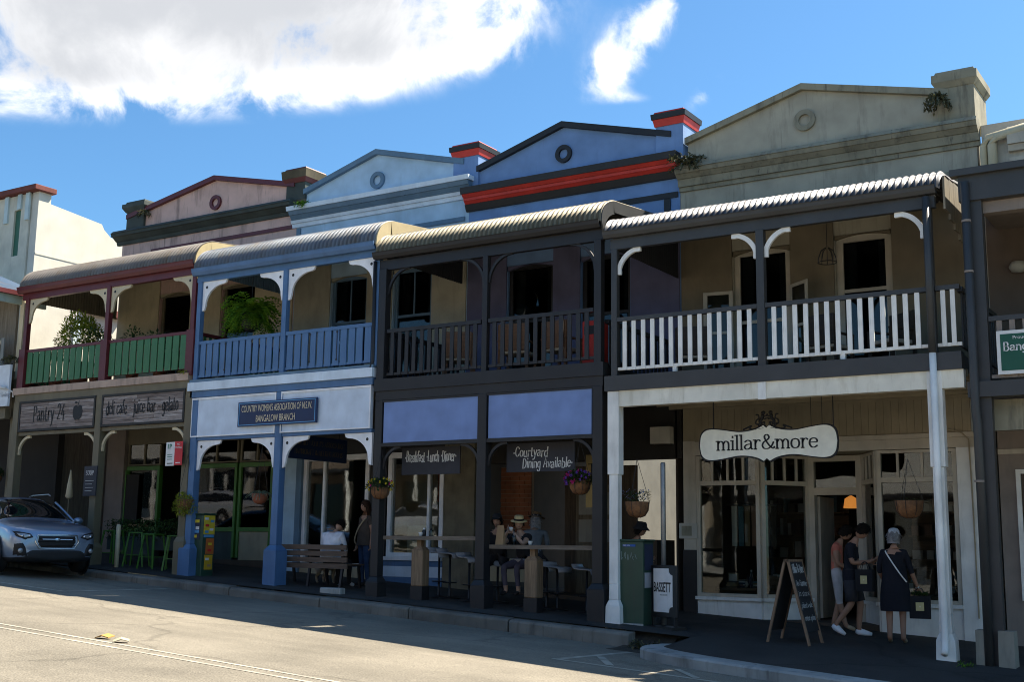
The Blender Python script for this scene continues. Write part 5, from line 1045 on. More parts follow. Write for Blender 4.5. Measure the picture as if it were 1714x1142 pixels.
shrub(-24.35, .8, 6.1, (.62, .5, .62), 1700, 'bright yellow-green shrub on the green slatted balcony', LY2, seed=21, potz=5.2, pr=.2)
shrub(-24.95, .6, 5.95, (.55,), 26, 'dark arching fern beside yellow-green shrub on the green slatted balcony', LD, 'fern', 22, potz=5.2)
shrub(-23.6, .7, 5.95, (.55, .4, .42), 260, 'dark leafy plant right of yellow-green shrub on the green slatted balcony', LD, seed=23, potz=5.2)
shrub(-22.1, .5, 5.95, (.3, .3, .35), 90, 'sparse dark plant behind the maroon middle post of the green balcony', LD, seed=24, potz=5.2)
shrub(-21.2, .5, 5.9, (.6, .35, .25), 200, 'low dark plants behind the right-hand green balcony slats', LD, seed=25, potz=5.2)
def weed(x, y, z, r, label, seed, mat=LB, n=26, droop=.2):
    rn = random.Random(seed); m = MB()
    for _ in range(n):
        a = rn.uniform(0, 2*math.pi); q = Vector((x, y, z)); v = Vector((math.cos(a), math.sin(a)-.3, rn.uniform(-.2, 1.2))).normalized()
        for i in range(5):
            nv = v+Vector((0, 0, -droop)); leaf(m, q, nv, r/4, r*.1)
            leaf(m, q, rdir(rn), r*.28, r*.12); q = q+nv.normalized()*r/5; v = nv
    return tag(m.build('wall_weed', mat, None, fix=False), label, 'weed')
weed(-9.28, YW-.2, 8.9, .42, 'grey-green weed tuft growing where khaki gable meets blue pier', 1, n=44)
weed(-4.62, YW-.2, 9.32, .34, 'trailing weed hanging beside the khaki corner pier', 2, droop=.5, n=40)
weed(-19.0, YW-.25, 9.48, .26, 'green weed on pale blue cornice beside dark pier', 3, LF, n=30, droop=.3)
weed(-24.62, YW-.15, 10.1, .26, 'dry weed clinging to the dark left pier of the pink gable', 4, droop=.4)
weed(-19.75, -.1, 5.2, .14, 'small weed sprouting from the faded pink fascia', 5, LY, 10)
weed(-3.95, -.35, G(-3.95, -.3), .16, 'small green weed in the footpath beside white post base', 6, LF, 14)
weed(-8.55, -.75, .12, .3, 'dry grass tuft at the broken kerb end', 7, LB, 40)
weed(-25.75, -.1, 5.95, .3, 'dry birds-nest tangle on the maroon corner post', 8, LB, 30, .4)
# clipped hedge trough in front of the cafe
t = T('hedge_trough', 'long dark clipped hedge in timber trough behind the cafe stools', 'hedge', (-21.3, .9, 1.1)); m = MB(); rn = random.Random(5)
for _ in range(3200):
    p = Vector((rn.uniform(-22.95, -19.95), rn.uniform(.72, 1.12), rn.uniform(1.66, 2.12))); leaf(m, p, rdir(rn), .06, .035)
m.build('foliage', LD, t, fix=False); B('trough', P_dkgreen, t, -22.9, -20.0, .78, 1.06, 1.45, 1.75)
for x in (-22.8, -21.5, -20.15): B('trough_leg', P_dkgreen, t, x, x+.08, .8, 1.0, 1.0, 1.45)
# ------------------------------------------------------------------ street furniture
def stool_green(x, y, rz, label):
    z = G(x, y); t = T('bar_stool', label, 'stool', (x, y, z), rz, 'green metal stools of the cafe', local=True)
    MB().box(-.16, .16, -.16, .16, .72, .75).build('seat', P_lime, t, bevel=.012)
    for a in (-1, 1):
        for b_ in (-1, 1): MB().bar((a*.14, b_*.14, .72), (a*.22, b_*.22, 0), .035, .02).build('leg', P_lime, t)
    m = MB()
    for a, b_, c, d in ((-1, -1, 1, -1), (1, -1, 1, 1), (1, 1, -1, 1), (-1, 1, -1, -1)): m.bar((a*.19, b_*.19, .25), (c*.19, d*.19, .25), .015)
    m.build('foot_ring', P_lime, t); return t
for x, y, a, w in ((-22.3, .45, .2, 'beside the olive middle post'), (-21.55, .5, .5, 'behind the cream bollard'), (-20.95, .42, .1, 'between cream bollard and blue-olive posts'), (-20.35, .5, .7, 'beside the blue-olive posts')): stool_green(x, y, a, 'lime green metal stool '+w)
M_blk = flat('black_steel', (.015, .015, .016), .4); M_seat = flat('pale_grey_seat', (.3, .3, .31), .35)
def stool_black(x, y, h, rz, label):
    z = G(x, y); t = T('bar_stool', label, 'stool', (x, y, z), rz, 'black pedestal stools of the dark cafe', local=True)
    m = MB(); pr = smoothpath([Vector(p) for p in ((-.2, -.05), (-.17, .02), (-.05, .035), (.08, .04), (.17, .06), (.21, .12))], 4); V = []
    for p in pr: V += [(-.17, p.x, h+p.y), (.17, p.x, h+p.y), (-.17, p.x, h+p.y-.02), (.17, p.x, h+p.y-.02)]
    F = []
    for i in range(len(pr)-1):
        a, b_ = 4*i, 4*i+4; F += [(a, a+1, b_+1, b_), (a+2, b_+2, b_+3, a+3), (a, b_, b_+2, a+2), (a+1, a+3, b_+3, b_+1)]
    n = 4*(len(pr)-1); F += [(0, 2, 3, 1), (n, n+1, n+3, n+2)]; m.add(V, F).build('seat', M_seat, t, smooth=True)
    MB().lathe((0, 0, 0), [(.2, 0), (.19, .015), (.03, .03), (.022, .05), (.022, h)], 14).build('pedestal', M_blk, t, smooth=True)
    MB().lathe((0, 0, .28), [(.13, 0), (.135, .012), (.13, .02)], 14).build('foot_ring', M_blk, t); return t
for x, y, h, a, w in ((-13.69, .95, .80, 1.3, 'just behind pillar of'), (-13.42, .92, .80, 1.5, 'second from pillar of'), (-12.93, .85, .76, 1.2, 'farthest from pillar of')): stool_black(x, y, h, a, 'grey-seated black stool '+w+' the bar table under Breakfast board')
for x, y, h, a, w in ((-11.33, .95, .72, 1.4, 'just behind pillar of'), (-11.08, .9, .72, 1.3, 'second from pillar of'), (-10.5, .92, .72, 1.5, 'farthest from pillar of')): stool_black(x, y, h, a, 'grey-seated black stool '+w+' the bar table under Courtyard board')
WT = wood('bar_table_timber', (.09, .065, .045), (.24, .19, .14), 'x'); WP = wood('recycled_pillar', (.12, .075, .04), (.32, .21, .12), 'z')
for x0, x1, z1, px_, lab in ((-14.38, -12.24, 1.8, -13.62, 'rough timber bar table between left cafe posts'), (-12.01, -9.9, 1.66, -11.18, 'rough timber bar table between right cafe posts')):
    t = T('bar_table', lab, 'table', (px_, .3, G(px_, .3))); B('table_top', WT, t, x0, x1, .1, .22, z1-.07, z1); B('table_top', WT, t, x0, x1, .225, .42, z1-.068, z1-.003)
    g = G(px_, .25); o = B('pillar', WP, t, px_-.13, px_+.13, .15, .37, g+.24, z1-.25, bevel=.02); B('pillar_shoe', P_navy, o, px_-.132, px_+.132, .148, .372, g-.1, g+.238)
    MB().frust(px_, .26, z1-.25, z1-.19, .25, .21, .14, .12).build('pillar_top', WP, o); B('pillar_neck', WP, o, px_-.05, px_+.05, .21, .31, z1-.19, z1-.071)
# things on the tables
M_cup = flat('white_china', (.72, .72, .70), .3); M_kraft = flat('kraft_paper', (.36, .23, .12), .8); M_wglass = glass('water_bottle_glass', (.8, .86, .86))
def cup(x, y, z, lab): tag(MB().lathe((x, y, z), [(.02, 0), (.03, .01), (.042, .06), (.044, .07), (.036, .065), (.02, .015)], 12).build('cup', M_cup, None, smooth=True), lab, 'cup')
cup(-13.62, .25, 1.801, 'white cup on the left rough timber bar table'); cup(-11.28, .3, 1.661, 'white cup before the hatted man on bar table')
for x, lab in ((-13.42, 'glass sugar jar on the left rough timber bar table'), (-13.58, 'dark pump bottle on the left rough timber bar table')):
    t = T('jar', lab, 'jar', (x, .3, 1.8)); MB().lathe((x, .3, 1.801), [(.035, 0), (.04, .03), (.04, .09), (.02, .12)], 12).build('body', M_wglass if x > -13.5 else M_blk, t, smooth=True); MB().lathe((x, .3, 1.92), [(.022, 0), (.022, .03)], 10).build('lid', M_blk if x > -13.5 else M_swhite, t)
t = T('water_bottle', 'clear glass water bottle before the hatted man', 'bottle', (-11.62, .3, 1.66)); MB().lathe((-11.62, .3, 1.661), [(.04, 0), (.042, .14), (.018, .2), (.018, .25)], 14).build('body', M_wglass, t, smooth=True); MB().lathe((-11.62, .3, 1.911), [(.02, 0), (.02, .02)], 10).build('cap', M_blk, t)
t = T('paper_bag', 'folded brown paper bag standing on the right bar table', 'bag', (-12.0, .3, 1.66)); m = MB().add([(-11.96, .22, 1.661), (-11.8, .22, 1.661), (-11.8, .32, 1.661), (-11.96, .32, 1.661), (-11.945, .265, 2.0), (-11.815, .265, 2.0), (-11.815, .275, 2.0), (-11.945, .275, 2.0)], [(0, 1, 5, 4), (1, 2, 6, 5), (2, 3, 7, 6), (3, 0, 4, 7), (4, 5, 6, 7), (3, 2, 1, 0)]); m.build('bag_body', M_kraft, t)
# bench with its back to the street
WB = wood('bench_slat_timber', (.07, .045, .03), (.17, .115, .08), 'x'); gz = G(-16.45, .6)
t = T('park_bench', 'brown slatted bench with its back to the street under pale blue verandah', 'bench', (-16.45, .6, gz))
for k in range(4): B('back_slat', WB, t, -17.42, -15.46, .36+.012*k-.02, .36+.012*k+.014, gz+.80-.12*k-.095, gz+.80-.12*k)
for k in range(4): B('seat_slat', WB, t, -17.42, -15.46, .48+k*.11, .575+k*.11, gz+.41, gz+.44)
for x in (-17.3, -16.43, -15.6):
    m = MB().bar((x, .37, gz+.82), (x, .44, gz+.4), .05, .03).bar((x, .44, gz+.395), (x, .95, gz+.395), .05, .03); m.build('bench_frame', M_blk, t)
    MB().bar((x, .42, gz+.38), (x, .36, gz-.02), .05, .04).build('leg', M_blk, t); MB().bar((x, .9, gz+.38), (x, .96, gz-.02), .05, .04).build('leg', M_blk, t)
tag(B('stone_block', pt('white_stone', (.4, .4, .37), rough=.9, dirt=.3), None, -15.55, -15.05, -.28, -.12, G(-15.3, -.2)-.02, G(-15.3, -.2)+.1, bevel=.02), 'low white stone block on the footpath beside dark cafe post', 'block')
# green switch cabinets
M_cab = paint('cabinet_green', (.022, .062, .04), .4, .15, .15, 3, .1)
t = T('switch_cabinet', 'dark green street cabinet with graffiti tag beside white post', 'cabinet', (-9.25, .3, .4)); g = G(-9.25, .2)
B('cabinet_body', M_cab, t, -9.47, -8.98, .06, .44, g-.1, 1.74, bevel=.012); B('cabinet_lid', M_cab, t, -9.49, -8.96, .04, .46, 1.741, 1.775, bevel=.01); B('plinth', M_conc2, t, -9.42, -8.98, .03, .06, g-.02, g+.012)
B('label', flat('blue_label', (.02, .09, .35)), t, -9.35, -9.12, .052, .058, 1.655, 1.69); ftext(t, 'CBF 1096', (-9.34, .05, 1.662), XU, ZU, .022, M_swhite)
m = MB(); rn = random.Random(4)
for k in range(7):
    P_ = [Vector((-9.42+k*.05+rn.uniform(-.01, .03), .052, 1.5+rn.uniform(-.07, .09))) for _ in range(4)]; m.tube(smoothpath(P_, 4), .0035, 4)
m.build('graffiti_tag', flat('silver_marker', (.3, .36, .33)), t); m = MB()
for k in range(5): m.box(-9.4+.01*(k % 2), -9.36, .05, .056, .55+k*.025, .565+k*.025)
m.build('white_mark', M_swhite, t)
for z0, z1, mt in ((1.28, 1.7, flat('dark_poster', (.03, .04, .08))), (1.0, 1.24, flat('pale_poster', (.4, .42, .45)))): B('poster', mt, t, -8.978, -8.974, .1, .4, z0, z1)
t = T('switch_cabinet', 'dark green street cabinet pasted with yellow and orange posters', 'cabinet', (-19.3, .35, .95)); g = G(-19.3, .2)
B('cabinet_body', M_cab, t, -19.54, -19.12, .1, .44, g-.1, 2.2, bevel=.012); B('cabinet_lid', M_cab, t, -19.56, -19.1, .08, .46, 2.201, 2.235, bevel=.01)
B('poster', flat('black_poster', (.03, .035, .06)), t, -19.44, -19.2, .09, .097, 1.7, 2.12)
for k, (a, b_, c, mt) in enumerate(((-19.42, -19.22, 2.04, FY), (-19.42, -19.34, 1.93, M_cyan), (-19.32, -19.22, 1.9, M_swhite), (-19.42, -19.22, 1.83, M_cyan), (-19.36, -19.28, 1.73, FY))): B('poster_patch', mt, t, a, b_, .087, .0895, c, c+.06)
for y0, y1, z0, z1, mt in ((.12, .42, 1.8, 2.19, flat('yellow_poster', (.62, .48, .04))), (.13, .41, 1.74, 1.795, M_cyan), (.2, .42, 1.4, 1.72, flat('orange_poster2', (.5, .14, .03))), (.18, .4, 1.08, 1.38, flat('amber_poster', (.58, .36, .02)))): B('poster', mt, t, -19.118, -19.112, y0, y1, z0, z1)
for y0, z0, mt in ((.14, 2.1, M_swhite), (.3, 2.05, M_cyan), (.16, 1.96, M_sred), (.28, 1.88, M_swhite), (.15, 1.83, M_cyan), (.26, 1.58, FY), (.25, 1.45, M_sred), (.2, 1.27, M_swhite), (.26, 1.14, M_kraft)): B('poster_patch', mt, t, -19.1115, -19.109, y0, y0+.1, z0, z0+.05)
# pole, bollard
M_galv = paint('galvanised_pole', (.30, .30, .29), .45, .2, .15, 4, .1, metal=.6)
tag(MB().lathe((-8.83, .5, G(-8.83, .5)-.1), [(.042, 0), (.042, 2.72), (.03, 2.74)], 14).build('steel_pole', M_galv, None, smooth=True), 'plain galvanised steel pole behind the BASSETT sign', 'pole')
tag(MB().lathe((-21.62, .02, G(-21.62, 0)-.1), [(.05, 0), (.05, .98), (.04, 1.01), (0, 1.02)], 14).build('bollard', P_cream, None, smooth=True), 'slim cream bollard before the green cafe stools', 'bollard')
# BASSETT pavement sign
t = T('pavement_sign', 'white pavement sign lettered BASSETT in black frame', 'sign', (-8.66, .15, G(-8.66, .15)), R(-28), local=True)
B('frame_panel', M_blk, t, -.32, .36, -.02, .02, .16, .98, bevel=.01); pl = [(-.24, .24), (.16, .24), (.17, .29), (.2, .32), (.26, .33), (.26, .82), (.2, .84), (.17, .87), (.16, .93), (-.24, .93)]
MB().prism_xz(pl, -.03, -.021).build('white_face', M_swhite, t); ftext(t, 'BASSETT', (-.225, -.031, .56), XU, ZU, .15, M_ink, bold=.012, fit=.45); ftext(t, 'REAL ESTATE', (-.05, -.031, .5), XU, ZU, .022, M_ink)
for x in (-.28, .3): MB().bar((x, -.0, .17), (x, .0, -.02), .04, .05).build('leg', M_blk, t)
B('base', M_blk, t, -.34, .38, -.12, .16, -.03, .02)
# chalkboard easel
t = T('chalkboard', 'timber A-frame chalkboard with white handwriting on the footpath', 'sign', (-6.5, .15, G(-6.5, .15)), 0, local=True)
M_ebony = paint('chalk_black', (.018, .019, .022), .7, .2, .1, 4, .1); WF = wood('easel_timber', (.14, .085, .05), (.28, .18, .11), 'z')
for sgn, nm in ((1, 'front_board'), (-1, 'back_board')):
    w0, w1, foot, top = -.32, .3, sgn*.32, sgn*.02
    def bp(v, k, off=0): return Vector((foot+(top-foot)*k+sgn*off, v, 1.22*k+off*.25))
    m = MB(); m.add([bp(w0+.04, .14), bp(w1-.04, .14), bp(w1-.04, .98), bp(w0+.04, .98), bp(w0+.04, .14, .012), bp(w1-.04, .14, .012), bp(w1-.04, .98, .012), bp(w0+.04, .98, .012)], [(0, 1, 2, 3), (7, 6, 5, 4), (0, 4, 5, 1), (3, 2, 6, 7), (0, 3, 7, 4), (1, 5, 6, 2)]); o = m.build(nm, M_ebony, t)
    for v in (w0+.02, w1-.02): MB().bar(bp(v, -.02), bp(v, 1), .04, .035, up=(1, 0, 0)).build('leg', WF, t)
    MB().bar(bp(w0, .99), bp(w1, .99), .04, .035).build('top_rail', WF, t)
    if sgn == 1:
        up = (bp(0, 1)-bp(0, 0)).normalized()
        for s_, kk, h in (('Millar & More', .84, .13), ('New Summer', .68, .09), ('in store', .56, .08), ('picked a sale', .42, .08), ('contour options', .27, .08)): lettering(o, s_, bp(w0+.07, kk, .016), (0, 1, 0), up, h, M_chalk, .1, .1, jitter=.5, fit=.46, space=.9, name='chalk_writing')
# solid folded umbrella, added in place of a pale reflection in the cafe
t = T('reflection_umbrella', 'folded cream umbrella shape added for a reflection in the pink cafe verandah', 'umbrella', (-24.4, .9, 1.2)); MB().lathe((-24.5, .9, 2.62), [(.05, 0), (.09, .05), (.06, .35), (.015, .68)], 10).build('canopy', P_cream, t, smooth=True); MB().lathe((-24.5, .9, 1.2), [(.018, 0), (.018, 1.45)], 8).build('pole', P_olive, t); MB().lathe((-24.5, .9, 1.18), [(.22, 0), (.2, .08), (.03, .1)], 12).build('base', P_navy, t)
# balcony furniture
WC = wood('outdoor_timber', (.10, .05, .025), (.22, .11, .05), 'x'); M_cush = flat('cream_cushion', (.4, .36, .28), .9)
WC2 = wood('dark_chair_timber', (.02, .014, .009), (.05, .035, .02), 'x')
def chair(x, y, z, rz, lab, grp, m1=WC):
    t = T('verandah_chair', lab, 'chair', (x, y, z), rz, grp, local=True); B('seat', M_cush, t, -.25, .25, -.25, .25, .4, .47, bevel=.02); B('backrest', m1, t, -.27, .27, .24, .28, .45, .95, bevel=.01)
    for a in (-1, 1):
        B('armrest', m1, t, a*.27-.03, a*.27+.03, -.25, .26, .62, .65)
        for b_ in (-.22, .22): B('leg', m1, t, a*.27-.025, a*.27+.025, b_-.025, b_+.025, 0, .62 if b_ < 0 else .94)
for x, y, a, w in ((-11.85, .7, .2, 'beside the middle post'), (-10.95, .8, -.2, 'beside the red cabinet'), (-13.3, .9, .5, 'alone in the bay without red cabinet')): chair(x, y, 4.7, R(180)+a, 'reddish timber chair with pale cushion on dark balcony, '+w, 'chairs on the dark balcony')
t = T('gas_heater', 'red gas bottle cabinet behind dark balcony slats', 'heater', (-10.1, .5, 4.7)); B('cabinet', P_red, t, -10.3, -9.95, .35, .7, 4.7, 5.55, bevel=.03); B('control_panel', M_blk, t, -10.25, -10.0, .34, .349, 5.3, 5.45)
for x, a, w in ((-8.6, .3, 'below the open casements'), (-6.2, -.3, 'below the wire pendant lamp'), (-5.2, 2.5, 'near the grey corner downpipe')): chair(x, 1.3, 4.46, R(180)+a, 'dark chair behind white balcony slats, '+w, 'chairs on the white balcony', WC2)
t = T('pendant_light', 'wire cage pendant lamp above the white balcony', 'lamp', (-6.45, 1.2, 6.3)); m = MB(); cx2, cy2, cz2 = -6.17, 1.2, 6.3
for k in range(10):
    a = 2*math.pi*k/10; m.tube([(cx2+r_*math.cos(a), cy2+r_*math.sin(a), cz2+zz) for r_, zz in ((.03, .25), (.1, .2), (.145, .08), (.15, 0))], .006, 5)
m.build('cage', M_blk, t); MB().ring_xz(0, 0, .19, .21, -.006, .006, 20)
m = MB(); m.tube([(cx2+.15*math.cos(a*math.pi/9), cy2+.15*math.sin(a*math.pi/9), cz2) for a in range(19)], .008, 5); m.tube([(cx2, cy2, cz2+.25), (cx2, cy2, 7.35)], .006, 5); m.build('hanging_wire', M_blk, t)
# ------------------------------------------------------------------ people and dog
SK = paint('skin', (.42, .25, .17), .55, .08, .03, 8, .05); SK2 = paint('tanned_skin', (.33, .18, .115), .55, .08, .03, 8, .05)
HB = paint('dark_hair', (.010, .007, .005), .8, .3, .02, 30, .6, 80, spec=.15); HG = paint('grey_hair', (.24, .23, .23), .8, .3, .02, 30, .6, 80, spec=.15); HBR = paint('brown_hair', (.04, .02, .012), .8, .3, .02, 30, .6, 80, spec=.15)
C = {k: paint('cloth_'+k, c, .9, .22, .06, 6, .9, 16) for k, c in dict(navy=(.007, .008, .014), white=(.62, .63, .68), coral=(.50, .15, .10), palegrey=(.42, .41, .42), black=(.012, .012, .014), charcoal=(.03, .03, .035), plum=(.075, .065, .09), jeans=(.025, .05, .11), floral=(.06, .045, .035), grey=(.16, .17, .18), straw=(.48, .37, .18), brownhat=(.17, .10, .045), beige=(.38, .30, .2), cap=(.5, .52, .56), teal=(.03, .09, .08)).items()}
M_shoe = flat('white_canvas', (.7, .7, .72), .7); M_eye = flat('eye_dark', (.01, .01, .01), .2); M_lip = flat('lips', (.3, .09, .07), .5)
def skinmesh(J, E, Rd, root):
    names = list(J); me = bpy.data.meshes.new('sk'); me.from_pydata([J[n] for n in names], [(names.index(a), names.index(b)) for a, b in E], [])
    ob = bpy.data.objects.new('sk', me); COL.objects.link(ob); ob.modifiers.new('s', 'SKIN'); sv = me.skin_vertices[0].data
    for i, n in enumerate(names):
        r = Rd[n]; sv[i].radius = r if isinstance(r, tuple) else (r, r); sv[i].use_root = (n == root)
    ob.modifiers['s'].use_smooth_shade = True; s = ob.modifiers.new('u', 'SUBSURF'); s.levels = 2; s.render_levels = 2
    dg = bpy.context.evaluated_depsgraph_get(); ev = ob.evaluated_get(dg); m2 = ev.to_mesh(); V = [v.co.copy() for v in m2.vertices]; F = [tuple(p.vertices) for p in m2.polygons]
    ev.to_mesh_clear(); bpy.data.objects.remove(ob); bpy.data.meshes.remove(me); return V, F
BASE = dict(pel=(0, 0, .95), spi=(0, .01, 1.12), che=(0, 0, 1.30), nec=(0, -.01, 1.45), hea=(0, .01, 1.54), shL=(-.17, -.01, 1.385), shR=(.17, -.01, 1.385), elL=(-.22, -.03, 1.11), elR=(.22, -.03, 1.11), wrL=(-.235, .05, .87), wrR=(.235, .05, .87), haL=(-.235, .07, .80), haR=(.235, .07, .80),
            hiL=(-.09, 0, .90), hiR=(.09, 0, .90), knL=(-.10, .02, .50), knR=(.10, .02, .50), anL=(-.10, -.02, .09), anR=(.10, -.02, .09), toL=(-.115, .14, .035), toR=(.115, .14, .035))
RAD = dict(pel=(.155, .11), spi=(.135, .10), che=(.155, .11), nec=.055, hea=.05, shL=.068, shR=.068, elL=.044, elR=.044, wrL=.03, wrR=.03, haL=.024, haR=.024, hiL=.1, hiR=.1, knL=.06, knR=.06, anL=.04, anR=.04, toL=.036, toR=.036)
BONES = [('pel', 'spi', 'torso'), ('spi', 'che', 'torso'), ('che', 'nec', 'neck'), ('nec', 'hea', 'head')]+[(a+s, b+s, r) for s in 'LR' for a, b, r in (('sh', 'el', 'uarm'), ('el', 'wr', 'farm'), ('wr', 'ha', 'hand'), ('hi', 'kn', 'thigh'), ('kn', 'an', 'shin'), ('an', 'to', 'foot'))]+[('che', 'sh'+s, 'torso') for s in 'LR']+[('pel', 'hi'+s, 'hip') for s in 'LR']
def person(label, loc, rz, pose, wear, mats, scale=1.0, hair=None, hairlen=0, headdir=(0, 1, 0), look=0, bulk=1.0, curl=.6, group=None):
    """wear: region -> [(t_end, material index)], head faces headdir (local)"""
    J = {k: Vector(v) for k, v in BASE.items()}
    for k, v in pose.items(): J[k] = Vector(v)
    Rd = {k: ((v[0]*bulk, v[1]*bulk) if isinstance(v, tuple) else v*(bulk if k[:2] in ('hi', 'sh') else 1)) for k, v in RAD.items()}
    E = [(a, b) for a, b, _ in BONES]; V, F = skinmesh(J, E, Rd, 'pel')
    t = T('person', label, 'person', loc, rz, group, local=True)
    m = MB()
    def region(c):
        best = None
        for a, b, r in BONES:
            p, q = J[a], J[b]; d = q-p; L2 = d.length_squared; k = max(0, min(1, (c-p).dot(d)/L2)); ra = Rd[a]; ra = ra[0] if isinstance(ra, tuple) else ra
            dist = (c-(p+d*k)).length-ra*.55
            if best is None or dist < best[0]: best = (dist, r, k)
        return best[1], best[2]
    o = len(m.v); m.v += [tuple(v*scale) for v in V]
    for f in F:
        c = sum((V[i] for i in f), Vector())/len(f); r, k = region(c); mi = 0
        for te, idx in wear.get(r, [(1, 0)]):
            mi = idx
            if k <= te: break
        m.f.append(tuple(i+o for i in f)); m.mi.append(mi)
    # head with brow, nose, chin and ears
    hd = Vector(headdir).normalized(); sd = hd.cross(Vector((0, 0, 1))).normalized(); up = sd.cross(hd).normalized()
    hc = J['hea']+up*.105+hd*.015; nu, nv = 20, 14; VV = []; FF = []
    for i in range(nv+1):
        a = math.pi*i/nv
        for k in range(nu):
            b = 2*math.pi*k/nu; x, y, z = math.sin(a)*math.sin(b), math.sin(a)*math.cos(b), math.cos(a)   # y = face
            rx, ry, rz_ = .076, .095, .118
            if z < 0: rx *= 1-.28*(-z)**1.4; ry *= 1-.1*(-z)
            p = Vector((x*rx, y*ry, z*rz_))
            if y > .75 and abs(x) < .24: p.y += .02*math.exp(-((z+.12)/.16)**2)*(1-abs(x)/.24)   # nose
            if y > .5: p.y -= .008*math.exp(-((z-.12)/.1)**2)*(1 if .2 < abs(x) < .6 else .2)        # eye sockets
            if y > .6 and z < -.6: p.y += .008                                               # chin
            if abs(x) > .93 and abs(z) < .25: p.x *= 1.12                                    # ears
            VV.append((hc+sd*p.x+hd*p.y+up*p.z)*scale)
    for i in range(nv):
        for k in range(nu): FF.append((i*nu+k, (i+1)*nu+k, (i+1)*nu+(k+1) % nu, i*nu+(k+1) % nu))
    m.m = 0; m.add(VV, FF)
    # hands: palm and five fingers
    for s in 'LR':
        w_, e_ = J['wr'+s], J['el'+s]; d = (J['ha'+s]-w_).normalized(); sg = -1 if s == 'L' else 1
        side = d.cross(Vector((0, 1, 0)) if abs(d.y) < .8 else Vector((0, 0, 1))).normalized(); nrm = side.cross(d).normalized()
        base = w_+d*.03
        m.add([(base+d*a+side*b*.038+nrm*c*.013)*scale for a in (0, .075) for b, c in ((-1, -1), (1, -1), (1, 1), (-1, 1))], [(3, 2, 1, 0), (4, 5, 6, 7), (0, 1, 5, 4), (1, 2, 6, 5), (2, 3, 7, 6), (3, 0, 4, 7)])
        for k, (b, L_) in enumerate(((-.028, .058), (-.010, .074), (.009, .078), (.028, .07))):
            p0 = base+d*.072+side*b; d1 = (d+nrm*curl*.5).normalized(); d2 = (d+nrm*curl*1.3).normalized(); P_ = [p0, p0+d1*L_*.45, p0+d1*L_*.45+d2*L_*.55]; m.tube([p*scale for p in P_], [.0095*scale, .0085*scale, .007*scale], 6)
        th = base+d*.02-side*.036; P_ = [th, th+(d*.6-side*.7+nrm*.3)*.035, th+(d*1.1-side*.6+nrm*.6)*.06]; m.tube([p*scale for p in P_], [.011*scale, .010*scale, .008*scale], 6)
    body = m.build('body', mats, t, smooth=True, fix=False)
    e = MB()
    for sx in (-1, 1): e.blob((hc+sd*sx*.03+hd*.082+up*.012)*scale, (.009, .009, .007), 8, 6)
    e.build('eyes', M_eye, t, smooth=True)
    MB().blob((hc+hd*.088-up*.058)*scale, (.02, .008, .006), 8, 5).build('mouth', M_lip, t, smooth=True)
    if hair:
        h = MB(); VV = []; FF = []; nv = 10
        for i in range(nv+1):
            a = (.62+.1*0)*math.pi*i/nv
            for k in range(nu):
                b = 2*math.pi*k/nu; y = math.cos(b)
                aa = a*(1 if y < .2 else 1-.42*(y-.2)/.8)     # hairline above the brow
                p = Vector((math.sin(aa)*math.sin(b)*.088, math.sin(aa)*y*.106-.004, math.cos(aa)*.13)); p *= 1.06+.05*math.sin(7*b+5*a)+.03*math.sin(13*b-9*a)
                if i == nv and y < .3: p.z -= hairlen*.6; 
                if i >= nv-2 and y < .3: p.z -= hairlen*.4*(i-nv+3)/3; p.x *= 1+hairlen*.8
                VV.append((hc+sd*p.x+hd*p.y+up*p.z)*scale)
        for i in range(nv):
            for k in range(nu): FF.append((i*nu+k, (i+1)*nu+k, (i+1)*nu+(k+1) % nu, i*nu+(k+1) % nu))
        h.add(VV, FF); rr_ = random.Random(int(loc[0]*100))
        for _ in range(220):
            k = rr_.randrange(nu); i = rr_.randrange(1, nv); p0 = VV[i*nu+k]; out = (p0-hc*scale).normalized(); dn = (Vector((0, 0, -1))-hd*.3+out*.45+rdir(rr_)*.5); leaf(h, p0-out*.006, dn, rr_.uniform(.04, .075)*scale, .016*scale, out)
        h.build('hair', hair, t, smooth=True, fix=False)
    fr_ = dict(hc=hc*scale, hd=hd, sd=sd, up=up, J={k: v*scale for k, v in J.items()}, s=scale)
    return t, fr_
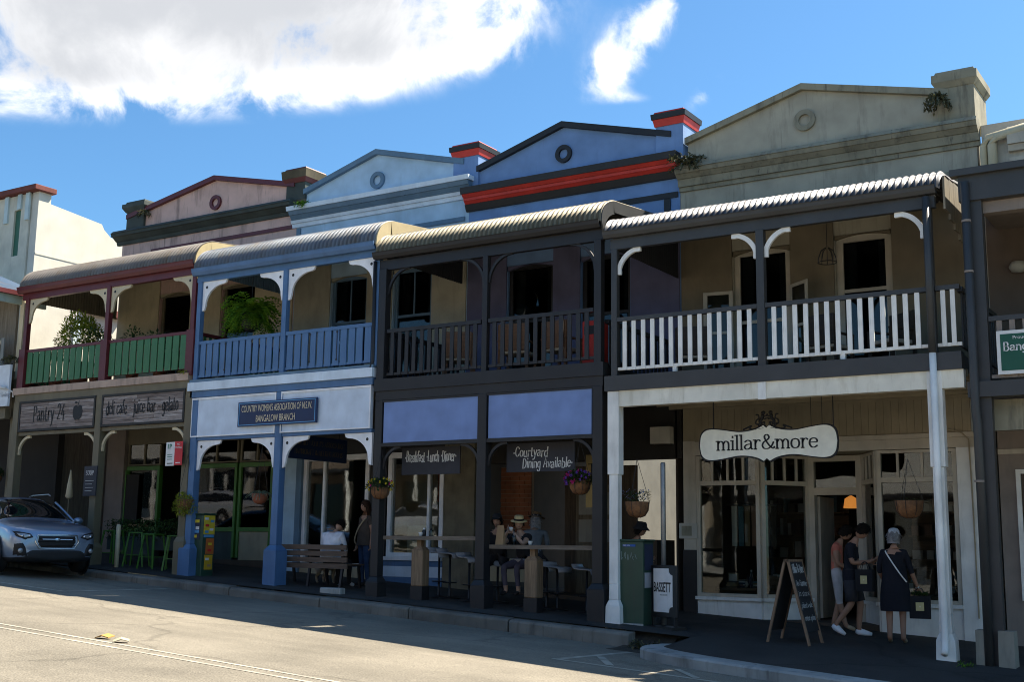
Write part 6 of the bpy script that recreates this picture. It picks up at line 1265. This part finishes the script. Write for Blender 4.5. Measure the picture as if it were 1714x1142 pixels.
def hat(t, fr_, mat, kind, band=None, tilt=0):
    m = MB(); c = fr_['hc']; up, hd, sd, s = fr_['up'], fr_['hd'], fr_['sd'], fr_['s']; n = 20
    up2 = (up+hd*tilt).normalized(); hd2 = (hd-up*tilt).normalized()
    prf = {'brim': [(.165, .035), (.16, .043), (.094, .05), (.092, .10), (.084, .135), (.05, .142), (0, .138)], 'bucket': [(.15, .0), (.148, .01), (.1, .06), (.09, .11), (.07, .145), (0, .15)], 'cap': [(.092, .03), (.094, .055), (.088, .1), (.06, .132), (0, .142)]}[kind]
    V = [c+(sd*math.sin(2*math.pi*k/n)*r*.93+hd2*math.cos(2*math.pi*k/n)*r*1.1+up2*z)*s for r, z in prf for k in range(n)]; F = []
    for i in range(len(prf)-1):
        for k in range(n): F.append((i*n+k, (i+1)*n+k, (i+1)*n+(k+1) % n, i*n+(k+1) % n))
    m.add(V, F)
    if kind == 'cap': m.add([c+(sd*a*.075+hd*(.09+b*.085)+up*(.05-b*.03))*s for a, b in ((-1, 0), (-.8, .75), (0, 1), (.8, .75), (1, 0))]+[c+(sd*a*.075+hd*(.09+b*.085)+up*(.058-b*.03))*s for a, b in ((-1, 0), (-.8, .75), (0, 1), (.8, .75), (1, 0))], [(0, 1, 2, 3, 4), (9, 8, 7, 6, 5)]+[(i, (i+1) % 5, (i+1) % 5+5, i+5) for i in range(5)])
    o = m.build('hat', mat, t, smooth=True, fix=False)
    if band:
        b = MB(); V = [c+(sd*math.sin(2*math.pi*k/n)*.09+hd2*math.cos(2*math.pi*k/n)*.106+up2*z)*s for z in (.052, .085) for k in range(n)]; b.add(V, [(k, k+n, (k+1) % n+n, (k+1) % n) for k in range(n)]); b.build('hat_band', band, o, smooth=True, fix=False)
def drape(t, rings, mat, name='dress', s=1.0, ripple=.03):
    """cloth lofted through rings (z, rx, ry, cx, cy)"""
    m = MB(); n = 28; V = []
    for i, (z, rx, ry, cx, cy) in enumerate(rings):
        for k in range(n): a = 2*math.pi*k/n; q = 1+ripple*math.sin(6*a+i*.6)*(i/len(rings)); V.append(((cx+rx*q*math.cos(a))*s, (cy+ry*q*math.sin(a))*s, z*s))
    m.add(V, [(i*n+k, (i+1)*n+k, (i+1)*n+(k+1) % n, i*n+(k+1) % n) for i in range(len(rings)-1) for k in range(n)]); return m.build(name, mat, t, smooth=True, fix=False)
def gap_bag(label, x, y, ztop, w, h, d, rz, lab_mat, greens=False):
    t = T('shopping_bag', label, 'bag', (x, y, ztop-h), rz, local=True); m = MB().frust(0, 0, 0, h, w, d, w*1.05, d*.7); m.build('bag_body', C['black'], t)
    B('paper_label', lab_mat, t, -w*.18, w*.22, -d/2-.008, -d/2-.002, h*.35, h*.72); MB().box(-w*.02, w*.07, -d/2-.0095, -d/2-.0082, h*.5, h*.57).build('label_mark', M_gold, t)
    for yy in (-d*.3, d*.3): MB().tube(smoothpath([Vector((-w*.25, yy, h)), Vector((-w*.15, yy*.6, h+.09)), Vector((0, yy*.3, h+.12)), Vector((w*.15, yy*.6, h+.09)), Vector((w*.25, yy, h))], 4), .006, 5).build('handle', C['black'], t)
    if greens:
        m2 = MB(); rn = random.Random(3)
        for _ in range(60): leaf(m2, Vector((rn.uniform(-w*.4, w*.4), rn.uniform(-d*.3, d*.3), h)), rdir(rn, .3, 1), .09, .03)
        m2.build('tissue', LD, t, fix=False)
    return t
M_lab = flat('cream_label', (.58, .50, .24), .7)
g = lambda x, y: G(x, y)
# woman with cap and carrier bag, back to the street
p, q = person('woman in navy dress and pale cap with white cross-body strap holding a carrier bag', (-5.3, 1.3, g(-5.3, 1.3)), R(8), dict(elR=(.25, .0, 1.12), wrR=(.315, .10, .90), haR=(.335, .12, .83), elL=(-.235, .02, 1.12), wrL=(-.2, .16, .98), haL=(-.17, .22, .97)),
    dict(torso=[(1, 1)], hip=[(1, 1)], neck=[(.55, 1), (1, 0)], uarm=[(1, 1)], farm=[(.12, 1), (1, 0)], thigh=[(.8, 1), (1, 0)], foot=[(1, 2)]), [SK2, C['navy'], C['beige']], .985, HG, .06, (.25, 1, -.08), bulk=1.05)
drape(p, [(1.36, .17, .115, 0, 0), (1.2, .185, .135, 0, .005), (1.05, .185, .14, 0, .005), (.92, .205, .15, 0, .0), (.75, .225, .165, 0, .005), (.58, .235, .175, 0, .01), (.5, .235, .175, 0, .01)], C['navy'], 'dress', .985)
hat(p, q, C['cap'], 'cap')
MB().tube(smoothpath([Vector(v)*.985 for v in ((-.11, .06, 1.42), (-.11, -.1, 1.41), (-.03, -.15, 1.28), (.1, -.165, 1.08), (.19, -.11, .95))], 5), .011, 6).build('bag_strap', M_swhite, p)
gap_bag('black carrier bag with cream label held by the woman in navy dress', -4.95, 1.36, .97, .3, .34, .12, R(8), M_lab, True)
MB().tube([Vector((.32, .108, .875))*.985, Vector((.327, .113, .855))*.985], .034, 10).build('bracelet', flat('silver', (.6, .6, .6), .3, metal=.8), p)
# man with phone stepping past the door
p, q = person('man in navy shirt and shorts with white sneakers looking down at phone', (-6.12, 1.75, g(-6.12, 1.75)), R(-82), dict(spi=(0, .0, 1.13), che=(0, .035, 1.31), nec=(0, .07, 1.46), hea=(0, .12, 1.54), shL=(-.18, .03, 1.40), shR=(.18, .03, 1.40), elL=(-.21, .07, 1.12), elR=(.21, .06, 1.12), wrL=(-.09, .29, 1.14), wrR=(.09, .30, 1.15), haL=(-.04, .36, 1.17), haR=(.05, .37, 1.18), knL=(-.1, .12, .52), anL=(-.1, .08, .09), toL=(-.11, .24, .035), knR=(.09, .02, .51), anR=(.09, -.24, .17), toR=(.1, -.14, .045)),
    dict(torso=[(1, 1)], hip=[(1, 2)], neck=[(.6, 1), (1, 0)], uarm=[(.75, 1), (1, 0)], thigh=[(.92, 2), (1, 0)], foot=[(1, 3)]), [SK2, C['navy'], C['charcoal'], M_shoe], 1.02, HB, .0, (0, 1, -.75))
drape(p, [(1.02, .17, .125, 0, .0), (.92, .175, .13, 0, 0), (.84, .18, .135, 0, .01)], C['navy'], 'shirt_tail', 1.02, .01)
for sg, k, a in ((-1, (-.1, .07, .66), (-.1, .02, .86)), (1, (.095, .012, .66), (.095, .0, .86))): MB().tube([Vector(a)*1.02, Vector(k)*1.02, (Vector(k)+Vector((0, .03 if sg < 0 else .005, -.13)))*1.02], [.105, .1, .098], 12).build('shorts_leg', C['charcoal'], p, smooth=True)
for an, to in ((Vector((-.1, .08, .06)), Vector((-.11, .25, .035))), (Vector((.09, -.25, .13)), Vector((.1, -.12, .04)))): MB().tube([an*1.02-(to-an).normalized()*.05, an*1.02, an.lerp(to, .6)*1.02, to*1.02+(to-an).normalized()*.03], [.03, .052, .046, .025], 10).build('sneaker', M_shoe, p, smooth=True)
t = T('phone', 'dark mobile phone held by the man in navy shirt', 'phone', (-5.68, 1.72, 1.45), R(-82), local=True); MB().add([(-.035, .0, 0), (.035, .0, 0), (.035, .1, .09), (-.035, .1, .09), (-.035, .006, -.008), (.035, .006, -.008), (.035, .106, .082), (-.035, .106, .082)], [(0, 1, 2, 3), (7, 6, 5, 4), (0, 4, 5, 1), (3, 2, 6, 7), (0, 3, 7, 4), (1, 5, 6, 2)]).build('phone_body', M_blk, t); t.location = (-5.66, 1.70, g(-6.1, 1.7)+1.20)
gap_bag('black carrier bag with cream label hanging from the arm of the man in navy shirt', -5.83, 1.55, g(-6, 1.6)+1.06, .28, .34, .12, R(-10), M_lab)
# woman in coral top behind him
p, q = person('woman in coral top and pale trousers behind the man in navy shirt', (-6.5, 2.25, g(-6.5, 2.25)), R(-75), dict(spi=(0, .0, 1.12), che=(0, .02, 1.3), nec=(0, .05, 1.45), hea=(0, .09, 1.53), elL=(-.2, .02, 1.1), elR=(.2, .02, 1.1), wrL=(-.12, .22, 1.02), wrR=(.12, .22, 1.02), haL=(-.08, .28, 1.03), haR=(.08, .28, 1.03), anL=(-.1, -.1, .09), toL=(-.1, .04, .035), anR=(.1, .12, .09), toR=(.1, .27, .035)),
    dict(torso=[(1, 1)], hip=[(1, 2)], neck=[(.5, 1), (1, 0)], uarm=[(.2, 1), (1, 0)], thigh=[(1, 2)], shin=[(.12, 2), (1, 0)], foot=[(1, 3)]), [SK2, C['coral'], C['palegrey'], C['beige']], .99, HB, .03, (0, 1, -.6))
# seated man in white shirt on the bench, back to the street
gz = G(-16.1, .7)
SIT = dict(pel=(0, 0, .52), spi=(0, .02, .70), che=(0, .05, .88), nec=(0, .11, 1.02), hea=(0, .17, 1.09), shL=(-.2, .05, .97), shR=(.2, .05, .97), elL=(-.25, .12, .70), elR=(.25, .12, .70), wrL=(-.12, .32, .64), wrR=(.12, .32, .64), haL=(-.06, .38, .62), haR=(.06, .38, .62), hiL=(-.1, .03, .50), hiR=(.1, .03, .50), knL=(-.12, .43, .50), knR=(.13, .43, .50), anL=(-.13, .40, .09), anR=(.14, .40, .09), toL=(-.15, .55, .035), toR=(.16, .55, .035))
p, q = person('man in white shirt seated on the brown bench, head bowed', (-16.08, .62, gz-.01), R(4), SIT, dict(torso=[(1, 1)], hip=[(1, 2)], neck=[(.7, 1), (1, 0)], uarm=[(1, 1)], farm=[(.9, 1), (1, 0)], thigh=[(1, 2)], shin=[(1, 2)], foot=[(1, 3)]), [SK, C['white'], C['black'], M_shoe], 1.04, HB, 0, (0, 1, -.9), bulk=1.12)
drape(p, [(.99, .19, .1, 0, .05), (.9, .225, .135, 0, .045), (.75, .22, .145, 0, .03), (.6, .215, .15, 0, .015), (.49, .22, .16, 0, .005)], C['white'], 'shirt', 1.04, .02)
# standing woman by the bench
p, q = person('woman in dark floral blouse and jeans with beige strap standing by the bench', (-15.82, 1.35, g(-15.82, 1.35)), R(160), dict(elL=(-.23, -.03, 1.12), wrL=(-.26, .02, .90), haL=(-.27, .03, .83)), dict(torso=[(1, 1)], hip=[(1, 2)], neck=[(.3, 1), (1, 0)], uarm=[(.5, 1), (1, 0)], thigh=[(1, 2)], shin=[(1, 2)], foot=[(1, 3)]), [SK2, C['floral'], C['jeans'], C['black']], .965, HBR, .14, (.1, 1, 0), bulk=1.12)
drape(p, [(1.36, .17, .115, 0, 0), (1.2, .195, .15, 0, .01), (1.05, .19, .15, 0, .005), (.9, .21, .165, 0, 0), (.84, .215, .17, 0, 0)], C['floral'], 'blouse', .965)
MB().tube(smoothpath([Vector(v)*.965 for v in ((-.12, .0, 1.44), (-.09, .12, 1.34), (.03, .18, 1.15), (.15, .17, .95), (.2, .1, .86))], 5), .014, 6).build('bag_strap', C['beige'], p)
# hatted man drinking coffee at the bar table
gz = G(-11.75, .95)
DR = dict(pel=(0, 0, .80), spi=(0, .03, .98), che=(0, .08, 1.16), nec=(0, .13, 1.30), hea=(0, .17, 1.37), shL=(-.2, .1, 1.24), shR=(.2, .1, 1.24), elL=(-.24, .34, 1.10), elR=(.27, .34, 1.10), wrL=(-.06, .38, 1.30), wrR=(.1, .38, 1.30), haL=(-.0, .37, 1.34), haR=(.05, .37, 1.34), hiL=(-.1, .03, .77), hiR=(.1, .03, .77), knL=(-.15, .40, .70), knR=(.16, .40, .70), anL=(-.14, .32, .26), anR=(.15, .32, .26), toL=(-.16, .46, .22), toR=(.17, .46, .22))
p, q = person('man in straw hat and black shirt drinking coffee at the bar table', (-11.78, .92, gz), R(172), DR, dict(torso=[(1, 1)], hip=[(1, 2)], neck=[(.5, 1), (1, 0)], uarm=[(.5, 1), (1, 0)], thigh=[(1, 2)], shin=[(.75, 2), (1, 0)], foot=[(1, 3)]), [SK, C['black'], C['plum'], C['black']], 1.0, HB, 0, (-.7, .8, -.1), bulk=1.05, curl=1.2)
hat(p, q, C['straw'], 'brim', C['black'], .1)
e = MB()
for sx in (-1, 1): e.blob(q['hc']+q['sd']*sx*.032+q['hd']*.088+q['up']*.014, (.022, .022, .015), 8, 6)
e.build('sunglasses', M_eye, p, smooth=True)
tag(MB().lathe((-11.81, .50, gz+1.33), [(.022, 0), (.036, .05), (.038, .065), (.02, .02)], 12).build('coffee_cup', M_cup, None, smooth=True), 'white coffee cup held up by the straw-hatted man', 'cup')
stool_black(-11.78, .97, .72, 3.1, 'black pedestal stool under the straw-hatted man')
# others in the shade of the cafe
STO = {k: (v[0], v[1], v[2]) for k, v in DR.items()}; STO.update(elL=(-.24, .1, .98), elR=(.24, .1, .98), wrL=(-.12, .32, .96), wrR=(.12, .32, .96), haL=(-.06, .38, .96), haR=(.06, .38, .96))
p, q = person('person in brown hat and grey top seated behind the straw-hatted man', (-12.25, 2.0, G(-12.25, 2.0)), R(20), STO, dict(torso=[(1, 1)], hip=[(1, 2)], neck=[(.6, 1), (1, 0)], uarm=[(1, 1)], farm=[(1, 1)], thigh=[(1, 2)], shin=[(1, 2)], foot=[(1, 2)]), [SK2, C['grey'], C['charcoal']], 1.03, HG, .2, (.4, 1, 0)); hat(p, q, C['brownhat'], 'brim', C['black'], .15)
stool_black(-12.25, 2.0, .74, 1, 'black pedestal stool under the brown-hatted person')
p, q = person('person in black jacket and dark cap leaning on the bar table beside dark post', (-12.45, 1.05, G(-12.45, 1.05)), R(-150), dict(STO, wrL=(-.16, .38, 1.05), haL=(-.12, .45, 1.06), wrR=(.24, .34, 1.08), haR=(.25, .42, 1.09)), dict(torso=[(1, 1)], hip=[(1, 1)], neck=[(.6, 1), (1, 0)], uarm=[(1, 1)], farm=[(.9, 1), (1, 0)], thigh=[(1, 1)], shin=[(1, 1)], foot=[(1, 1)]), [SK2, C['black']], 1.0, HB, .02, (.2, 1, 0), bulk=1.15); hat(p, q, C['black'], 'cap')
stool_black(-12.45, 1.07, .72, 1, 'black pedestal stool under the person in black jacket')
p, q = person('person in black bucket hat seated behind the green graffiti cabinet', (-10.2, 2.0, G(-10.2, 2.0)), R(-80), dict(STO), dict(torso=[(1, 1)], hip=[(1, 1)], neck=[(.6, 1), (1, 0)], uarm=[(1, 1)], farm=[(1, 1)], thigh=[(1, 1)], shin=[(1, 1)], foot=[(1, 1)]), [SK2, C['black']], .98, HB, .05, (0, 1, -.15)); hat(p, q, C['black'], 'bucket')
stool_black(-10.2, 2.02, .71, 1, 'black pedestal stool under the bucket-hatted person')
# dog lying low under the bench, seen between the legs
FUR = paint('pale_fur', (.34, .29, .22), .95, .3, .1, 14, .8, 90)
DJ = dict(chest=(0, .22, .40), belly=(0, -.05, .42), rump=(0, -.3, .42), neck=(0, .36, .50), head=(0, .45, .58), muz=(0, .58, .55), tail=(0, -.45, .40), tail2=(0, -.58, .30))
DR_ = dict(chest=(.11, .13), belly=(.09, .10), rump=(.10, .11), neck=.07, head=.075, muz=.035, tail=.03, tail2=.015); DE = [('chest', 'belly'), ('belly', 'rump'), ('chest', 'neck'), ('neck', 'head'), ('head', 'muz'), ('rump', 'tail'), ('tail', 'tail2')]
for s, sx in (('L', -.08), ('R', .08)):
    DJ.update({'sh'+s: (sx, .22, .32), 'el'+s: (sx, .18, .20), 'wr'+s: (sx, .21, .07), 'pa'+s: (sx, .27, .025), 'hp'+s: (sx, -.28, .34), 'kn'+s: (sx*1.1, -.18, .24), 'ho'+s: (sx, -.34, .15), 'hf'+s: (sx, -.31, .05), 'hp2'+s: (sx, -.25, .022)})
    DR_.update({'sh'+s: .06, 'el'+s: .04, 'wr'+s: .027, 'pa'+s: .028, 'hp'+s: .08, 'kn'+s: .055, 'ho'+s: .028, 'hf'+s: .025, 'hp2'+s: .027}); DE += [('chest', 'sh'+s), ('sh'+s, 'el'+s), ('el'+s, 'wr'+s), ('wr'+s, 'pa'+s), ('rump', 'hp'+s), ('hp'+s, 'kn'+s), ('kn'+s, 'ho'+s), ('ho'+s, 'hf'+s), ('hf'+s, 'hp2'+s)]
V, F = skinmesh({k: Vector(v) for k, v in DJ.items()}, DE, DR_, 'chest'); t = T('dog', 'pale cream dog standing behind the brown bench', 'dog', (-16.62, 1.12, G(-16.62, 1.12)), R(-115), local=True)
m = MB(); m.add([v*.92 for v in V], F); m.build('body', FUR, t, smooth=True, fix=False); m = MB()
for sx in (-1, 1): m.add([Vector(p_)*.92 for p_ in ((sx*.035, .43, .64), (sx*.075, .43, .63), (sx*.09, .45, .54))], [(0, 1, 2)])
m.build('ears', HBR, t, fix=False); MB().blob((0, .555, .51), (.014, .012, .012), 8, 6).build('nose', M_eye, t)
from mathutils.bvhtree import BVHTree
# ------------------------------------------------------------------ car
def carpaint(name, col):
    m, t, b = shader(name); b.inputs['Base Color'].default_value = (*col, 1); b.inputs['Metallic'].default_value = .55; b.inputs['Roughness'].default_value = .32; b.inputs['Coat Weight'].default_value = 1; b.inputs['Coat Roughness'].default_value = .04
    N, L = t.nodes, t.links; n = N.new('ShaderNodeTexNoise'); n.inputs['Scale'].default_value = 500; c = N.new('ShaderNodeTexCoord'); L.new(c.outputs['Object'], n.inputs['Vector']); bp = N.new('ShaderNodeBump'); bp.inputs['Strength'].default_value = .02; L.new(n.outputs['Fac'], bp.inputs['Height']); L.new(bp.outputs[0], b.inputs['Normal']); return m
M_cblue = carpaint('ice_blue_car_paint', (.235, .30, .405)); M_cwhite = carpaint('white_car_paint', (.7, .7, .7)); M_blkp = paint('black_plastic', (.012, .012, .013), .6, .1, .05); M_rub = paint('tyre_rubber', (.015, .015, .015), .85); M_alloy = flat('alloy', (.35, .35, .36), .3, metal=.9); M_chrome = flat('chrome', (.7, .7, .72), .12, metal=1)
M_carg, tt, bb = shader('car_glass'); bb.inputs['Base Color'].default_value = (.006, .008, .009, 1); bb.inputs['Roughness'].default_value = .03; bb.inputs['Specular IOR Level'].default_value = .45
M_lens, tt, bb = shader('headlamp_lens'); bb.inputs['Base Color'].default_value = (.32, .33, .34, 1); bb.inputs['Roughness'].default_value = .08; bb.inputs['Coat Weight'].default_value = 1; bb.inputs['Metallic'].default_value = .4
ST = [  # x, w(bottom) w(mid) w(belt), zb, zmid, zbelt, wt, zt, ztop
 (0.0, .56, .66, .60, .25, .50, .74, .46, .80, .815), (-.02, .62, .72, .66, .24, .50, .77, .5, .825, .84), (-.08, .70, .79, .73, .23, .50, .82, .58, .865, .88), (-.2, .78, .865, .80, .21, .52, .88, .64, .925, .945), (-.5, .84, .89, .845, .21, .55, .945, .68, .99, 1.01), (-.95, .86, .90, .86, .21, .58, .985, .70, 1.035, 1.06), (-1.22, .86, .90, .865, .21, .58, 1.0, .72, 1.06, 1.085),
 (-1.62, .86, .90, .865, .21, .58, 1.02, .66, 1.30, 1.34), (-2.02, .86, .90, .865, .21, .58, 1.03, .61, 1.49, 1.55), (-2.6, .86, .90, .865, .21, .58, 1.04, .61, 1.53, 1.60), (-3.3, .86, .90, .86, .21, .58, 1.06, .59, 1.50, 1.57), (-3.8, .85, .895, .85, .23, .6, 1.08, .56, 1.42, 1.48), (-4.2, .82, .88, .83, .27, .62, 1.06, .56, 1.10, 1.14), (-4.38, .76, .84, .78, .32, .62, 1.0, .56, 1.03, 1.05), (-4.45, .66, .74, .7, .36, .62, .92, .5, .95, .96)]
def make_car(label, paintm, loc, rz, plate='CMD-16P'):
    t = T('car', label, 'car', loc, rz, local=True); V = []; n = 8
    for x, w0, w1, wb, zb, zm, zbt, wt, zt, ztp in ST:
        half = [(0, zb), (w0*.9, zb), (w0+.02, zb+.07), (w1, zm), (w1*.985, (zm+zbt)/2+.04), (wb, zbt), (wt, zt), (wt*.55, zt+(ztp-zt)*.75), (0, ztp)]
        V += [(x, y, z) for y, z in half]+[(x, -y, z) for y, z in half[-2:0:-1]]
    k = 16; F = []; MI = []
    for i in range(len(ST)-1):
        for j in range(k):
            F.append((i*k+j, i*k+(j+1) % k, (i+1)*k+(j+1) % k, (i+1)*k+j))
            side = j in (5, 10); top = j in (6, 7, 8, 9)
            gl = (side and 6 <= i <= 11) or (top and i in (6, 7)) or (top and i == 11)
            MI.append(1 if gl else 2 if j in (0, 1, 14, 15) else 0)
    F += [tuple(range(k))[::-1], tuple((len(ST)-1)*k+j for j in range(k))]; MI += [0, 0]
    m = MB(); m.v = V; m.f = F; m.mi = MI; body = m.build('body', [paintm, M_carg, M_blkp], t, smooth=True)
    s = body.modifiers.new('s', 'SUBSURF'); s.levels = 2; s.render_levels = 2
    dg = bpy.context.evaluated_depsgraph_get(); bt = BVHTree.FromObject(body, dg)
    def xf(y, z):   # front skin of the nose, found on the body itself
        h = bt.ray_cast(Vector((1, y, z)), Vector((-1, 0, 0)))[0]
        return h.x if h is not None and h.x > -1.0 else -.45
    def patch(pts, mat, name, off=.02, par=t, rings=4):
        c = Vector((sum(p[0] for p in pts)/len(pts), sum(p[1] for p in pts)/len(pts))); q = MB(); V = []; N_ = len(pts)
        P2 = []
        for i in range(N_):
            a, b = Vector(pts[i]), Vector(pts[(i+1) % N_]); P2 += [a.lerp(b, j/3) for j in range(3)]
        N_ = len(P2)
        for r_ in range(rings+1):
            for p in P2: v = c.lerp(p, r_/rings); V.append((xf(v.x, v.y)+off*(1 if r_ < rings else .0), v.x, v.y))
        q.add(V, [(r_*N_+i, r_*N_+(i+1) % N_, (r_+1)*N_+(i+1) % N_, (r_+1)*N_+i) for r_ in range(rings) for i in range(N_)]); return q.build(name, mat, par, smooth=True, fix=True)
    # front face: bumper skin, grille, lamps, fog housings, plate
    patch([(-.80, .62), (-.5, .44), (.5, .44), (.80, .62), (.74, .80), (.4, .84), (-.4, .84), (-.74, .80)], paintm, 'bumper_skin', .012)
    gr = patch([(-.34, .50), (.34, .50), (.42, .62), (.40, .75), (-.40, .75), (-.42, .62)], M_blkp, 'grille', .03)
    for zz in (.56, .63, .69): q = MB().tube([(xf(y, zz)+.034, y, zz) for y in (-.36, -.2, 0, .2, .36)], .009, 5); q.build('grille_bar', M_blkp, gr)
    MB().tube([(xf(y, z)+.03, y, z) for y, z in ((-.40, .755), (-.2, .765), (0, .768), (.2, .765), (.40, .755), (.43, .62), (.35, .495), (.2, .492), (0, .49), (-.2, .492), (-.35, .495), (-.43, .62), (-.40, .755))], .011, 6).build('grille_surround', M_chrome, gr, smooth=True)
    MB().tube([(xf(y, .67)+.04, y, .67) for y in (-.3, -.1, .1, .3)], .012, 6).build('badge_bar', M_chrome, gr); MB().blob((xf(0, .67)+.045, 0, .67), (.012, .06, .032), 12, 6).build('badge', M_chrome, gr)
    for sg in (-1, 1):
        h = patch([(sg*.44, .70), (sg*.62, .66), (sg*.78, .72), (sg*.86, .84), (sg*.72, .82), (sg*.5, .775)], M_blkp, 'headlight', .022)
        patch([(sg*.48, .715), (sg*.62, .685), (sg*.75, .735), (sg*.79, .795), (sg*.68, .795), (sg*.52, .762)], M_lens, 'lens', .03, h)
        for yy in (.55, .68): MB().blob((xf(sg*yy, .735)+.03, sg*yy, .735), (.02, .032, .026), 10, 6).build('reflector', M_chrome, h, smooth=True)
        fg = patch([(sg*.56, .34), (sg*.80, .34), (sg*.80, .58), (sg*.66, .60), (sg*.60, .5)], M_blkp, 'fog_housing', .02); MB().blob((xf(sg*.70, .45)+.03, sg*.70, .45), (.03, .05, .05), 12, 7).build('fog_lamp', M_lens, fg, smooth=True)
    patch([(-.78, .22), (.78, .22), (.62, .38), (.48, .46), (-.48, .46), (-.62, .38)], M_blkp, 'lower_grille', .02)
    p = B('number_plate', M_swhite, t, -.018, -.006, -.186, .186, .43, .535); ftext(p, plate, (-.004, -.165, .455), (0, 1, 0), (0, 0, 1), .06, M_ink, fit=.33)
    for x in (-.93, -3.6):
        for sg in (-1, 1):
            MB().ring_xz(x, .36, .33, .42, sg*.90-(.0 if sg > 0 else .015), sg*.90+(.015 if sg > 0 else 0), 26).build('arch_cladding', M_blkp, t)
            w = MB(); nn = 26; pr = [(.20, .0), (.30, .0), (.335, .03), (.345, .10), (.335, .19), (.30, .215), (.2, .215)]
            VV = [(x+r_*math.cos(2*math.pi*i/nn), sg*(.70+d), .345+r_*math.sin(2*math.pi*i/nn)) for r_, d in pr for i in range(nn)]; w.add(VV, [(a*nn+i, a*nn+(i+1) % nn, (a+1)*nn+(i+1) % nn, (a+1)*nn+i) for a in range(len(pr)-1) for i in range(nn)]); wh = w.build('wheel', M_rub, t, smooth=True)
            rim = MB()
            for i in range(5): a = 2*math.pi*i/5; rim.bar((x, sg*.89, .345), (x+.215*math.cos(a), sg*.885, .345+.215*math.sin(a)), .05, .03)
            rim.ring_xz(x, .345, .19, .225, sg*.80, sg*.90, 22); rim.build('rim', M_alloy, wh); MB().ring_xz(x, .345, .001, .19, sg*.74-.005, sg*.74+.005, 18).build('brake', M_blkp, wh)
    for sg in (-1, 1):
        MB().tube(smoothpath([Vector(v) for v in ((-1.25, sg*.80, 1.05), (-1.62, sg*.73, 1.26), (-2.02, sg*.655, 1.47))], 4), .026, 6).build('windscreen_pillar', paintm, t, smooth=True)
        MB().tube([(-2.1, sg*.56, 1.61), (-2.25, sg*.57, 1.645), (-3.2, sg*.57, 1.64), (-3.4, sg*.56, 1.60)], .016, 6).build('roof_rail', M_alloy, t, smooth=True)
        mr = MB().blob((-1.55, sg*1.0, 1.08), (.07, .11, .075), 12, 8).build('mirror', paintm, t, smooth=True); MB().bar((-1.5, sg*.86, 1.03), (-1.53, sg*.95, 1.05), .04, .03).build('mirror_arm', M_blkp, mr)
        MB().bar((-2.75, sg*.74, 1.3), (-2.75, sg*.87, 1.04), .06, .03).build('door_pillar', M_blkp, t); B('sill_cladding', M_blkp, t, -3.2, -1.35, sg*.885-.012, sg*.885+.012, .22, .36)
    return t
fx, fy = -20.95, -2.05
make_car('ice blue compact wagon with roof rails parked by the kerb', M_cblue, (fx, fy, RD(fx-1.5, fy)+.02), R(-17))
# ------------------------------------------------------------------ the sunny side of the street, seen only as reflections
P_opp = pt('opposite_render', (.55, .48, .38), rough=.85); P_opp2 = pt('opposite_white_boards', (.62, .6, .55), rough=.7)
for i, (x0, x1, h, pm, lab) in enumerate(((-62, -48, 7.0, P_opp2, 'tall white boarded shop far up the other side of the street'), (-47.5, -34.5, 5.8, P_brown, 'brown shop up the other side of the street'), (-34, -21, 6.5, P_opp, 'cream shop with dark awning across the street'), (-20.5, -10, 5.2, P_opp2, 'white boarded shop with dark awning across the street'), (-9.5, 4, 6.8, P_taupe, 'taupe shop with dark awning across the street'))):
    t = T('opposite_shop', lab, 'shop', ((x0+x1)/2, -25, 0)); zb = RD((x0+x1)/2, -17.4)
    n = 4; ops = [(x0+.8+k*(x1-x0-.8)/n, x0+(k+1)*(x1-x0-.8)/n, zb+.6, zb+2.7) for k in range(n)]; wall_open(MB(), x0, x1, zb-2, zb+h, -25.3, -25, ops).build('wall', pm, t)
    for a, b_, c, d in ops: B('window_glass', M_carg, t, a, b_, -25.25, -25.2, c, d)
    B('awning', P_navy, t, x0, x1, -25, -22.4, zb+3.1, zb+3.25); MB().prism_yz([(-25.4, zb+h), (-29, zb+h+1.6), (-33, zb+h)], x0, x1).build('roof', P_maroon, t); B('back', pm, t, x0, x1, -33, -32.8, zb-2, zb+h)
    for k in range(4): B('awning_post', P_offw, t, x0+.3+k*(x1-x0-.6)/3-.06, x0+.3+k*(x1-x0-.6)/3+.06, -22.5, -22.38, zb, zb+3.1)
sheet('far_footpath', fr(-65, 25, 18), [-40, -17.42], lambda x, y: RD(x, -17.4)+.14, M_conc2)
for x in (-15.5, -31, -42): tag(make_car('white wagon parked across the street', M_cwhite, (x, -14.6, RD(x-2, -14.6)+.01), R(180), 'BKR-42T'), group='white wagons across the street')
